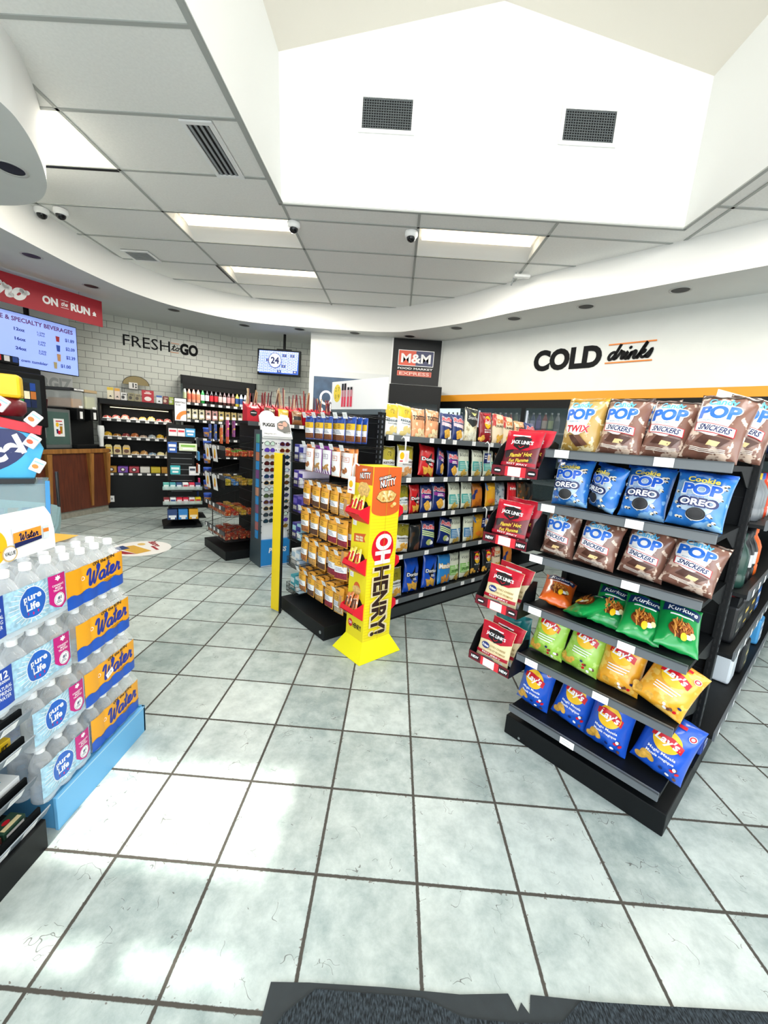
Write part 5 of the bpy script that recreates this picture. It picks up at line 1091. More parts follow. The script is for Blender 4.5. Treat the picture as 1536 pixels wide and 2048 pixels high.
# hanging strip of snack cups on the left edge
for k in range(6):
    t = thing('snack_tub', ['topmost', 'second', 'third', 'fourth', 'fifth', 'lowest'][k]+' blue lidded tub with orange snack picture on the clip strip left of the baskets', 'snack tub', W(-4.36, .73, 1.29-.155*k), FRONT, 'tubs on the clip strip')
    MB().lathe([(.034, 0), (.043, .09)], foil('#e39a3a', '#4a5fa0', 30, thr=.52), 14).lathe([(.0435, .055), (.044, .09)], K('#23409a', .4), 14).build('tub', t)
    MB().lathe([(.046, .088), (.046, .104), (.042, .106)], K('#2f5cc0', .35), 14).build('lid', t)
t = thing('clip_strip', 'black vertical strip holding the snack tubs left of the baskets', 'strip', W(-4.36, .785, .1), FRONT)
MB().box(-.012, 0, 0, .012, .004, 1.33, BLK).build('strip', t); MB().box(-.012, .004, .9, .10, .02, .912, BLK).build('arm', t)
# jerky stick boxes along the top shelf
STK = [K(c, .4) for c in ('#8a2a26', '#5a2a24', '#b8926a', '#7a1f2a', '#c9b69a', '#46303a')]
for k in range(11):
    d = .95+.165*k; t = thing('jerky_box', f'{ORD[k]} red box of meat sticks from the left on top of the left gondola', 'display box', W(A1-.07, d, 1.501), RIGHT, 'meat stick boxes')
    MB().prism([(-.06, 0), (.06, 0), (.06, .20), (-.02, .16), (-.06, .14)], -.07, .07, RED, 'x').build('box', t)
    g = G().poly([(-.04, .10), (0, .12), (.04, .10), (.035, .065), (0, .05), (-.035, .065)], P_BLK).r(-.03, .085, .03, .092, P_WHT).r(-.03, .135, .03, .155, TAG)
    MB().gfx(g, flat((0, -.0605, 0), (1, 0, 0), (0, 0, 1)), .0008, 0, .0004).build('front_print', t)
    rs = random.Random(k)
    for j in range(9):
        x = -.056+.014*j; mb = MB().cyl((x, rs.uniform(-.03, .04), .1), (x+rs.uniform(-.03, .03), rs.uniform(-.02, .05), rs.uniform(.27, .34)+(.05 if k in (2, 4) else 0)), .0065, STK[rs.randrange(6)], 6); mb.build('meat_stick', t)
for k in range(7):
    c = ['#5a3a24', '#d8b02a', '#8a5a30', '#b8242c', '#6a4026', '#4a2a1c', '#a06a3c'][k]
    bagtype('jp%d' % k, (foil(c, '#d8c8a0', 20, thr=.6), G().r(-.05, .05, .05, .09, P_WHT if k % 2 else P_BLK)), .13, .15, .03, (200+k,), 0, nu=8, nv=8)
    put('jp%d' % k, 'jerky_pouch', f"{['brown', 'yellow', 'tan', 'red', 'dark brown', 'near black', 'light brown'][k]} jerky pouch leaning in front of the red boxes, {ORD[k]} from the left", 'pouch', 'pouches before the meat stick boxes', W(A1+.042, 1.10+.17*k, 1.50), RIGHT, -10, 6-3*k % 7, 0)
# ---- sunglasses stand
Gs = (-3.175, 1.04); GY = RIGHT-rad(3)
t = thing('sunglasses_stand', 'white floor stand of sunglasses with dark sides, blue base and photo header', 'display stand', W(*Gs), GY)
MB().prism([(0, 0), (.30, 0), (.24, .9), (.20, 1.42), (.02, 1.42), (.0, .3)], -.165, -.155, K('#3b4a52', .4), 'x').prism([(0, 0), (.30, 0), (.24, .9), (.20, 1.42), (.02, 1.42), (.0, .3)], .165, .175, K('#3b4a52', .4), 'x').build('side_panel', t)
mb = MB().box(-.155, 0, 0, .165, .28, .29, K('#1f86cf', .45), .003)
mb.gfx(G().r(-.15, .006, .16, .012, P_WHT).t('PUGGS', .03, .15, .05, P_WHT, bold=.04, sh=.15, w=.2), flat((0, 0, 0), (1, 0, 0), (0, 0, 1)), .001, 0, .0005); mb.build('base_box', t)
mb = MB().box(-.155, .03, .29, .165, .06, 1.36, P_WHT)
g = G()
for k in range(15):
    for x in (-.145, .0, .15): g.r(x-.005, .36+.066*k, x+.005, .375+.066*k, P_BLK)
mb.gfx(g, flat((0, .03, 0), (1, 0, 0), (0, 0, 1)), .0006); mb.build('rack_panel', t)
mb = MB().prism([(.0, 1.345), (.05, 1.36), (.12, 1.56), (.11, 1.565)], -.155, .165, P_WHT, 'x')
f = flat((0, .0, 1.352), (1, 0, 0), (0, .105, .2))
mb.gfx(G().r(-.15, .0, .16, .012, GREYT).t('PUGGS', -.07, .12, .035, P_BLK, bold=.05, sh=.1, w=.13).t('PREMIUM', -.07, .03, .016, P_BLK, bold=.0, w=.12).t('PREMIUM', .11, .05, .012, P_BLK, bold=.0, w=.07).poly([(.01, .09), (.02, .16), (.06, .19), (.12, .20), (.155, .16), (.155, .07), (.08, .06)], K('#6a6a66', .5)).e(.055, .13, .03, .036, K('#d8a898', .5)).e(.105, .155, .026, .03, K('#c89a86', .5)).r(.03, .135, .08, .145, P_BLK), f, .002, 0, .0005)
mb.build('header', t)
MB().prism([(.08*cos(a)-.07, .06*sin(a)+1.555) for a in (i*pi/12 for i in range(13))], .105, .109, P_WHT, 'y').build('header_arch', t)
mb = MB()
for k in range(6):
    z = .3+.18*k; mb.box(-.176, .06, z, -.165, .12, z+.085, K('#2f8fd0', .4)).box(-.176, .06, z+.09, -.165, .12, z+.175, K(['#b06a6a', '#8a5a7a', '#c08a70', '#7a4a80', '#c07a60', '#5aa08a'][k], .4))
mb.build('picture_strip', t)
LC = ['#cfe8d8', '#5a3fb0', '#8a6a2a', '#4a1f1f', '#5a2320', '#1f3a52', '#16202c', '#b8cfd0', '#4a5a3a', '#5a3a22', '#2c3238', '#3a464e', '#2a4452', '#1c2328']
def glasses(x, z, col, k, lab):
    q = thing('sunglasses', lab, 'sunglasses', W(*Gs)+(Matrix.Rotation(GY, 3, 'Z') @ V3((x, -.018, z))), GY+rad(10), 'sunglasses on the stand')
    lm = K(col, .08); fm = K(['#15171a', '#5a3f9a', '#b8923a', '#2a1414'][k % 4], .25)
    mb = MB()
    for sx in (-1, 1): mb.lathe([(.026, 0), (.024, .004), (.004, .007)], lm, 12)
    mb = MB()
    for sx in (-1, 1):
        vs = [V3((sx*.031+.027*cos(a), -.004-.006*abs(cos(a)) if 0 else .006*(abs(sx*.031+.027*cos(a))/.06)**2, .019*sin(a)-.003*cos(2*a))) for a in (2*pi*i/14 for i in range(14))]
        mb.add(vs, [tuple(range(14))], lm)
    mb.build('lens', q)
    mb = MB()
    for sx in (-1, 1): mb.tube([V3((sx*.031+.028*cos(a), .006*(abs(sx*.031+.028*cos(a))/.06)**2-.001, .020*sin(a)-.003*cos(2*a))) for a in (2*pi*i/14 for i in range(15))], .0022, fm, 5)
    mb.tube([(-.008, 0, .006), (0, -.002, .009), (.008, 0, .006)], .0025, fm, 5); mb.build('frame', q)
    for sx in (-1, 1): MB().tube([(sx*.06, .006, .008), (sx*.064, .018, .008), (sx*.062, .030, .002)], .0022, fm, 5).build('temple', q)
for k in range(14):
    z = 1.29-.066*k
    for c, x in enumerate((-.085, .075)):
        if k > 12 and c == 0: continue
        glasses(x, z, LC[k] if c == 0 else LC[(k+3) % 14], k+c, f"pair of sunglasses in the {['left', 'right'][c]} column of the stand, {['topmost', 'second', 'third', 'fourth', 'fifth', 'sixth', 'seventh', 'eighth', 'ninth', 'tenth', 'eleventh', 'twelfth', 'thirteenth', 'lowest'][k]} from the top")

# ================================================================ slatwall spinner of remedies
SPX, SPY = -3.163, 4.50
SPA = math.atan2(CAM.y-SPY, CAM.x-SPX)+pi/2+rad(4)
t = thing('spinner_rack', 'black four sided slatwall spinner of remedies standing on the tiles', 'display stand', (SPX, SPY, 0), SPA)
mb = MB().prism([(-.24, -.24), (.24, -.24), (.24, .24), (-.24, .24)], 0, .03, BLK); vs = [V3(p) for p in ((-.24, -.24, .03), (.24, -.24, .03), (.24, .24, .03), (-.24, .24, .03), (-.05, -.05, .12), (.05, -.05, .12), (.05, .05, .12), (-.05, .05, .12))]
mb.add(vs, [(0, 1, 5, 4), (1, 2, 6, 5), (2, 3, 7, 6), (3, 0, 4, 7), (4, 5, 6, 7)], BLK); mb.build('foot', t)
mb = MB().box(-.16, -.16, .12, .16, .16, 1.40, BLK)
for k in range(16):
    z = .2+.075*k
    mb.box(-.13, -.1612, z, .13, -.16, z+.006, K('#7d8488', .4)).box(.16, -.13, z, .1612, .13, z+.006, K('#7d8488', .4))
mb.build('slatwall_core', t)
for z in (.125, .34, .54): 
    q_ = .2 if z < .2 else .24
    s_ = MB().box(-q_, -.30 if z > .2 else -.28, z, q_, -.16, z+.006, BLK).build('tray', t); (MB().box(-.24, -.302, z, .24, -.30, z+.05, clear('#cfe6e2', .35)).build('clear_lip', s_) if z > .2 else 0)
    MB().box(.16, -.2, z, .30, .2, z+.006, BLK).build('side_tray', t)
sg = MB().box(-.07, -.02, 1.44, .09, .0, 1.76, BLK); sg.box(0, -.01, 1.40, .01, 0, 1.45, BLK)
sg.gfx(G().r(-.06, 1.455, .08, 1.75, K('#ececf0', .5)).ring(.08, 1.47, .125, .125, .05, P_ORG, 16, pi/2, pi).t('ESSENTIALS', .008, 1.69, .02, P_BLK, bold=.03, w=.125).t('TO GO', -.02, 1.655, .02, P_BLK, bold=.03, w=.06), flat((0, -.02, 0), (1, 0, 0), (0, 0, 1)), .001, 0, .0005)
sg.build('topper_sign', t)
RS = Matrix.Rotation(SPA, 3, 'Z')
def sp(x, y, z): return V3((SPX, SPY, 0))+(RS @ V3((x, y, z)))
def card(lab, x, z, w_, h, c, c2, y=-.20, name='remedy_pack', th=.02, grp='packs hanging on the spinner'):
    mb = MB().box(-w_/2, -th/2, 0, w_/2, th/2, h, K(c, .4), .002); mb.gfx(G().r(-w_*.4, h*.55, w_*.4, h*.8, K(c2, .4)).r(-w_*.3, h*.2, w_*.3, h*.4, P_WHT), flat((0, -th/2, 0), (1, 0, 0), (0, 0, 1)), .0008)
    o = mb.build(name, loc=sp(x, y, z), rz=SPA); return tag(o, lab, 'medicine', grp)
for x, z, w_, h, c, c2, lab in ((-.10, 1.25, .10, .10, '#f0e8ea', '#d8203a', 'first red and white pack'), (.0, 1.25, .09, .10, '#f0e8ea', '#d8203a', 'second red and white pack'), (.11, 1.25, .12, .11, '#3f9fd8', '#e8f0f4', 'light blue pack'), (-.11, 1.03, .11, .14, '#1f57b0', '#f0f4f8', 'royal blue pack'), (.08, 1.06, .22, .10, '#dfeacb', '#7ab83c', 'wide pale green pack'), (-.08, .74, .12, .12, '#2fa8b0', '#e0f0f0', 'teal pack'), (.13, .73, .085, .12, '#e6e8ec', '#3a4050', 'small white card pack')):
    card(lab+' hanging on the near face of the spinner', x, z, w_, h, c, c2)
for i, z in enumerate((.131, .346, .546)):
    for k in range(6 if i else 3):
        c, c2, q = [[('#1d3f78', '#e8eef4', 'navy'), ('#2f86d0', '#e8eef4', 'sky blue'), ('#e8a81c', '#fff0c8', 'amber')], [('#8a1f2a', '#e8e0e0', 'dark red'), ('#f0f0f2', '#2a4a90', 'white'), ('#d81f3a', '#f4dce0', 'first bright red'), ('#d02040', '#f4dce0', 'second bright red'), ('#f2eeee', '#c02030', 'white and red'), ('#e8d020', '#d02030', 'yellow and red')], [('#58b0a8', '#e0f0ec', 'sea green'), ('#3f9aa8', '#e0f0f0', 'aqua'), ('#2a4a78', '#e0e8f0', 'slate blue'), ('#e8e8ea', '#c02040', 'white'), ('#d02a4a', '#f4e0e4', 'crimson'), ('#1f2f6a', '#d8dcf0', 'indigo')]][i][k]
        ww = .115 if i == 0 else .07; o = MB().box(-ww/2, -.045, 0, ww/2, .045, .14 if i == 0 else .085, K(c, .4), .003).gfx(G().r(-ww*.4, .03, ww*.4, .06, K(c2, .4)).r(-ww*.2, .005, ww*.25, .03, TAG), flat((0, -.045, 0), (1, 0, 0), (0, 0, 1)), .0008).build('remedy_box', loc=sp(-.13+.13*k if i == 0 else -.195+.077*k, -.235, z+.0012), rz=SPA)
        tag(o, f"{q} box on the {['lowest', 'middle', 'upper'][i]} tray of the spinner", 'medicine', 'boxes on the spinner trays')
for k in range(8):
    z = [1.12, 1.12, .93, .93, .75, .75, .56, .35][k]; c = ['#1c1e22', '#8a98a0', '#3f8fc8', '#9fc8e0', '#e8eaec', '#d8541c', '#c83a6a', '#1f4fa0'][k]
    o = MB().box(-.04, -.012, 0, .04, .012, .12, K(c, .4), .003).build('travel_pack', loc=sp(.22, -.1+.17*(k % 2), z), rz=SPA+pi/2)
    tag(o, ['black', 'grey', 'blue', 'pale blue', 'white', 'orange', 'pink', 'deep blue'][k]+' travel pack hanging on the right face of the spinner', 'travel pack', 'packs on the spinner side face')

# ================================================================ black grab-and-go case along the tiled wall
FR1 = ANG1                                   # local +x along wall, -y towards the room
def w1(name, t0, off, z, mb, parent=None):
    o = mb.build(name, parent); p = W1(t0, off, z)
    if not parent: o.location = p; o.rotation_euler.z = FR1
    return o
cs_ = thing('display_case', 'black open snack case with lit shelves against the white tiled wall', 'display case', W1(-1.60, .33), FR1)
L_, H_ = 1.02, 1.71
x0, x1 = -.53, .53
for x in (x0, x1-.03): MB().box(x, -.30, 0, x+.03, .30, H_, BLK, .003).build('side_panel', cs_)
MB().box(x0+.03, .27, 0, x1-.03, .29, H_, BLK).build('back_panel', cs_); MB().box(x0, -.30, H_-.08, x1, .30, H_, BLK, .003).build('top_panel', cs_)
MB().box(x0+.03, -.295, .0, x1-.03, .27, .52, BLK).build('lower_cabinet', cs_)
mb = MB().box(.0-.44, -.2985, .10, -.375, -.2955, .20, WHITE, .001).box(-.413, -.30, .135, -.402, -.2984, .165, BLK); mb.build('wall_outlet', cs_)
LED = K('#fff2c8', .5, emit=1.5)
for i, z in enumerate((.57, .86, 1.14, 1.42)):
    d_ = -.27+.03*i
    sh = MB().box(x0+.03, d_, z-.02, x1-.03, .27, z-.005, K('#2a2d2f', .4)).build('shelf', cs_)
    MB().box(x0+.03, d_-.006, z-.045, x1-.03, d_, z-.003, K('#1d2022', .4)).build('price_rail', sh)
    tags_on(sh, [-.40+.13*k for k in range(7)], z-.025, d_-.007, .055, .032)
MB().cyl((-.4, .2, 1.60), (.45, .2, 1.60), .005, LED, 8).build('glow_strip', cs_)
light('display_case_glow', 'AREA', W1(-1.60, .5, 1.60), (0, 0, FR1), 3.0, (1, .92, .75), (.9, .1))
pal = [['#b8862f', '#7a4ab0', '#b03a4a', '#d8d6ce', '#c8b42a'], ['#e8dca0', '#d8c89a', '#c9b48a', '#b8955a', '#b0844a', '#7a98b0'], ['#c8a02a', '#a8702a', '#8a3a3a', '#a05a30', '#b09a8a', '#98a2aa'], ['#8a3030', '#9a4a4a', '#b05a50', '#8a7060', '#b8904a', '#c9a04a']]
for i, z in enumerate((.57, .86, 1.14, 1.42)):
    for k in range(8):
        x = -.43+.122*k; c = pal[i][k % len(pal[i])]; rs = random.Random(i*9+k)
        if i == 0:
            if k > 5: continue
            x = -.40+.155*k; mb = MB().box(-.07, -.09, 0, .07, .09, .095, K(c, .4), .006); 
            if k < 3: mb.gfx(G().e(0, .048, .036, .034, K('#3a1a14', .4)).e(0, .05, .02, .02, P_WHT), flat((0, -.09, 0), (1, 0, 0), (0, 0, 1)), .001)
            nm_, ct = 'pastry_box', ['golden cake box with dark round emblem', 'purple edged cake box with dark round emblem', 'red cake box with dark round emblem', 'plain pale grey carton', 'yellow carton', 'violet carton'][k]
        elif i == 1 and k < 3:
            mb = MB().prism([(-.055, 0), (.055, 0), (.05, .12), (.03, .15), (-.03, .15), (-.05, .12)], -.07, .05, K(c, .5, noisy=.15, nscale=40), 'y'); mb.gfx(G().e(0, .055, .035, .03, P_BRN).r(-.04, .09, .04, .11, P_YEL), flat((0, -.07, 0), (1, 0, 0), (0, 0, 1)), .001)
            nm_, ct = 'bread_bag', ['yellow printed', 'cream printed', 'beige printed'][k]+' bread bag'
        else:
            f = lambda u, v: V3((.057*u+.004*sin(v*9+k), -.07+.12*v, .012+(.034+.014*((k*7+i) % 3))*(sin(pi*v)*(1-u*u))**.35*(1+.18*sin(u*7+k)*sin(v*8+i)))); mb = MB().grid(f, [-1, -.8, -.4, 0, .4, .8, 1], [0, .15, .35, .5, .7, .9, 1], foil(c, '#efe4cc', 45, thr=.6)); mb.box(-.057, -.07, 0, .057, .05, .012, K('#e8e6e0', .5))
            nm_, ct = 'wrapped_snack', {1: ['', '', '', 'brown wrapped pastry', 'tan wrapped pastry', 'blue grey wrapped snack', 'cream wrapped snack', 'pale wrapped pastry'], 2: ['yellow wrapped roll', 'ochre wrapped roll', 'maroon wrapped roll', 'rust wrapped roll', 'pale brown wrapped sandwich', 'silver grey wrapped sandwich', 'second yellow wrapped roll', 'second ochre wrapped roll'], 3: ['deep red wrapped bar', 'dusty red wrapped bar', 'salmon wrapped bar', 'grey brown wrapped bar', 'mustard wrapped bun', 'golden wrapped bun', 'second deep red wrapped bar', 'second dusty red wrapped bar']}[i][k]
        tag(w1(nm_, -1.60+x, .33+(.27-.03*i)-.135, z-.004, mb), f"{ct} on the {['lowest', 'second lowest', 'second highest', 'highest'][i]} shelf of the snack case", 'packaged food', 'food in the snack case')
for k, (x, w_, h, c, c2, lab) in enumerate(((-1.965, .085, .18, '#efe6cc', '#e8c83a', 'cream bag with yellow top'), (-1.875, .075, .175, '#ead8cc', '#e0a53a', 'pinkish cream bag'), (-1.79, .08, .12, '#e6e6e4', '#23262a', 'white box with dark spots'), (-1.69, .09, .125, '#8f8a6a', '#3a3226', 'olive box'), (-1.60, .08, .12, '#9a9272', '#4a4030', 'second olive box'), (-1.46, .17, .19, '#b8142c', '#f4e8e4', 'large red box with white print'), (-1.30, .085, .13, '#e8edf0', '#2a60b0', 'white box with blue top'), (-1.205, .08, .125, '#7a2a2a', '#d8c0a8', 'maroon box'), (-1.12, .075, .12, '#b5cc3a', '#f0f4d8', 'lime green box'))):
    mb = MB().box(-w_/2, -.04, 0, w_/2, .04, h, K(c, .45), .003); g = G()
    if k < 2: g.r(-w_/2+.002, h*.75, w_/2-.002, h-.002, K(c2, .4)).poly([(-.02, h*.2), (0, h*.35), (.02, h*.2)], P_BLK)
    elif k == 5: g.e(0, h*.3, .05, .035, K(c2, .4)).r(-.05, h*.7, .05, h*.78, K(c2, .4)).r(-.03, h*.82, .03, h*.88, K(c2, .4))
    elif k == 6: g.r(-w_/2+.002, h*.75, w_/2-.002, h-.002, K(c2, .4)).poly([(-.02, h*.2), (0, h*.4), (.02, h*.2)], P_BLK)
    else: g.e(-.01, h*.4, .022, .026, K(c2, .4)).r(-.02, h*.7, .03, h*.82, K(c2, .4))
    mb.gfx(g, flat((0, -.04, 0), (1, 0, 0), (0, 0, 1)), .001); tag(w1('snack_box', x, .50, 1.712, mb), lab+' on top of the black snack case', 'snack box', 'boxes on the snack case')
t = thing('wire_rack', 'small black wire rack with arched header on top of the snack case', 'rack', W1(-1.62, .26, 1.712), FR1)
mb = MB()
for y in (-.05, .08):
    for zz in (0.003, .1, .2): mb.wire((-.2, y, zz), (.2, y, zz), .003, WIRE)
    for x in (-.2, .2): mb.wire((x, y, 0), (x, y, .28 if y > 0 else .2), .003, WIRE)
for zz in (.003, .2): 
    for k in range(9): x = -.2+.05*k; mb.wire((x, -.05, zz), (x, .08, zz), .0025, WIRE)
mb.build('frame', t); MB().prism([(.19*cos(a), .28+.14*sin(a)) for a in (i*pi/14 for i in range(15))], .08, .086, K('#9a8a5a', .5), 'y').tube([(.19*cos(i*pi/14), .08, .28+.14*sin(i*pi/14)) for i in range(15)], .004, WIRE).build('arched_header', t)
tag(w1('snack_box', -1.66, .27, 1.916, MB().box(-.06, -.03, 0, .06, .03, .1, K('#eceae6', .5)).gfx(G().r(-.01, .02, .008, .09, P_BLK).e(.038, .07, .012, .015, P_BLK).e(.038, .03, .012, .015, P_BLK), flat((0, -.03, 0), (1, 0, 0), (0, 0, 1)), .001)), 'white box with black bar print on the small wire rack', 'snack box', 'boxes on the snack case')

# ---- open-front chilled drinks cabinet
cc = thing('open_cooler', 'tall black open-front cooler of bottled drinks by the wall corner', 'cooler', W1(-.40, .42), FR1)
for x in (-.60, .57): MB().box(x, -.38, .9, x+.03, .36, 2.19, clear('#46504e', .75) if x < 0 else BLK).box(x, -.38, 0, x+.03, .36, .9, BLK).build('side_panel', cc)
MB().box(-.60, -.38, 2.05, .60, .36, 2.19, BLK, .003).build('canopy', cc); MB().box(-.57, .33, 0, .57, .35, 2.05, BLK).build('back_panel', cc); MB().box(-.57, -.36, 0, .57, .33, .35, BLK).build('plinth', cc)
for z in (1.78, 1.50, 1.20, .9, .6):
    sh = MB().box(-.57, -.26, z-.02, .57, .33, z-.005, K('#2b2e30', .4)).build('shelf', cc); MB().box(-.57, -.268, z-.05, .57, -.26, z-.003, K('#1d2022', .4)).build('price_rail', sh)
    tags_on(sh, [-.48+.125*k for k in range(9)], z-.027, -.269, .06, .036)
MB().box(-.57, -.38, 1.98, .57, -.36, 2.06, BLK).build('canopy_lip', cc); MB().box(-.5, -.33, 2.036, .5, -.3, 2.048, K('#ffffff', .5, emit=2.0)).build('glow_strip', cc)  # lip hides a glowing strip added where no lamp is visible
light('open_cooler_fill', 'AREA', W1(-.40, .70, 2.03), (0, 0, FR1), 2.5, (.95, 1, 1), (1.0, .08))  # added fill that goes with the hidden strip
def bottle2(name, lab, grp, P, rz, body, cap, label, r, h, lh=(.2, .6)):
    t = thing(name, lab, 'bottle', P, rz, grp)
    MB().lathe([(r*.9, 0), (r, .012), (r, h*.62), (r*.7, h*.76), (r*.36, h*.86), (r*.36, h*.93)], body, 12).build('body', t)
    MB().lathe([(r*.42, h*.92), (r*.42, h), (r*.2, h)], K(cap, .4), 10).build('cap', t)
    if label: MB().lathe([(r*1.02, h*lh[0]), (r*1.02, h*lh[1])], K(label, .45), 12).build('label', t)
    return t
bc = [('#dfe4d8', '#f0f0ee', '#cfd8a8', 'tall white tea'), ('#e8a890', '#2a2a2a', '#e06a50', 'first peach juice'), ('#e8a890', '#2a2a2a', '#e07a58', 'second peach juice'), ('#e8b098', '#2a2a2a', '#e88a60', 'third peach juice'), ('#1f8a3a', '#1f8a3a', '#e8f0e8', 'green soda'), ('#221818', '#c81e2a', '#e8e8e8', 'dark cola with white label'), ('#221818', '#c81e2a', '#d0202c', 'first red label cola'), ('#221818', '#c81e2a', '#d0202c', 'second red label cola'),
      ('#3a2622', '#15171a', '#d8b8b0', 'dark bottle with pink label'), ('#4a2a28', '#15171a', '#e0c0bc', 'maroon bottle with pink label'), ('#4a2a28', '#15171a', '#c88a8a', 'maroon bottle with rose label'), ('#5a3a30', '#15171a', '#c88a7a', 'brown bottle with rose label'), ('#c8b43a', '#e8e8e8', '#2a4a80', 'yellow bottle with navy label'), ('#d8dce0', '#2a60b0', '#2a4a80', 'clear bottle with navy label'), ('#e8ecec', '#f4f4f4', '#4a5a60', 'first white bottle'), ('#e8ecec', '#f4f4f4', '#5a6a70', 'second white bottle')]
for k, (b, c, l, q) in enumerate(bc): bottle2('drink_bottle', q+f' bottle, {ORD[k] if k < 14 else ["second last", "last"][k-14]} along the top shelf of the open cooler', 'bottles on the top shelf of the open cooler', W1(-.40-.53+.07*k, .42+.19, 1.7765), FR1, K(b, .15), c, l, .031, .235 if k else .26)
for k in range(10):
    c = ['#d8d0a8', '#cfc8a0', '#c8c098', '#c8948a', '#b87a78', '#b8a24a', '#a88a3a', '#b0984a', '#8a7a50', '#9a8a58'][k]
    mb = MB().box(-.045, -.02, 0, .045, .02, .17, foil(c, '#5a4a38', 30, thr=.6), .005).gfx(G().r(-.03, .03, .03, .08, P_WHT).e(0, .11, .022, .02, P_BLK), flat((0, -.02, 0), (1, 0, 0), (0, 0, 1)), .001)
    o = w1('snack_pouch', -.40-.48+.105*k, .42+.2, 1.5005, mb); o.rotation_euler.x = rad(-8)
    tag(o, f"{['first pale cream', 'second pale cream', 'third pale cream', 'first dusty pink', 'second dusty pink', 'first ochre', 'second ochre', 'third ochre', 'first olive', 'second olive'][k]} pouch on the second shelf of the open cooler", 'pouch', 'pouches on the second shelf of the open cooler')

# ================================================================ coffee counter with its machines
CTA = V3((-4.574, 4.928, 0)); CTU = V3((.1562, .9877, 0)); CTN = V3((CTU.y, -CTU.x, 0)); CTR = math.atan2(CTU.y, CTU.x)
def CT(t, off, z=0.): return CTA+CTU*t+CTN*off+V3((0, 0, z))
def wood(c, s=1.):
    m = bpy.data.materials.new('wood_'+c.lstrip('#')); m.use_nodes = True; nt, N, L = nodes(m); p = N['Principled BSDF']; p.inputs['Roughness'].default_value = .42
    tc = N.new('ShaderNodeTexCoord'); mp = N.new('ShaderNodeMapping'); mp.inputs['Scale'].default_value = (14*s, 14*s, 1.2*s); L.new(tc.outputs['Object'], mp.inputs[0])
    nz = N.new('ShaderNodeTexNoise'); nz.inputs['Scale'].default_value = 2.2; nz.inputs['Detail'].default_value = 6; nz.inputs['Distortion'].default_value = .6; L.new(mp.outputs[0], nz.inputs['Vector'])
    r = N.new('ShaderNodeValToRGB'); r.color_ramp.elements[0].position = .32; r.color_ramp.elements[1].position = .7; q = lin(c)
    r.color_ramp.elements[0].color = tuple(x*.6 for x in q[:3])+(1,); r.color_ramp.elements[1].color = tuple(min(1, x*1.25) for x in q[:3])+(1,); L.new(nz.outputs['Fac'], r.inputs[0]); L.new(r.outputs[0], p.inputs['Base Color']); return m
OAK = wood('#9a6830'); CHERRY = wood('#5c2a17')
ct = thing('coffee_counter', 'wood fronted coffee counter with oak ribs and black top', 'counter', CT(0, 0), CTR)
MB().box(-3.2, .0, .10, .07, .62, .90, CHERRY).build('cabinet_front', ct); MB().box(-3.2, .02, 0, .07, .6, .10, K('#8d8a7e', .5, noisy=.15)).build('tile_plinth', ct)
MB().box(-3.2, -.03, .905, .09, -.0, .965, OAK, .004).build('oak_nosing', ct); MB().box(-3.2, .0, .90, .09, .64, .96, BLK).build('worktop', ct)
for x in (-2.9, -2.2, -1.52, -.86, -.24, .045):
    MB().add([V3(p) for p in ((x-.04, -.06, .90), (x+.03, -.06, .90), (x+.03, 0, .90), (x-.04, 0, .90), (x+.0, -.012, .13), (x+.03, -.012, .13), (x+.03, 0, .13), (x+.0, 0, .13))], [(0, 1, 2, 3), (7, 6, 5, 4), (0, 4, 5, 1), (1, 5, 6, 2), (2, 6, 7, 3), (3, 7, 4, 0)], OAK).build('oak_rib', ct)
# touch screen coffee machine
t = thing('coffee_machine', 'large black touch screen coffee machine at the left on the counter', 'coffee machine', CT(-1.12, -.20, .962), CTR)
MB().box(-.30, -.18, 0, .30, .26, 1.0, BLK, .02).build('body', t)
MB().box(-.30, -.26, .28, .28, -.18, .93, BLK, .02).build('screen_housing', t); MB().box(-.34, -.16, 1.0, .06, .10, 1.10, BLK, .01).build('bean_hopper', t)
g = G().r(-.14, .44, .20, .86, K('#30383a', .15))
for r_ in range(3):
    for c_ in range(3): x, z = -.075+.075*c_, .72-.10*r_; g.r(x, z, x+.065, z+.09, K([['#b8202c', '#1a1c1e', '#1f3f86'], ['#b07a4a', '#d8cfb0', '#a8642e'], ['#1f7a3a', '#1f2a50', '#1a2340']][r_][c_], .3, emit=.35))
for c_ in range(3): g.r(-.28+.09*c_, 1.02, -.22+.09*c_, 1.08, K(['#b8202c', '#cfcfcf', '#1f3f86'][c_], .3))
MB().gfx(g, flat((0, -.26, 0), (1, 0, 0), (0, 0, 1)), .001, 0, .0006).build('touch_screen', t)
MB().cyl((.0, -.21, .29), (0, -.21, .2), .03, STEEL, 12).box(-.2, -.2, 0, .2, -.175, .04, STEEL).build('spout', t)
# small glass-door milk fridge
t = thing('milk_fridge', 'small steel framed glass door fridge with promo card on the counter', 'fridge', CT(-.53, -.36, .962), CTR)
MB().box(-.205, -.18, 0, .205, .22, .53, K('#8e9494', .3, .7), .006).build('body', t); MB().box(-.17, -.184, .05, .175, -.181, .49, clear('#54706a', .7)).build('glass_door', t)
MB().box(-.17, -.19, .14, -.16, -.183, .42, STEEL).build('handle', t)
MB().gfx(G().r(-.05, .16, .10, .40, P_WHT).r(-.02, .36, .07, .375, P_RED).e(-.0, .32, .022, .03, P_YEL).r(.03, .315, .075, .33, P_BRN).poly([(-.02, .26), (.01, .26), (.005, .2), (-.015, .2)], P_NAVY).poly([(.03, .30), (.07, .30), (.065, .2), (.035, .2)], P_GOLD).poly([(.0, .24), (.04, .24), (.035, .19), (.005, .19)], P_RED), flat((0, -.186, 0), (1, 0, 0), (0, 0, 1)), .001, 0, .0006).build('promo_card', t)
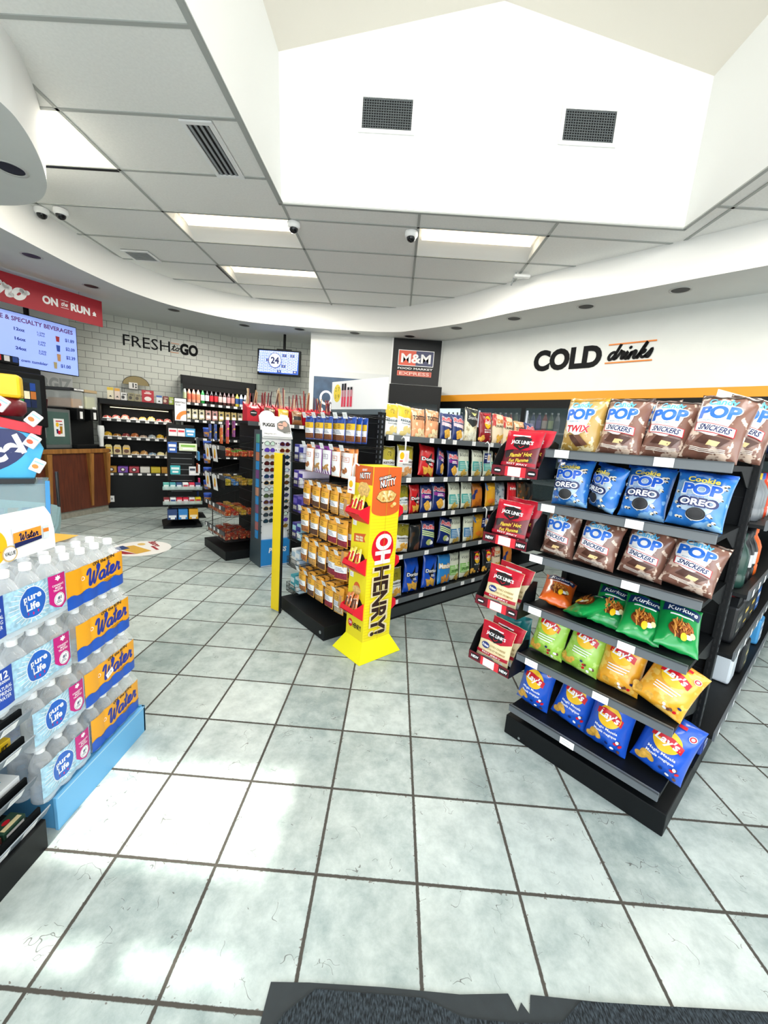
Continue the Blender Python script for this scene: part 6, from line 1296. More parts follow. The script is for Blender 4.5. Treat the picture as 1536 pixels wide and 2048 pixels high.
t = tag(MB().box(-.06, -.05, 0, .06, .05, .10, P_ORG, .003).gfx(G().e(0, .05, .02, .025, P_BRN), flat((0, -.05, 0), (1, 0, 0), (0, 0, 1)), .001).build('stir_stick_box', loc=CT(-.68, -.34, 1.494), rz=CTR), 'orange printed box on the glass door fridge', 'box')
t = thing('straw_cup', 'dark cup of brown straws on the glass door fridge', 'cup', CT(-.53, -.36, 1.494), CTR); MB().lathe([(.03, 0), (.042, .12)], K('#4a1420', .4), 14).build('cup', t)
for k in range(6): MB().cyl((.01*cos(k), .01*sin(k), .05), (.05*cos(k)-.02, .05*sin(k), .2), .003, K(['#6a2a24', '#d8c0b0'][k % 2], .5), 6).build('straw', t)
# twin slush machine
t = thing('slush_machine', 'black twin bowl slush machine with orange and pale yellow drinks', 'drink machine', CT(-.10, -.36, .962), CTR)
MB().box(-.22, -.10, 0, .22, .26, .56, BLK, .012).box(-.22, -.26, 0, .22, -.10, .05, BLK, .006).build('body', t)
for k, (x, c) in enumerate(((-.11, '#c9852a'), (.11, '#dfe0b0'))):
    b = MB().box(x-.10, -.20, .56, x+.10, .26, .80, clear('#dfe6e4', .3), .02).build('bowl', t)
    MB().box(x-.085, -.185, .565, x+.085, .24, .565+(.13 if k == 0 else .18), K(c, .2, noisy=.2, nscale=20), .02).build('slush', b)
    MB().box(x-.105, -.20, .80, x+.105, .26, .84, K('#23262a', .4) if k == 0 else K('#c8b08a', .4), .006).build('lid', t)
    MB().box(x-.06, -.24, .40, x+.06, -.10, .56, BLK, .01).build('tap', t); MB().gfx(G().r(x-.02, .42, x+.025, .52, TAG).r(x-.03, .57, x+.03, .6, TAG), flat((0, -.241, 0), (1, 0, 0), (0, 0, 1)), .001).build('tap_label', t)
MB().gfx(G().r(-.05, .808, .1, .833, P_WHT).t('Bistro', .02, .815, .012, P_BLK, bold=0, sh=.3, w=.06), flat((-.11, -.20, 0), (1, 0, 0), (0, 0, 1)), .002, 0, .0006).build('lid_label', t)
t = thing('cup_dispenser', 'stack of white cups in a holder right of the slush machine', 'cups', CT(.035, -.05, .962), CTR); MB().box(-.04, -.03, 0, .04, .03, .03, BLK).build('foot', t)
MB().lathe([(.028, .03), (.03, .16), (.042, .2), (.047, .30), (.04, .34)], K('#e6eaea', .5, bump=.6, nscale=40), 12).build('cup_stack', t)
# hanging menu screen
t = thing('menu_screen', 'hanging blue menu screen listing coffee prices over the counter', 'screen', (-4.8, 5.0, 2.31), rad(72))
MB().box(-1.30, .0, -.335, -.115, .05, .335, BLK, .004).build('bezel', t)
SCRB = K('#93abef', .3, emit=.5); g = G().r(-1.29, -.325, -.125, .325, SCRB); BL_ = K('#1f3fa8', .4); PU_ = K('#6a2a8a', .4)
g.t('COFFEE & SPECIALTY BEVERAGES', -.17, .225, .05, PU_, 'r', .03, 0, 1.06)
for i, (a, b, p_, c) in enumerate((('12oz', '1-290 CALS', '1.89', '#b0202c'), ('16oz', '2-290 CALS', '2.09', '#1f4fb8'), ('24oz', '3-330 CALS', '2.39', '#c99a6a'))):
    z = .115-.115*i
    g.t(a, -.88, z, .035, BL_, 'l', .04, 0, .12).t(b.split()[0], -.62, z+.022, .022, BL_, 'l', .02, 0, .09).t('CALS', -.62, z-.008, .022, BL_, 'l', .02, 0, .085)
    g.poly([(-.40, z+.04), (-.35, z+.04), (-.356, z-.03-.012*i), (-.394, z-.03-.012*i)], K(c, .4)).t('$'+p_, -.28, z-.005, .042, BL_, 'l', .02, 0, .12)
g.t('Fill your own tumbler', -.52, -.255, .034, BL_, 'r', .02, .1, .52).poly([(-.45, -.19), (-.405, -.19), (-.41, -.275), (-.445, -.275)], K('#b8a878', .4)).t('$1.00', -.36, -.245, .042, BL_, 'l', .02, 0, .13)
MB().gfx(g, flat((0, 0, 0), (1, 0, 0), (0, 0, 1)), .001, 0, .0008).build('display', t)
MB().box(-.80, .05, -.2, -.55, .09, .2, BLK).cyl((-.68, .08, .1), (-.68, .08, ZS-2.311), .03, BLK, 12).build('mount_pole', t)
# hanging red banner
t = thing('hanging_banner', 'red hanging banner with white lettering above the menu screen', 'banner', (-4.6, 4.6, 2.847), rad(65))
MB().box(-1.9, 0, -.170, .335, .012, .170, K('#b01a2c', .5)).build('banner', t)
g = G().script('tro', -.93, -.085, .20, .37, P_WHT, .26, .25); MB().gfx(g, flat((0, 0, 0), (1, 0, 0), (0, 0, 1)), .001, 0, .0006).build('script_word', t); g = G()
g.t('ON', -.375, -.055, .085, P_WHT, 'l', .05, 0, .17).t('RUN', -.06, -.055, .085, P_WHT, 'l', .05, 0, .235).t('the', -.13, -.03, .05, P_WHT, 'c', .02, .35, .075).r(-.175, .035, -.085, .04, P_WHT).r(-.175, -.055, -.085, -.05, P_WHT)
g.poly([(.205, -.05), (.215, -.03), (.205, -.02), (.22, -.005), (.23, .01), (.24, -.005), (.255, -.02), (.245, -.03), (.255, -.05)], P_WHT)
MB().gfx(g, flat((0, 0, 0), (1, 0, 0), (0, 0, 1)), .001, 0, .0006).build('lettering', t)
for x in (-1.5, .05): MB().tube([(x, .006, ZS-2.848), (x, .006, .172), (x, .006, .13)], .0025, STEEL, 5).build('hanger', t)
# wall mural behind the screen
t = thing('wall_mural', 'white wall mural with large grey words behind the menu screen', 'mural', W1(-2.49, .0), FR1)
MB().box(-2.9, -.006, .98, .0, -.001, 3.04, K('#e6e9e8', .5)).build('panel', t)
MGR = K('#bcc2c2', .5); g = G().t('ROASTED M', -.10, 2.64, .15, MGR, 'r', .03, 0, .72).t('ENERGIZ', -.01, 1.80, .17, MGR, 'r', .05, 0, .68).t('FR', -.20, 1.60, .15, MGR, 'r', .05, 0, .2)
MB().gfx(g, flat((0, -.006, 0), (1, 0, 0), (0, 0, 1)), .0006).build('lettering', t)
# FRESH to GO lettering
t = thing('wall_lettering', 'black FRESH to GO lettering on the white tiled wall', 'sign', W1(-1.785, .0, 2.62), FR1)
MB().gfx(G().t('FRESH', 0, 0, .175, INK, 'l', .0, 0, .69), flat((0, 0, 0), (1, 0, 0), (0, 0, 1)), .0, 0, 0, .006).build('thin_letters', t)
MB().gfx(G().t('GO', .845, .0, .165, INK, 'l', .05, 0, .29), flat((0, 0, 0), (1, 0, 0), (0, 0, 1)), .0, 0, 0, .006).build('bold_letters', t)
MB().gfx(G().script('to', .71, .035, .10, .12, INK, .13, .2).r(.705, .15, .835, .158, P_ORG).r(.695, .0, .825, .008, P_ORG), flat((0, 0, 0), (1, 0, 0), (0, 0, 1)), .0, 0, 0, .010).build('script_word', t)
# ================================================================ back column, food market panel, bingo screen
t = thing('market_panel', 'black wall panel with the red and navy food market emblem over the freezer', 'sign', (.045, 5.995, 2.335))
MB().box(-.395, -.02, 0, .395, 0, .715, K('#15181a', .45, spec=.3)).build('panel', t)
g = G().r(-.305, .29, .285, .54, P_WHT).r(-.295, .30, -.01, .53, K('#e2502a', .4)).r(-.01, .30, .275, .53, K('#1f2a5c', .4))
g.t('M&M', -.01, .345, .135, P_WHT, bold=.03, w=.49).t('FOOD MARKET', -.01, .235, .03, P_WHT, bold=.02, w=.58)
g.r(-.305, .13, .265, .21, K('#e8745a', .4)).r(-.295, .14, .255, .20, K('#c8452e', .4)).t('EXPRESS', -.02, .147, .045, K('#f0c8b8', .4), bold=.02, w=.5)
MB().gfx(g, flat((0, -.02, 0), (1, 0, 0), (0, 0, 1)), .001, 0, .0007).build('emblem', t)
t = thing('freezer', 'tall black upright freezer under the food market panel', 'freezer', (.045, 5.99, 0))
mb = MB().box(-.405, -.45, 0, .42, 0, 2.27, BLK, .006); mb.build('body', t); MB().box(-.36, -.46, .2, .375, -.451, 2.0, clear('#20282c', .85)).build('glass_door', t); MB().box(-.34, -.49, .9, -.32, -.46, 1.5, STEEL).build('handle', t)
t = thing('wall_poster', 'dark blue poster in a pale frame on the grey column', 'poster', (-1.03, 5.995, 1.0))
MB().box(-.70, -.015, 0, .655, 0, 1.46, K('#d3d8d8', .5)).build('frame', t)
MB().gfx(G().r(-.62, .03, .55, 1.36, K('#37506c', .45, noisy=.35, nscale=6)).ring(-.40, 1.02, .11, .12, .035, P_WHT, 28).poly([(-.36, .9), (-.32, .93), (-.27, .86), (-.31, .84)], P_WHT).t('V', -.40, .62, .22, P_WHT, bold=.04), flat((0, -.015, 0), (1, 0, 0), (0, 0, 1)), .001, 0, .0006).build('print', t)
struct('trim_6', MB().box(-.375, 5.975, 0, -.353, 6.0, 3.05, WHITE), 'white edge strip between the grey column and the food market panel')
t = thing('bingo_screen', 'black hanging screen showing the number 24 over a blue number grid', 'screen', (-2.33, 6.25, 2.575))
MB().box(-.375, 0, -.215, .375, .06, .215, BLK, .004).build('bezel', t)
SC1 = K('#c4d4ff', .3, emit=.45); NUM = K('#243a8a', .4); g = G().r(-.345, -.185, .345, .19, K('#4a72cc', .3, emit=.4))
for r_ in range(8):
    for c_ in range(10):
        n_ = r_*10+c_+1; x, z = -.311+.069*c_, .165-.046*r_; on = n_ in (17, 19, 33, 57, 76, 80)
        g.r(x-.031, z-.019, x+.031, z+.019, NUM if on else SC1); g.t(str(n_), x, z-.011, .023, P_WHT if on else NUM, bold=.02)
g.e(-.04, .02, .112, .124, NUM, 32).e(-.04, .02, .102, .114, K('#e4edff', .3, emit=.5), 32).t('24', -.04, -.03, .10, K('#15205a', .4), bold=.04, w=.145)
MB().gfx(g, flat((0, 0, 0), (1, 0, 0), (0, 0, 1)), .001, 0, .0006).build('display', t)
MB().cyl((.08, .05, .2), (.08, .05, ZS-2.577), .022, BLK, 12).box(-.06, .06, .1, .2, .09, .24, BLK).build('mount_pole', t)
# ---- COLD drinks lettering on the right wall, orange ruled
t = thing('wall_lettering', 'black COLD drinks lettering with orange rules on the right wall', 'sign', CW(1.68, 0, 2.49), rad(-45))
fl45 = flat((0, -.001, 0), (1, 0, 0), (0, 0, 1))
MB().gfx(G().t('COLD', 0, .0, .235, INK, 'l', .05, 0, .88), fl45, .0, 0, 0, .007).build('letters', t)
MB().gfx(G().script('drinks', .945, .055, .175, .46, INK, .17, .28), fl45, .0, 0, 0, .010).build('script_word', t)
MB().gfx(G().r(.945, .225, 1.445, .24, P_ORG).r(.93, .015, 1.43, .03, P_ORG), fl45, .0, 0, 0, .010).build('rule_lines', t)
# ---- drinks cooler: glass doors, frame and stocked top shelf
ck = thing('drinks_cooler', 'long black framed glass door drinks cooler along the right wall', 'cooler', CW(0, 0), rad(-45))
mb = MB().box(0, .0, 1.98, CWL, .04, 2.09, BLK).box(0, 0, 0, CWL, .04, .12, BLK).box(0, .70, 0, CWL, .72, 2.09, K('#2b3236', .5)).box(0, .04, 2.05, CWL, .72, 2.09, BLK).box(0, .04, 0, CWL, .70, .05, BLK); mb.build('frame', ck)
for k in range(10):
    x = .02+.80*k
    if x > CWL: break
    mb = MB().box(x-.03, -.012, .12, x+.03, .04, 1.98, BLK)
    mb.build('mullion', ck)
    if x+.8 < CWL:
        d_ = MB().box(x+.03, -.008, .12, x+.77, .004, 1.98, clear('#46565a', .28, .02)).build('glass_door', ck)
        MB().box(x+.72, -.05, .7, x+.745, -.02, 1.4, STEEL).build('handle', d_)
    MB().box(x+.035, .02, .15, x+.05, .05, 1.95, K('#eef4ff', .5, emit=.9)).build('lamp_tube', ck)
for z in (.5, .95, 1.35, 1.66): MB().box(.05, .10, z-.02, CWL-.05, .68, z, K('#9aa4a8', .4)).build('shelf', ck)
light('drinks_cooler_glow', 'AREA', CW(1.6, -.3, 1.96), (0, 0, rad(-45)), 5, (.95, .98, 1), (3.0, .25))
for k in range(22):
    c, l = [('#5a4a9a', '#8a7ac8'), ('#4a5a8a', '#c8d0e8'), ('#8a8f94', '#d0d4d8'), ('#a0a4a8', '#70767c'), ('#6a7a5a', '#c8d8a0'), ('#b0443a', '#e8d8d0')][(k*5) % 6 if k > 6 else k % 2]
    bottle2('drink_bottle', f'{["violet", "slate", "silver", "grey", "green", "red"][(k*5) % 6 if k > 6 else k % 2]} bottle, {ORD[k] if k < 14 else "number "+str(k+1)} along the top cooler shelf behind the glass', 'bottles on the top shelf of the drinks cooler', CW(.16+.09*k, -.17, 1.661), 0, K(c, .25), '#e8e8e8', l, .034, .27)
# ================================================================ bottled water pallet display by the till
BODY = clear('#f4fafd', .17, .04); CAPW = K('#f4f6f7', .4); FILM = clear('#f6fafc', .07, .1)
bm_ = MB().lathe([(.030, 0), (.0345, .006), (.0345, .03), (.0325, .036), (.0345, .042), (.0325, .05), (.0345, .056), (.0345, .115), (.0325, .12), (.0345, .126), (.033, .14), (.024, .165), (.0135, .180), (.0135, .19)], BODY, 14).mesh('bottle')
cm_ = MB().lathe([(.0155, .184), (.0155, .204), (.013, .2055)], CAPW, 14).mesh('cap')
def pack(name, lab, grp, loc, nx, ny, art, pitch=.0715, rz=0):
    """shrink-wrapped pack; local +x is the printed face, y runs along it"""
    t = thing(name, lab, 'water pack', loc, rz, grp); hx, hy = nx*pitch/2, ny*pitch/2
    for i in range(nx):
        for j in range(ny):
            if i < nx-2 and 0 < j < ny-1: continue         # hidden inside the pack
            b = bpy.data.objects.new('bottle', bm_); COL.objects.link(b); b.parent = t; b.location = (-hx+pitch*(i+.5), -hy+pitch*(j+.5), .001)
            c = bpy.data.objects.new('cap', cm_); COL.objects.link(c); c.parent = b
    # printed film wraps round the bottle fronts
    def f(u, v, d):
        a = (u % pitch)/pitch-.5; bul = .0345-.0045*(1-sqrt(max(0, 1-(2*a)**2*.72)))/.47
        return V3((hx-pitch/2+bul+.0016+d, -hy+u, v))
    mb = MB(); us = [pitch*ny*i/(ny*8) for i in range(ny*8+1)]; L_ = pitch*ny
    if art == 'gold':
        mb.grid(lambda u, v: f(u, v, 0), us, [.052, .13, .150], K('#f2a81d', .35)).grid(lambda u, v: f(u, v, 0), us, [.012, .054], K('#1c57c0', .35))
        g = G().script('Water', L_*.30, .068, .062, L_*.62, K('#17339a', .4), .17, .22, .06).t('ON the RUN', L_*.62, .138, .012, P_BLK, bold=.03, w=L_*.4, rot=.03).bars(L_*.6, .062, L_*.92, 2, .006, .002, K('#7a5a10', .5)).ring(L_*.25, .105, .008, .008, .002, P_WHT, 12)
        ws = [(L_*i/24, .052+.006*sin(i*1.05)+.004) for i in range(25)]; g.poly([(0, .05)]+ws+[(L_, .05)], K('#1c57c0', .35))
    else:
        mb.grid(lambda u, v: f(u, v, 0), us, [.030, .08, .150], K('#a8d2ec', .35, noisy=.3, nscale=60)).grid(lambda u, v: f(u, v, 0), us, [.016, .032], clear('#d6e8f4', .35))
        k = L_-.215; g = G().r(0, .03, max(.02, k-.0), .15, K('#1746ad', .35)).t('12', k*.6, .120, .02, P_WHT, bold=.03).t('500ml', k*.6, .106, .009, P_WHT, bold=.02) if k > .03 else G()
        if k > .03: g.t('NATURAL', k*.55, .085, .011, P_WHT, bold=.01, w=.05).t('SPRING', k*.55, .070, .011, P_WHT, bold=.01, w=.045).t('WATER', k*.55, .055, .011, P_WHT, bold=.01, w=.04)
        rs = random.Random(5)
        for i in range(26): a = i*2*pi/26; g.stroke([(L_-.13+.045*cos(a), .092+.05*sin(a)), (L_-.13+.075*cos(a), .092+min(.055, .065*sin(a)) if sin(a) > 0 else .092+.06*sin(a))], .002, P_WHT, 2)
        g.poly(blob(L_-.13, .092, .047, .05, 24, .05, 3, 1), K('#e8f2fa', .3)).poly(blob(L_-.13, .092, .044, .047, 24, .05, 3, 1), K('#1d62c4', .3)).t('pure', L_-.129, .103, .020, P_WHT, bold=.03, w=.058, rot=.08).t('Life', L_-.129, .072, .022, P_WHT, bold=.03, w=.042, rot=.08)
        for i in range(3): g.e(L_-.145+.015*i, .062-.003*(i % 2), .0025, .005, K('#c81e7a', .4), 8)
        g.poly([(L_-.07, .15), (L_-.008, .15), (L_-.008, .05), (L_-.03, .035), (L_-.055, .045), (L_-.07, .06)], K('#c2187a', .35))
        mp_ = [(0, .012), (.003, .006), (.009, .008), (.007, .002), (.011, -.001), (.004, -.004), (.001, -.008), (-.001, -.008), (-.004, -.004), (-.011, -.001), (-.007, .002), (-.009, .008), (-.003, .006)]
        g.poly([(L_-.038+x, .136+y) for x, y in mp_], P_WHT)
        for i, q in enumerate(("CANADA'S", 'MOST', 'TRUSTED')): g.t(q, L_-.038, .112-.0085*i, .006, P_WHT, bold=.02)
        g.e(L_-.036, .066, .020, .022, P_WHT).ring(L_-.036, .066, .018, .02, .001, P_NAVY, 20).t('#1', L_-.036, .066, .011, P_NAVY, bold=.03).bars(L_-.048, .06, L_-.026, 2, .005, .002, P_NAVY)
    mb.gfx(g, f, .0006, .008, .0003); mb.build('printed_film', t)
    # clear film over shoulders, with a loose band of print on the top
    fm = MB(); fm.grid(lambda u, v: V3((hx-.002-v*(2*hx-.01), -hy+u, .150+.05*sin(min(1, v*4)*pi/2)*(1 if v < .9 else .6)+.004*sin(u*88))), us, [0, .06, .12, .25, .5, .75, .9, 1], FILM); fm.build('clear_film', t)
    if art == 'gold': MB().grid(lambda u, v: V3((-hx+.03+v*.10, -hy+.03+u, .2068+.0007*sin(u*60+v*20))), [L_*.8*i/12 for i in range(13)], [0, .3, .6, 1], K('#f2b428', .35)).build('printed_band', t)
    else: MB().grid(lambda u, v: V3((-hx+.03+v*.12, -hy+.01+u, .2068+.0007*sin(u*60+v*20))), [L_*.9*i/12 for i in range(13)], [0, .3, .6, 1], K('#2a6fd0', .35, noisy=.4, nscale=30)).build('printed_band', t)
    return t
t = thing('pallet_skirt', 'light blue cardboard skirt under the stacked water packs', 'pallet', (-1.2615, .09, 0))
MB().box(-.33, -.02, .0, 0, .47, .124, K('#5aa8dc', .5), .002).build('platform', t)
MB().box(-.006, -.025, 0, .006, .475, .130, K('#6cb4e4', .45), .001).box(-.33, .465, 0, .006, .475, .130, K('#4c9ccc', .45)).build('skirt_board', t)
mb = MB().gfx(G().poly([(.0, .128), (.49, .128), (.49, .122), (.0, .122)], K('#a8d6f0', .45)), flat((.006, -.02, 0), (0, 1, 0), (0, 0, 1)), .0008); mb.build('printed_edge', t)
ly = ['bottom', 'second lowest', 'second highest', 'top']
for i in range(4):
    z = .125+.2105*i; dy = [0, -.022, -.05, -.082][i]
    pack('water_pack', f'{ly[i]} orange and blue labelled water pack at the far end of the stack', 'orange labelled water packs', (-1.27-.143+.004*i, .405+dy, z), 4, 4, 'gold')
    if i < 2: pack('water_pack', f'{ly[i]} blue oval labelled water pack, beside the gum rack', 'blue labelled water packs', (-1.27-.143+.004, .140+.5*dy, z), 4, 3, 'blue', .0712)
    else: pack('water_pack', f'{ly[i]} blue oval labelled water pack, above the gum rack', 'blue labelled water packs', (-1.27-.143+.02*(i-1), .066+.75*dy, z+.012*(i-1)), 4, 4, 'blue', .0712)
t = tag(MB().gfx(G().r(-.02, -.012, .02, .012, TAG).t('119', 0, -.005, .01, P_BLK, bold=0, sh=.3), flat((0, 0, 0), (0, 1, 0), (0, 0, 1)), .0005, 0, .0005).build('price_sticker', loc=(-1.2655, .366, .42)), 'torn white price sticker on the second lowest orange water pack', 'sticker')
t.rotation_euler = (rad(25), 0, 0)
# sign board standing on the packs
t = thing('water_sign', 'white curved sign board picturing a water pack, standing on the blue labelled packs', 'sign', (-1.275, -.10, 1.003))
MB().prism([(-.3, 0), (.265, .0), (.265, .06), (.255, .11), (.235, .14), (-.3, .135)], -.006, 0, P_WHT, 'x').build('board', t)
g = G().e(.05, .05, .05, .055, P_YEL, 28).bars(.02, .06, .08, 3, .014, .003, P_ORG).e(.105, .022, .024, .024, K('#d8b878', .4)).e(.105, .022, .02, .02, P_WHT).t('VALUE', .105, .017, .011, P_BLK, bold=.02, w=.034)
g.r(.115, .075, .215, .098, K('#e8ecee', .4)).poly([(.118, .048), (.212, .052), (.212, .083), (.118, .079)], K('#f2a032', .4)).poly([(.12, .034), (.212, .042), (.212, .053), (.12, .049)], P_NAVY).script('Water', .135, .052, .022, .065, P_NAVY, .16, .22, .06).r(.218, .04, .238, .08, K('#dce6ea', .3)).r(.218, .06, .238, .072, P_ORG)
MB().gfx(g, flat((0, 0, 0), (0, 1, 0), (0, 0, 1)), .0008, 0, .0005).build('print', t)

# ================================================================ chewing gum rack in the near left corner
RX, RY = -1.245, .01
gr_ = thing('gum_rack', 'low black tiered gum rack at the near left edge', 'rack', (RX, RY, 0))
MB().box(-.02, -.62, 0, 0, 0, .11, BLK, .003).box(-.30, -.62, 0, -.02, -.0, .09, BLK).build('base', gr_); MB().box(-.34, -.62, 0, -.31, -.04, .535, BLK).build('back_panel', gr_)
for x0, y1, z in ((-.02, -.0, .11), (-.05, -.005, .225), (-.02, -.03, .40), (-.02, -.03, .495)):
    sh = MB().box(-.30, -.62, z-.004, x0, y1-.004, z+.004, BLK).box(x0-.004, -.62, z, x0+.004, y1, z+.045, BLK).build('shelf', gr_)
    MB().prism([(x0+.004, z-.002), (x0+.022, z+.034), (x0+.019, z+.036), (x0+.002, z+.001)], -.62, y1+.02, K('#737c84', .35), 'y').build('price_rail', sh)
    for k in range(5):
        y = y1-.052-.095*k; f = flat((x0+.0128, y, z+.0165), (0, 1, 0), (.018, 0, .036)); mb = MB(); mb.gfx(G().r(-.025, -.017, .025, .017, TAG).bars(-.018, .006, .015, 2, .009, .002, K('#b8bcc0', .6)), f, .0012, 0, .0004); mb.build('price_tag', sh)
def gum(lab, y, z, l, h, c, g=None, x=-.055, dp=.06, rx=0., name='gum_box', ry=0.):
    mb = MB().box(-dp/2, -l/2, 0, dp/2, l/2, h, K(c, .4), .002)
    if g: mb.gfx(g[0], flat((dp/2, 0, 0), (0, 1, 0), (0, 0, 1)), .0008, 0, .0004).gfx(g[1], flat((dp/2, 0, h), (0, 1, 0), (-1, 0, 0)), .0008, 0, .0004)
    o = mb.build(name, loc=(RX+x, RY+y, z)); o.rotation_euler = (rx, ry, 0); return tag(o, lab, 'gum', 'gum on the near rack')
TQ = K('#2aa9b8', .4); PG = K('#3ac08a', .4)
gum('white gum box with teal lowercase name lying on the second tier of the near rack', -.075, .2305, .13, .05, '#eef3f4', (G().t('pur', .03, .012, .022, K('#5a7a86', .4), bold=.02, w=.045).r(-.06, .01, -.01, .04, P_NAVY), G().t('pur', .01, .03, .05, TQ, bold=.0, w=.075).r(-.065, .02, -.03, .035, PG)), -.13, .13)
gum('second white gum box with teal name, nearer the frame edge', -.215, .2305, .13, .05, '#eef3f4', (G().t('pur', .03, .012, .022, K('#5a7a86', .4), bold=.02, w=.045), G().t('pur', .01, .03, .05, TQ, bold=.0, w=.075)), -.13, .13)
gum('yellow fruit gum box with black words on the third tier of the near rack', -.105, .405, .13, .04, '#f0c81e', (G().t('JUICY FRUIT', 0, .008, .02, P_BLK, bold=.03, sh=.2, w=.11).r(-.06, .002, .06, .006, P_WHT), G().t('JUICY', 0, .015, .03, P_BLK, bold=.03, sh=.2, w=.09)), -.10, .10)
gum('second yellow fruit gum box, nearer the frame edge', -.245, .405, .13, .04, '#e8b81e', (G().t('JUICY FRUIT', 0, .008, .02, P_BLK, bold=.03, sh=.2, w=.11), G().r(-.05, .01, .05, .04, P_WHT)), -.10, .10)
for k, (c, q) in enumerate((('#2a4a3a', 'dark green'), ('#5a2f2a', 'brown red'), ('#c8b84a', 'pale yellow'), ('#4a8ad0', 'light blue'))):
    gum(q+' gum packet in the lowest tier of the near rack', -.055-.082*k, .1155, .075, .03, c, (G().r(-.03, .01, .03, .02, P_WHT), G().r(-.03, .005, .03, .02, K('#e8d8a8', .4)).e(.0, .03, .012, .008, P_RED)), -.075, .05)
gum('dark blue candy box on the top tier of the near rack', -.13, .4995, .14, .04, '#1d2f5a', (G().r(-.06, .01, .06, .03, P_WHT), G().r(-.06, .01, .06, .04, P_WHT)), -.10, .09)

# ================================================================ till counter with lottery case and gum tower
tc_ = thing('till_counter', 'till counter with rounded grey blue edge behind the water packs', 'counter', (-2.2, .3, 0))
TOPP = [(.62, -.9), (.62, .22), (.55, .32), (.26, .68), (.16, .72), (-.8, .72), (-.8, -.9)]
MB().prism([(.55, -.9), (.55, .2), (.22, .6), (-.8, .6), (-.8, -.9)], 0, .87, K('#8aa0a6', .5)).build('cabinet', tc_)
mb = MB().prism(TOPP, .885, .945, K('#7fa3a8', .45, noisy=.12, nscale=120)); mb.prism([(x*.985, y*.985) for x, y in TOPP], .875, .955, K('#86a9ae', .45, noisy=.12, nscale=120)); mb.build('worktop', tc_)
KC = V3((-1.55, .62, 0)); KX = V3((.783, .622, 0)); KY = V3((-.622, .783, 0)); KR = math.atan2(KX.y, KX.x)
def KP(x, y, z): return KC+KX*x+KY*y+V3((0, 0, z))
lc = thing('lottery_case', 'slanted clear lottery ticket case on the till counter', 'display case', KP(-.3, .05, .956), KR)
pr = [(-.17, 0), (.2, 0), (.2, .18), (-.02, .18), (-.17, .03)]
mb = MB()
for x in (-.25, .19): mb.prism(pr, x-.002, x+.002, clear('#b8d4da', .4), 'x')
mb.prism([(-.17, .03), (-.02, .18), (-.016, .178), (-.166, .026)], -.25, .19, clear('#a8c8d0', .3), 'x').prism([(-.02, .178), (.2, .178), (.2, .182), (-.02, .182)], -.25, .19, clear('#a8c8d0', .35), 'x'); mb.build('clear_shell', lc)
MB().box(-.25, -.17, 0, .19, .2, .006, K('#3a4a58', .5)).build('tray', lc)
mb = MB().prism([(-.185, .0), (-.165, .0), (-.02, .182), (-.03, .195)], .19, .205, K('#2f86c0', .4), 'x'); 
for k, c in enumerate(('#d8733a', '#c84a5a', '#2a5aa0', '#e0a04a')): mb.prism([(-.16+.032*k, .03+.038*k), (-.135+.032*k, .03+.038*k+.031), (-.13+.032*k, .03+.038*k+.025), (-.155+.032*k, .024+.038*k)], .2052, .2056, K(c, .4), 'x')
mb.build('printed_side', lc); MB().box(.17, -.2, .001, .215, -.172, .03, P_NAVY, .004).build('end_bracket', lc)
for k in range(9):
    o = MB().box(-.017, -.045, 0, .017, .045, .002, K(['#8a8468', '#9a9070', '#6a6a50', '#f0f2f4', '#f4f6f8', '#c8d0e8', '#e0b890', '#7a80c0', '#e8e8f0'][k], .5)).build('lottery_ticket', loc=KP(-.50+.045*k, .10, .992), rz=KR); o.rotation_euler.x = rad(35)
    tag(o, ['olive', 'tan', 'dark olive', 'first white', 'second white', 'pale blue', 'peach', 'violet', 'pale lilac'][k]+' ticket inside the slanted lottery case', 'lottery ticket', 'tickets in the lottery case')
t = thing('card_tray', 'clear lilac plastic tray with dark blue print in front of the lottery case', 'tray', KP(-.42, -.26, .956), KR)
MB().box(-.2, -.06, 0, .12, .06, .075, clear('#b8bcd8', .35), .01).build('tray', t); MB().gfx(G().r(-.18, .015, -.06, .065, K('#1c2f8a', .4)).r(-.05, .01, .05, .04, K('#9a9ad0', .4)), flat((0, -.061, 0), (1, 0, 0), (0, 0, 1)), .001).build('print', t)
# gum tower
gt = thing('gum_tower', 'blue tilted counter display with large white lowercase gum name', 'display', KP(-.305, .12, 1.14), KR)
mb = MB().box(-.22, -.10, 0, .16, .0, .02, P_BLK); mb.prism([(-.24, .02), (.16, .02), (.195, .14), (.17, .20), (-.24, .30)], -.06, .0, K('#43b2e2', .45), 'y'); mb.build('board', gt)
g = G().e(.02, .125, .14, .08, P_NAVY, 28, .45).t('excel', .055, .085, .07, P_WHT, bold=.05, sh=.15, w=.22, rot=.5)
MB().gfx(g, flat((0, -.06, 0), (1, 0, 0), (0, 0, 1)), .001, 0, .0005).build('print', gt)
MB().prism([(-.24, .29), (.19, .20), (.195, .235), (-.24, .335)], -.07, .0, K('#d01c30', .4), 'y').build('red_band', gt)
MB().cyl((.235, -.10, -.10), (.235, -.10, .05), .006, P_BLK, 10).build('post', gt)
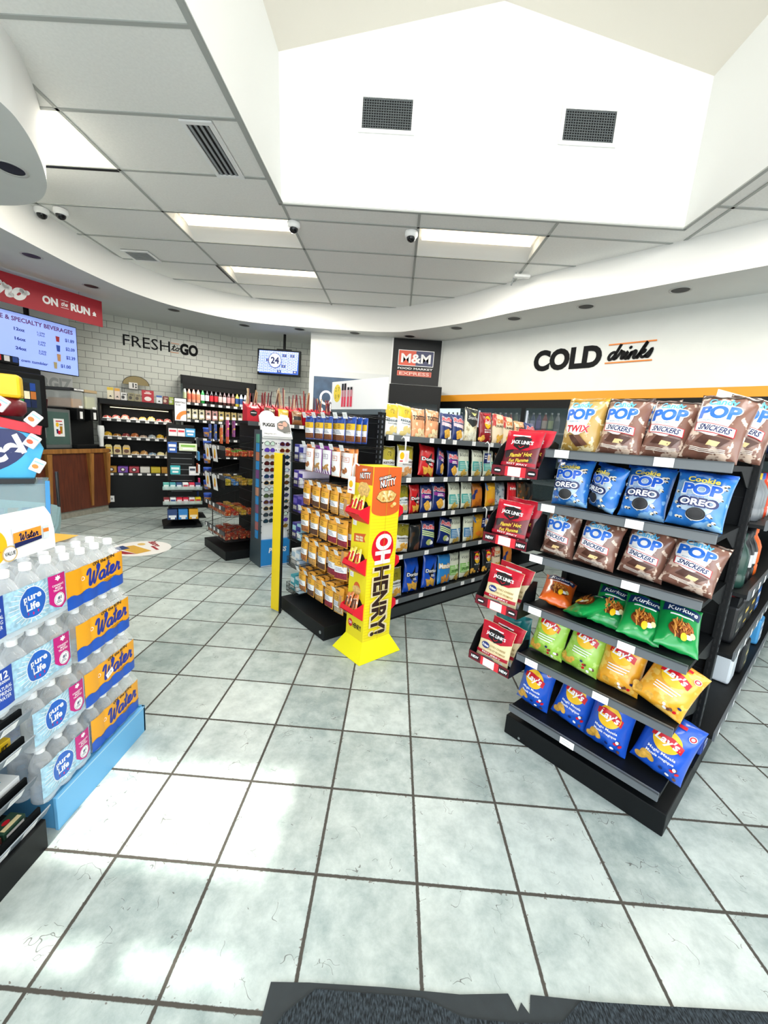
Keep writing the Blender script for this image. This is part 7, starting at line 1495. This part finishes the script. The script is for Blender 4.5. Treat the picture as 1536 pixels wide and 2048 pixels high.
for k, (x, z, c, ry) in enumerate(((.215, .22, '#f2f4f4', .7), (.205, .13, '#f0f2f2', .6), (.215, .03, '#eef0f0', .5), (.12, .27, '#f4f4f2', .6), (.06, .29, '#f2ece4', .5), (.0, .305, '#f0f2f4', .5), (-.06, .32, '#f4f0e8', .4))):
    o = MB().box(-.021, -.014, -.027, .021, .014, .027, K(c, .35), .005).gfx(G().e(-.005, -.005, .011, .009, K(['#e0742a', '#d8542a', '#e08a3a', '#d02a3a', '#3a9ad0', '#d02a3a', '#e0a02a'][k], .4)).r(-.016, .011, .016, .017, K('#9ac8e0', .4)), flat((0, -.014, 0), (1, 0, 0), (0, 0, 1)), .0008).build('gum_pouch', loc=KP(-.345+x, .02, 1.14+z+.045)); o.rotation_euler = (0, ry, KR)
    tag(o, ['upper white gum pouch at the right edge', 'middle white gum pouch at the right edge', 'lower white gum pouch at the right edge', 'white gum pouch, first along the red band', 'cream gum pouch, second along the red band', 'white gum pouch with blue dot, third along the red band', 'cream gum pouch with red dot, last along the red band'][k]+' of the blue gum display', 'gum', 'pouches on the gum display')
t = thing('candy_dispenser', 'yellow and dark red round candy character-free dispenser at the far left edge', 'dispenser', KP(-.235, .19, 1.14), KR)
t['label'] = 'yellow lidded dark red candy jar at the left edge behind the gum display'
MB().lathe([(.06, .27), (.075, .29), (.075, .33), (.05, .345)], K('#6a1420', .35), 20).build('jar', t); MB().box(-.08, -.05, 0, .06, .05, .27, BLK).build('pedestal', t)
MB().box(-.14, -.06, .345, .065, .06, .44, K('#f2c81a', .4), .012).build('lid', t)
for k in range(10):
    o = MB().box(-.011, -.004, 0, .011, .004, .075, K(['#5a5640', '#7a745a', '#4a4636', '#8a8468', '#6a644c', '#efeff0', '#5a5640', '#f2f2f4', '#1c1c1e', '#f4f4f4'][k], .4), .001).build('gum_pack', loc=KP(-.60+.030*k, .005, 1.150)); o.rotation_euler = (rad(8), rad(-32), KR)
    tag(o, ['first khaki', 'olive', 'dark khaki', 'pale khaki', 'second khaki', 'first white', 'third khaki', 'second white', 'black', 'last white'][k]+' gum pack leaning in the row on the lottery case', 'gum', 'gum packs leaning on the lottery case')
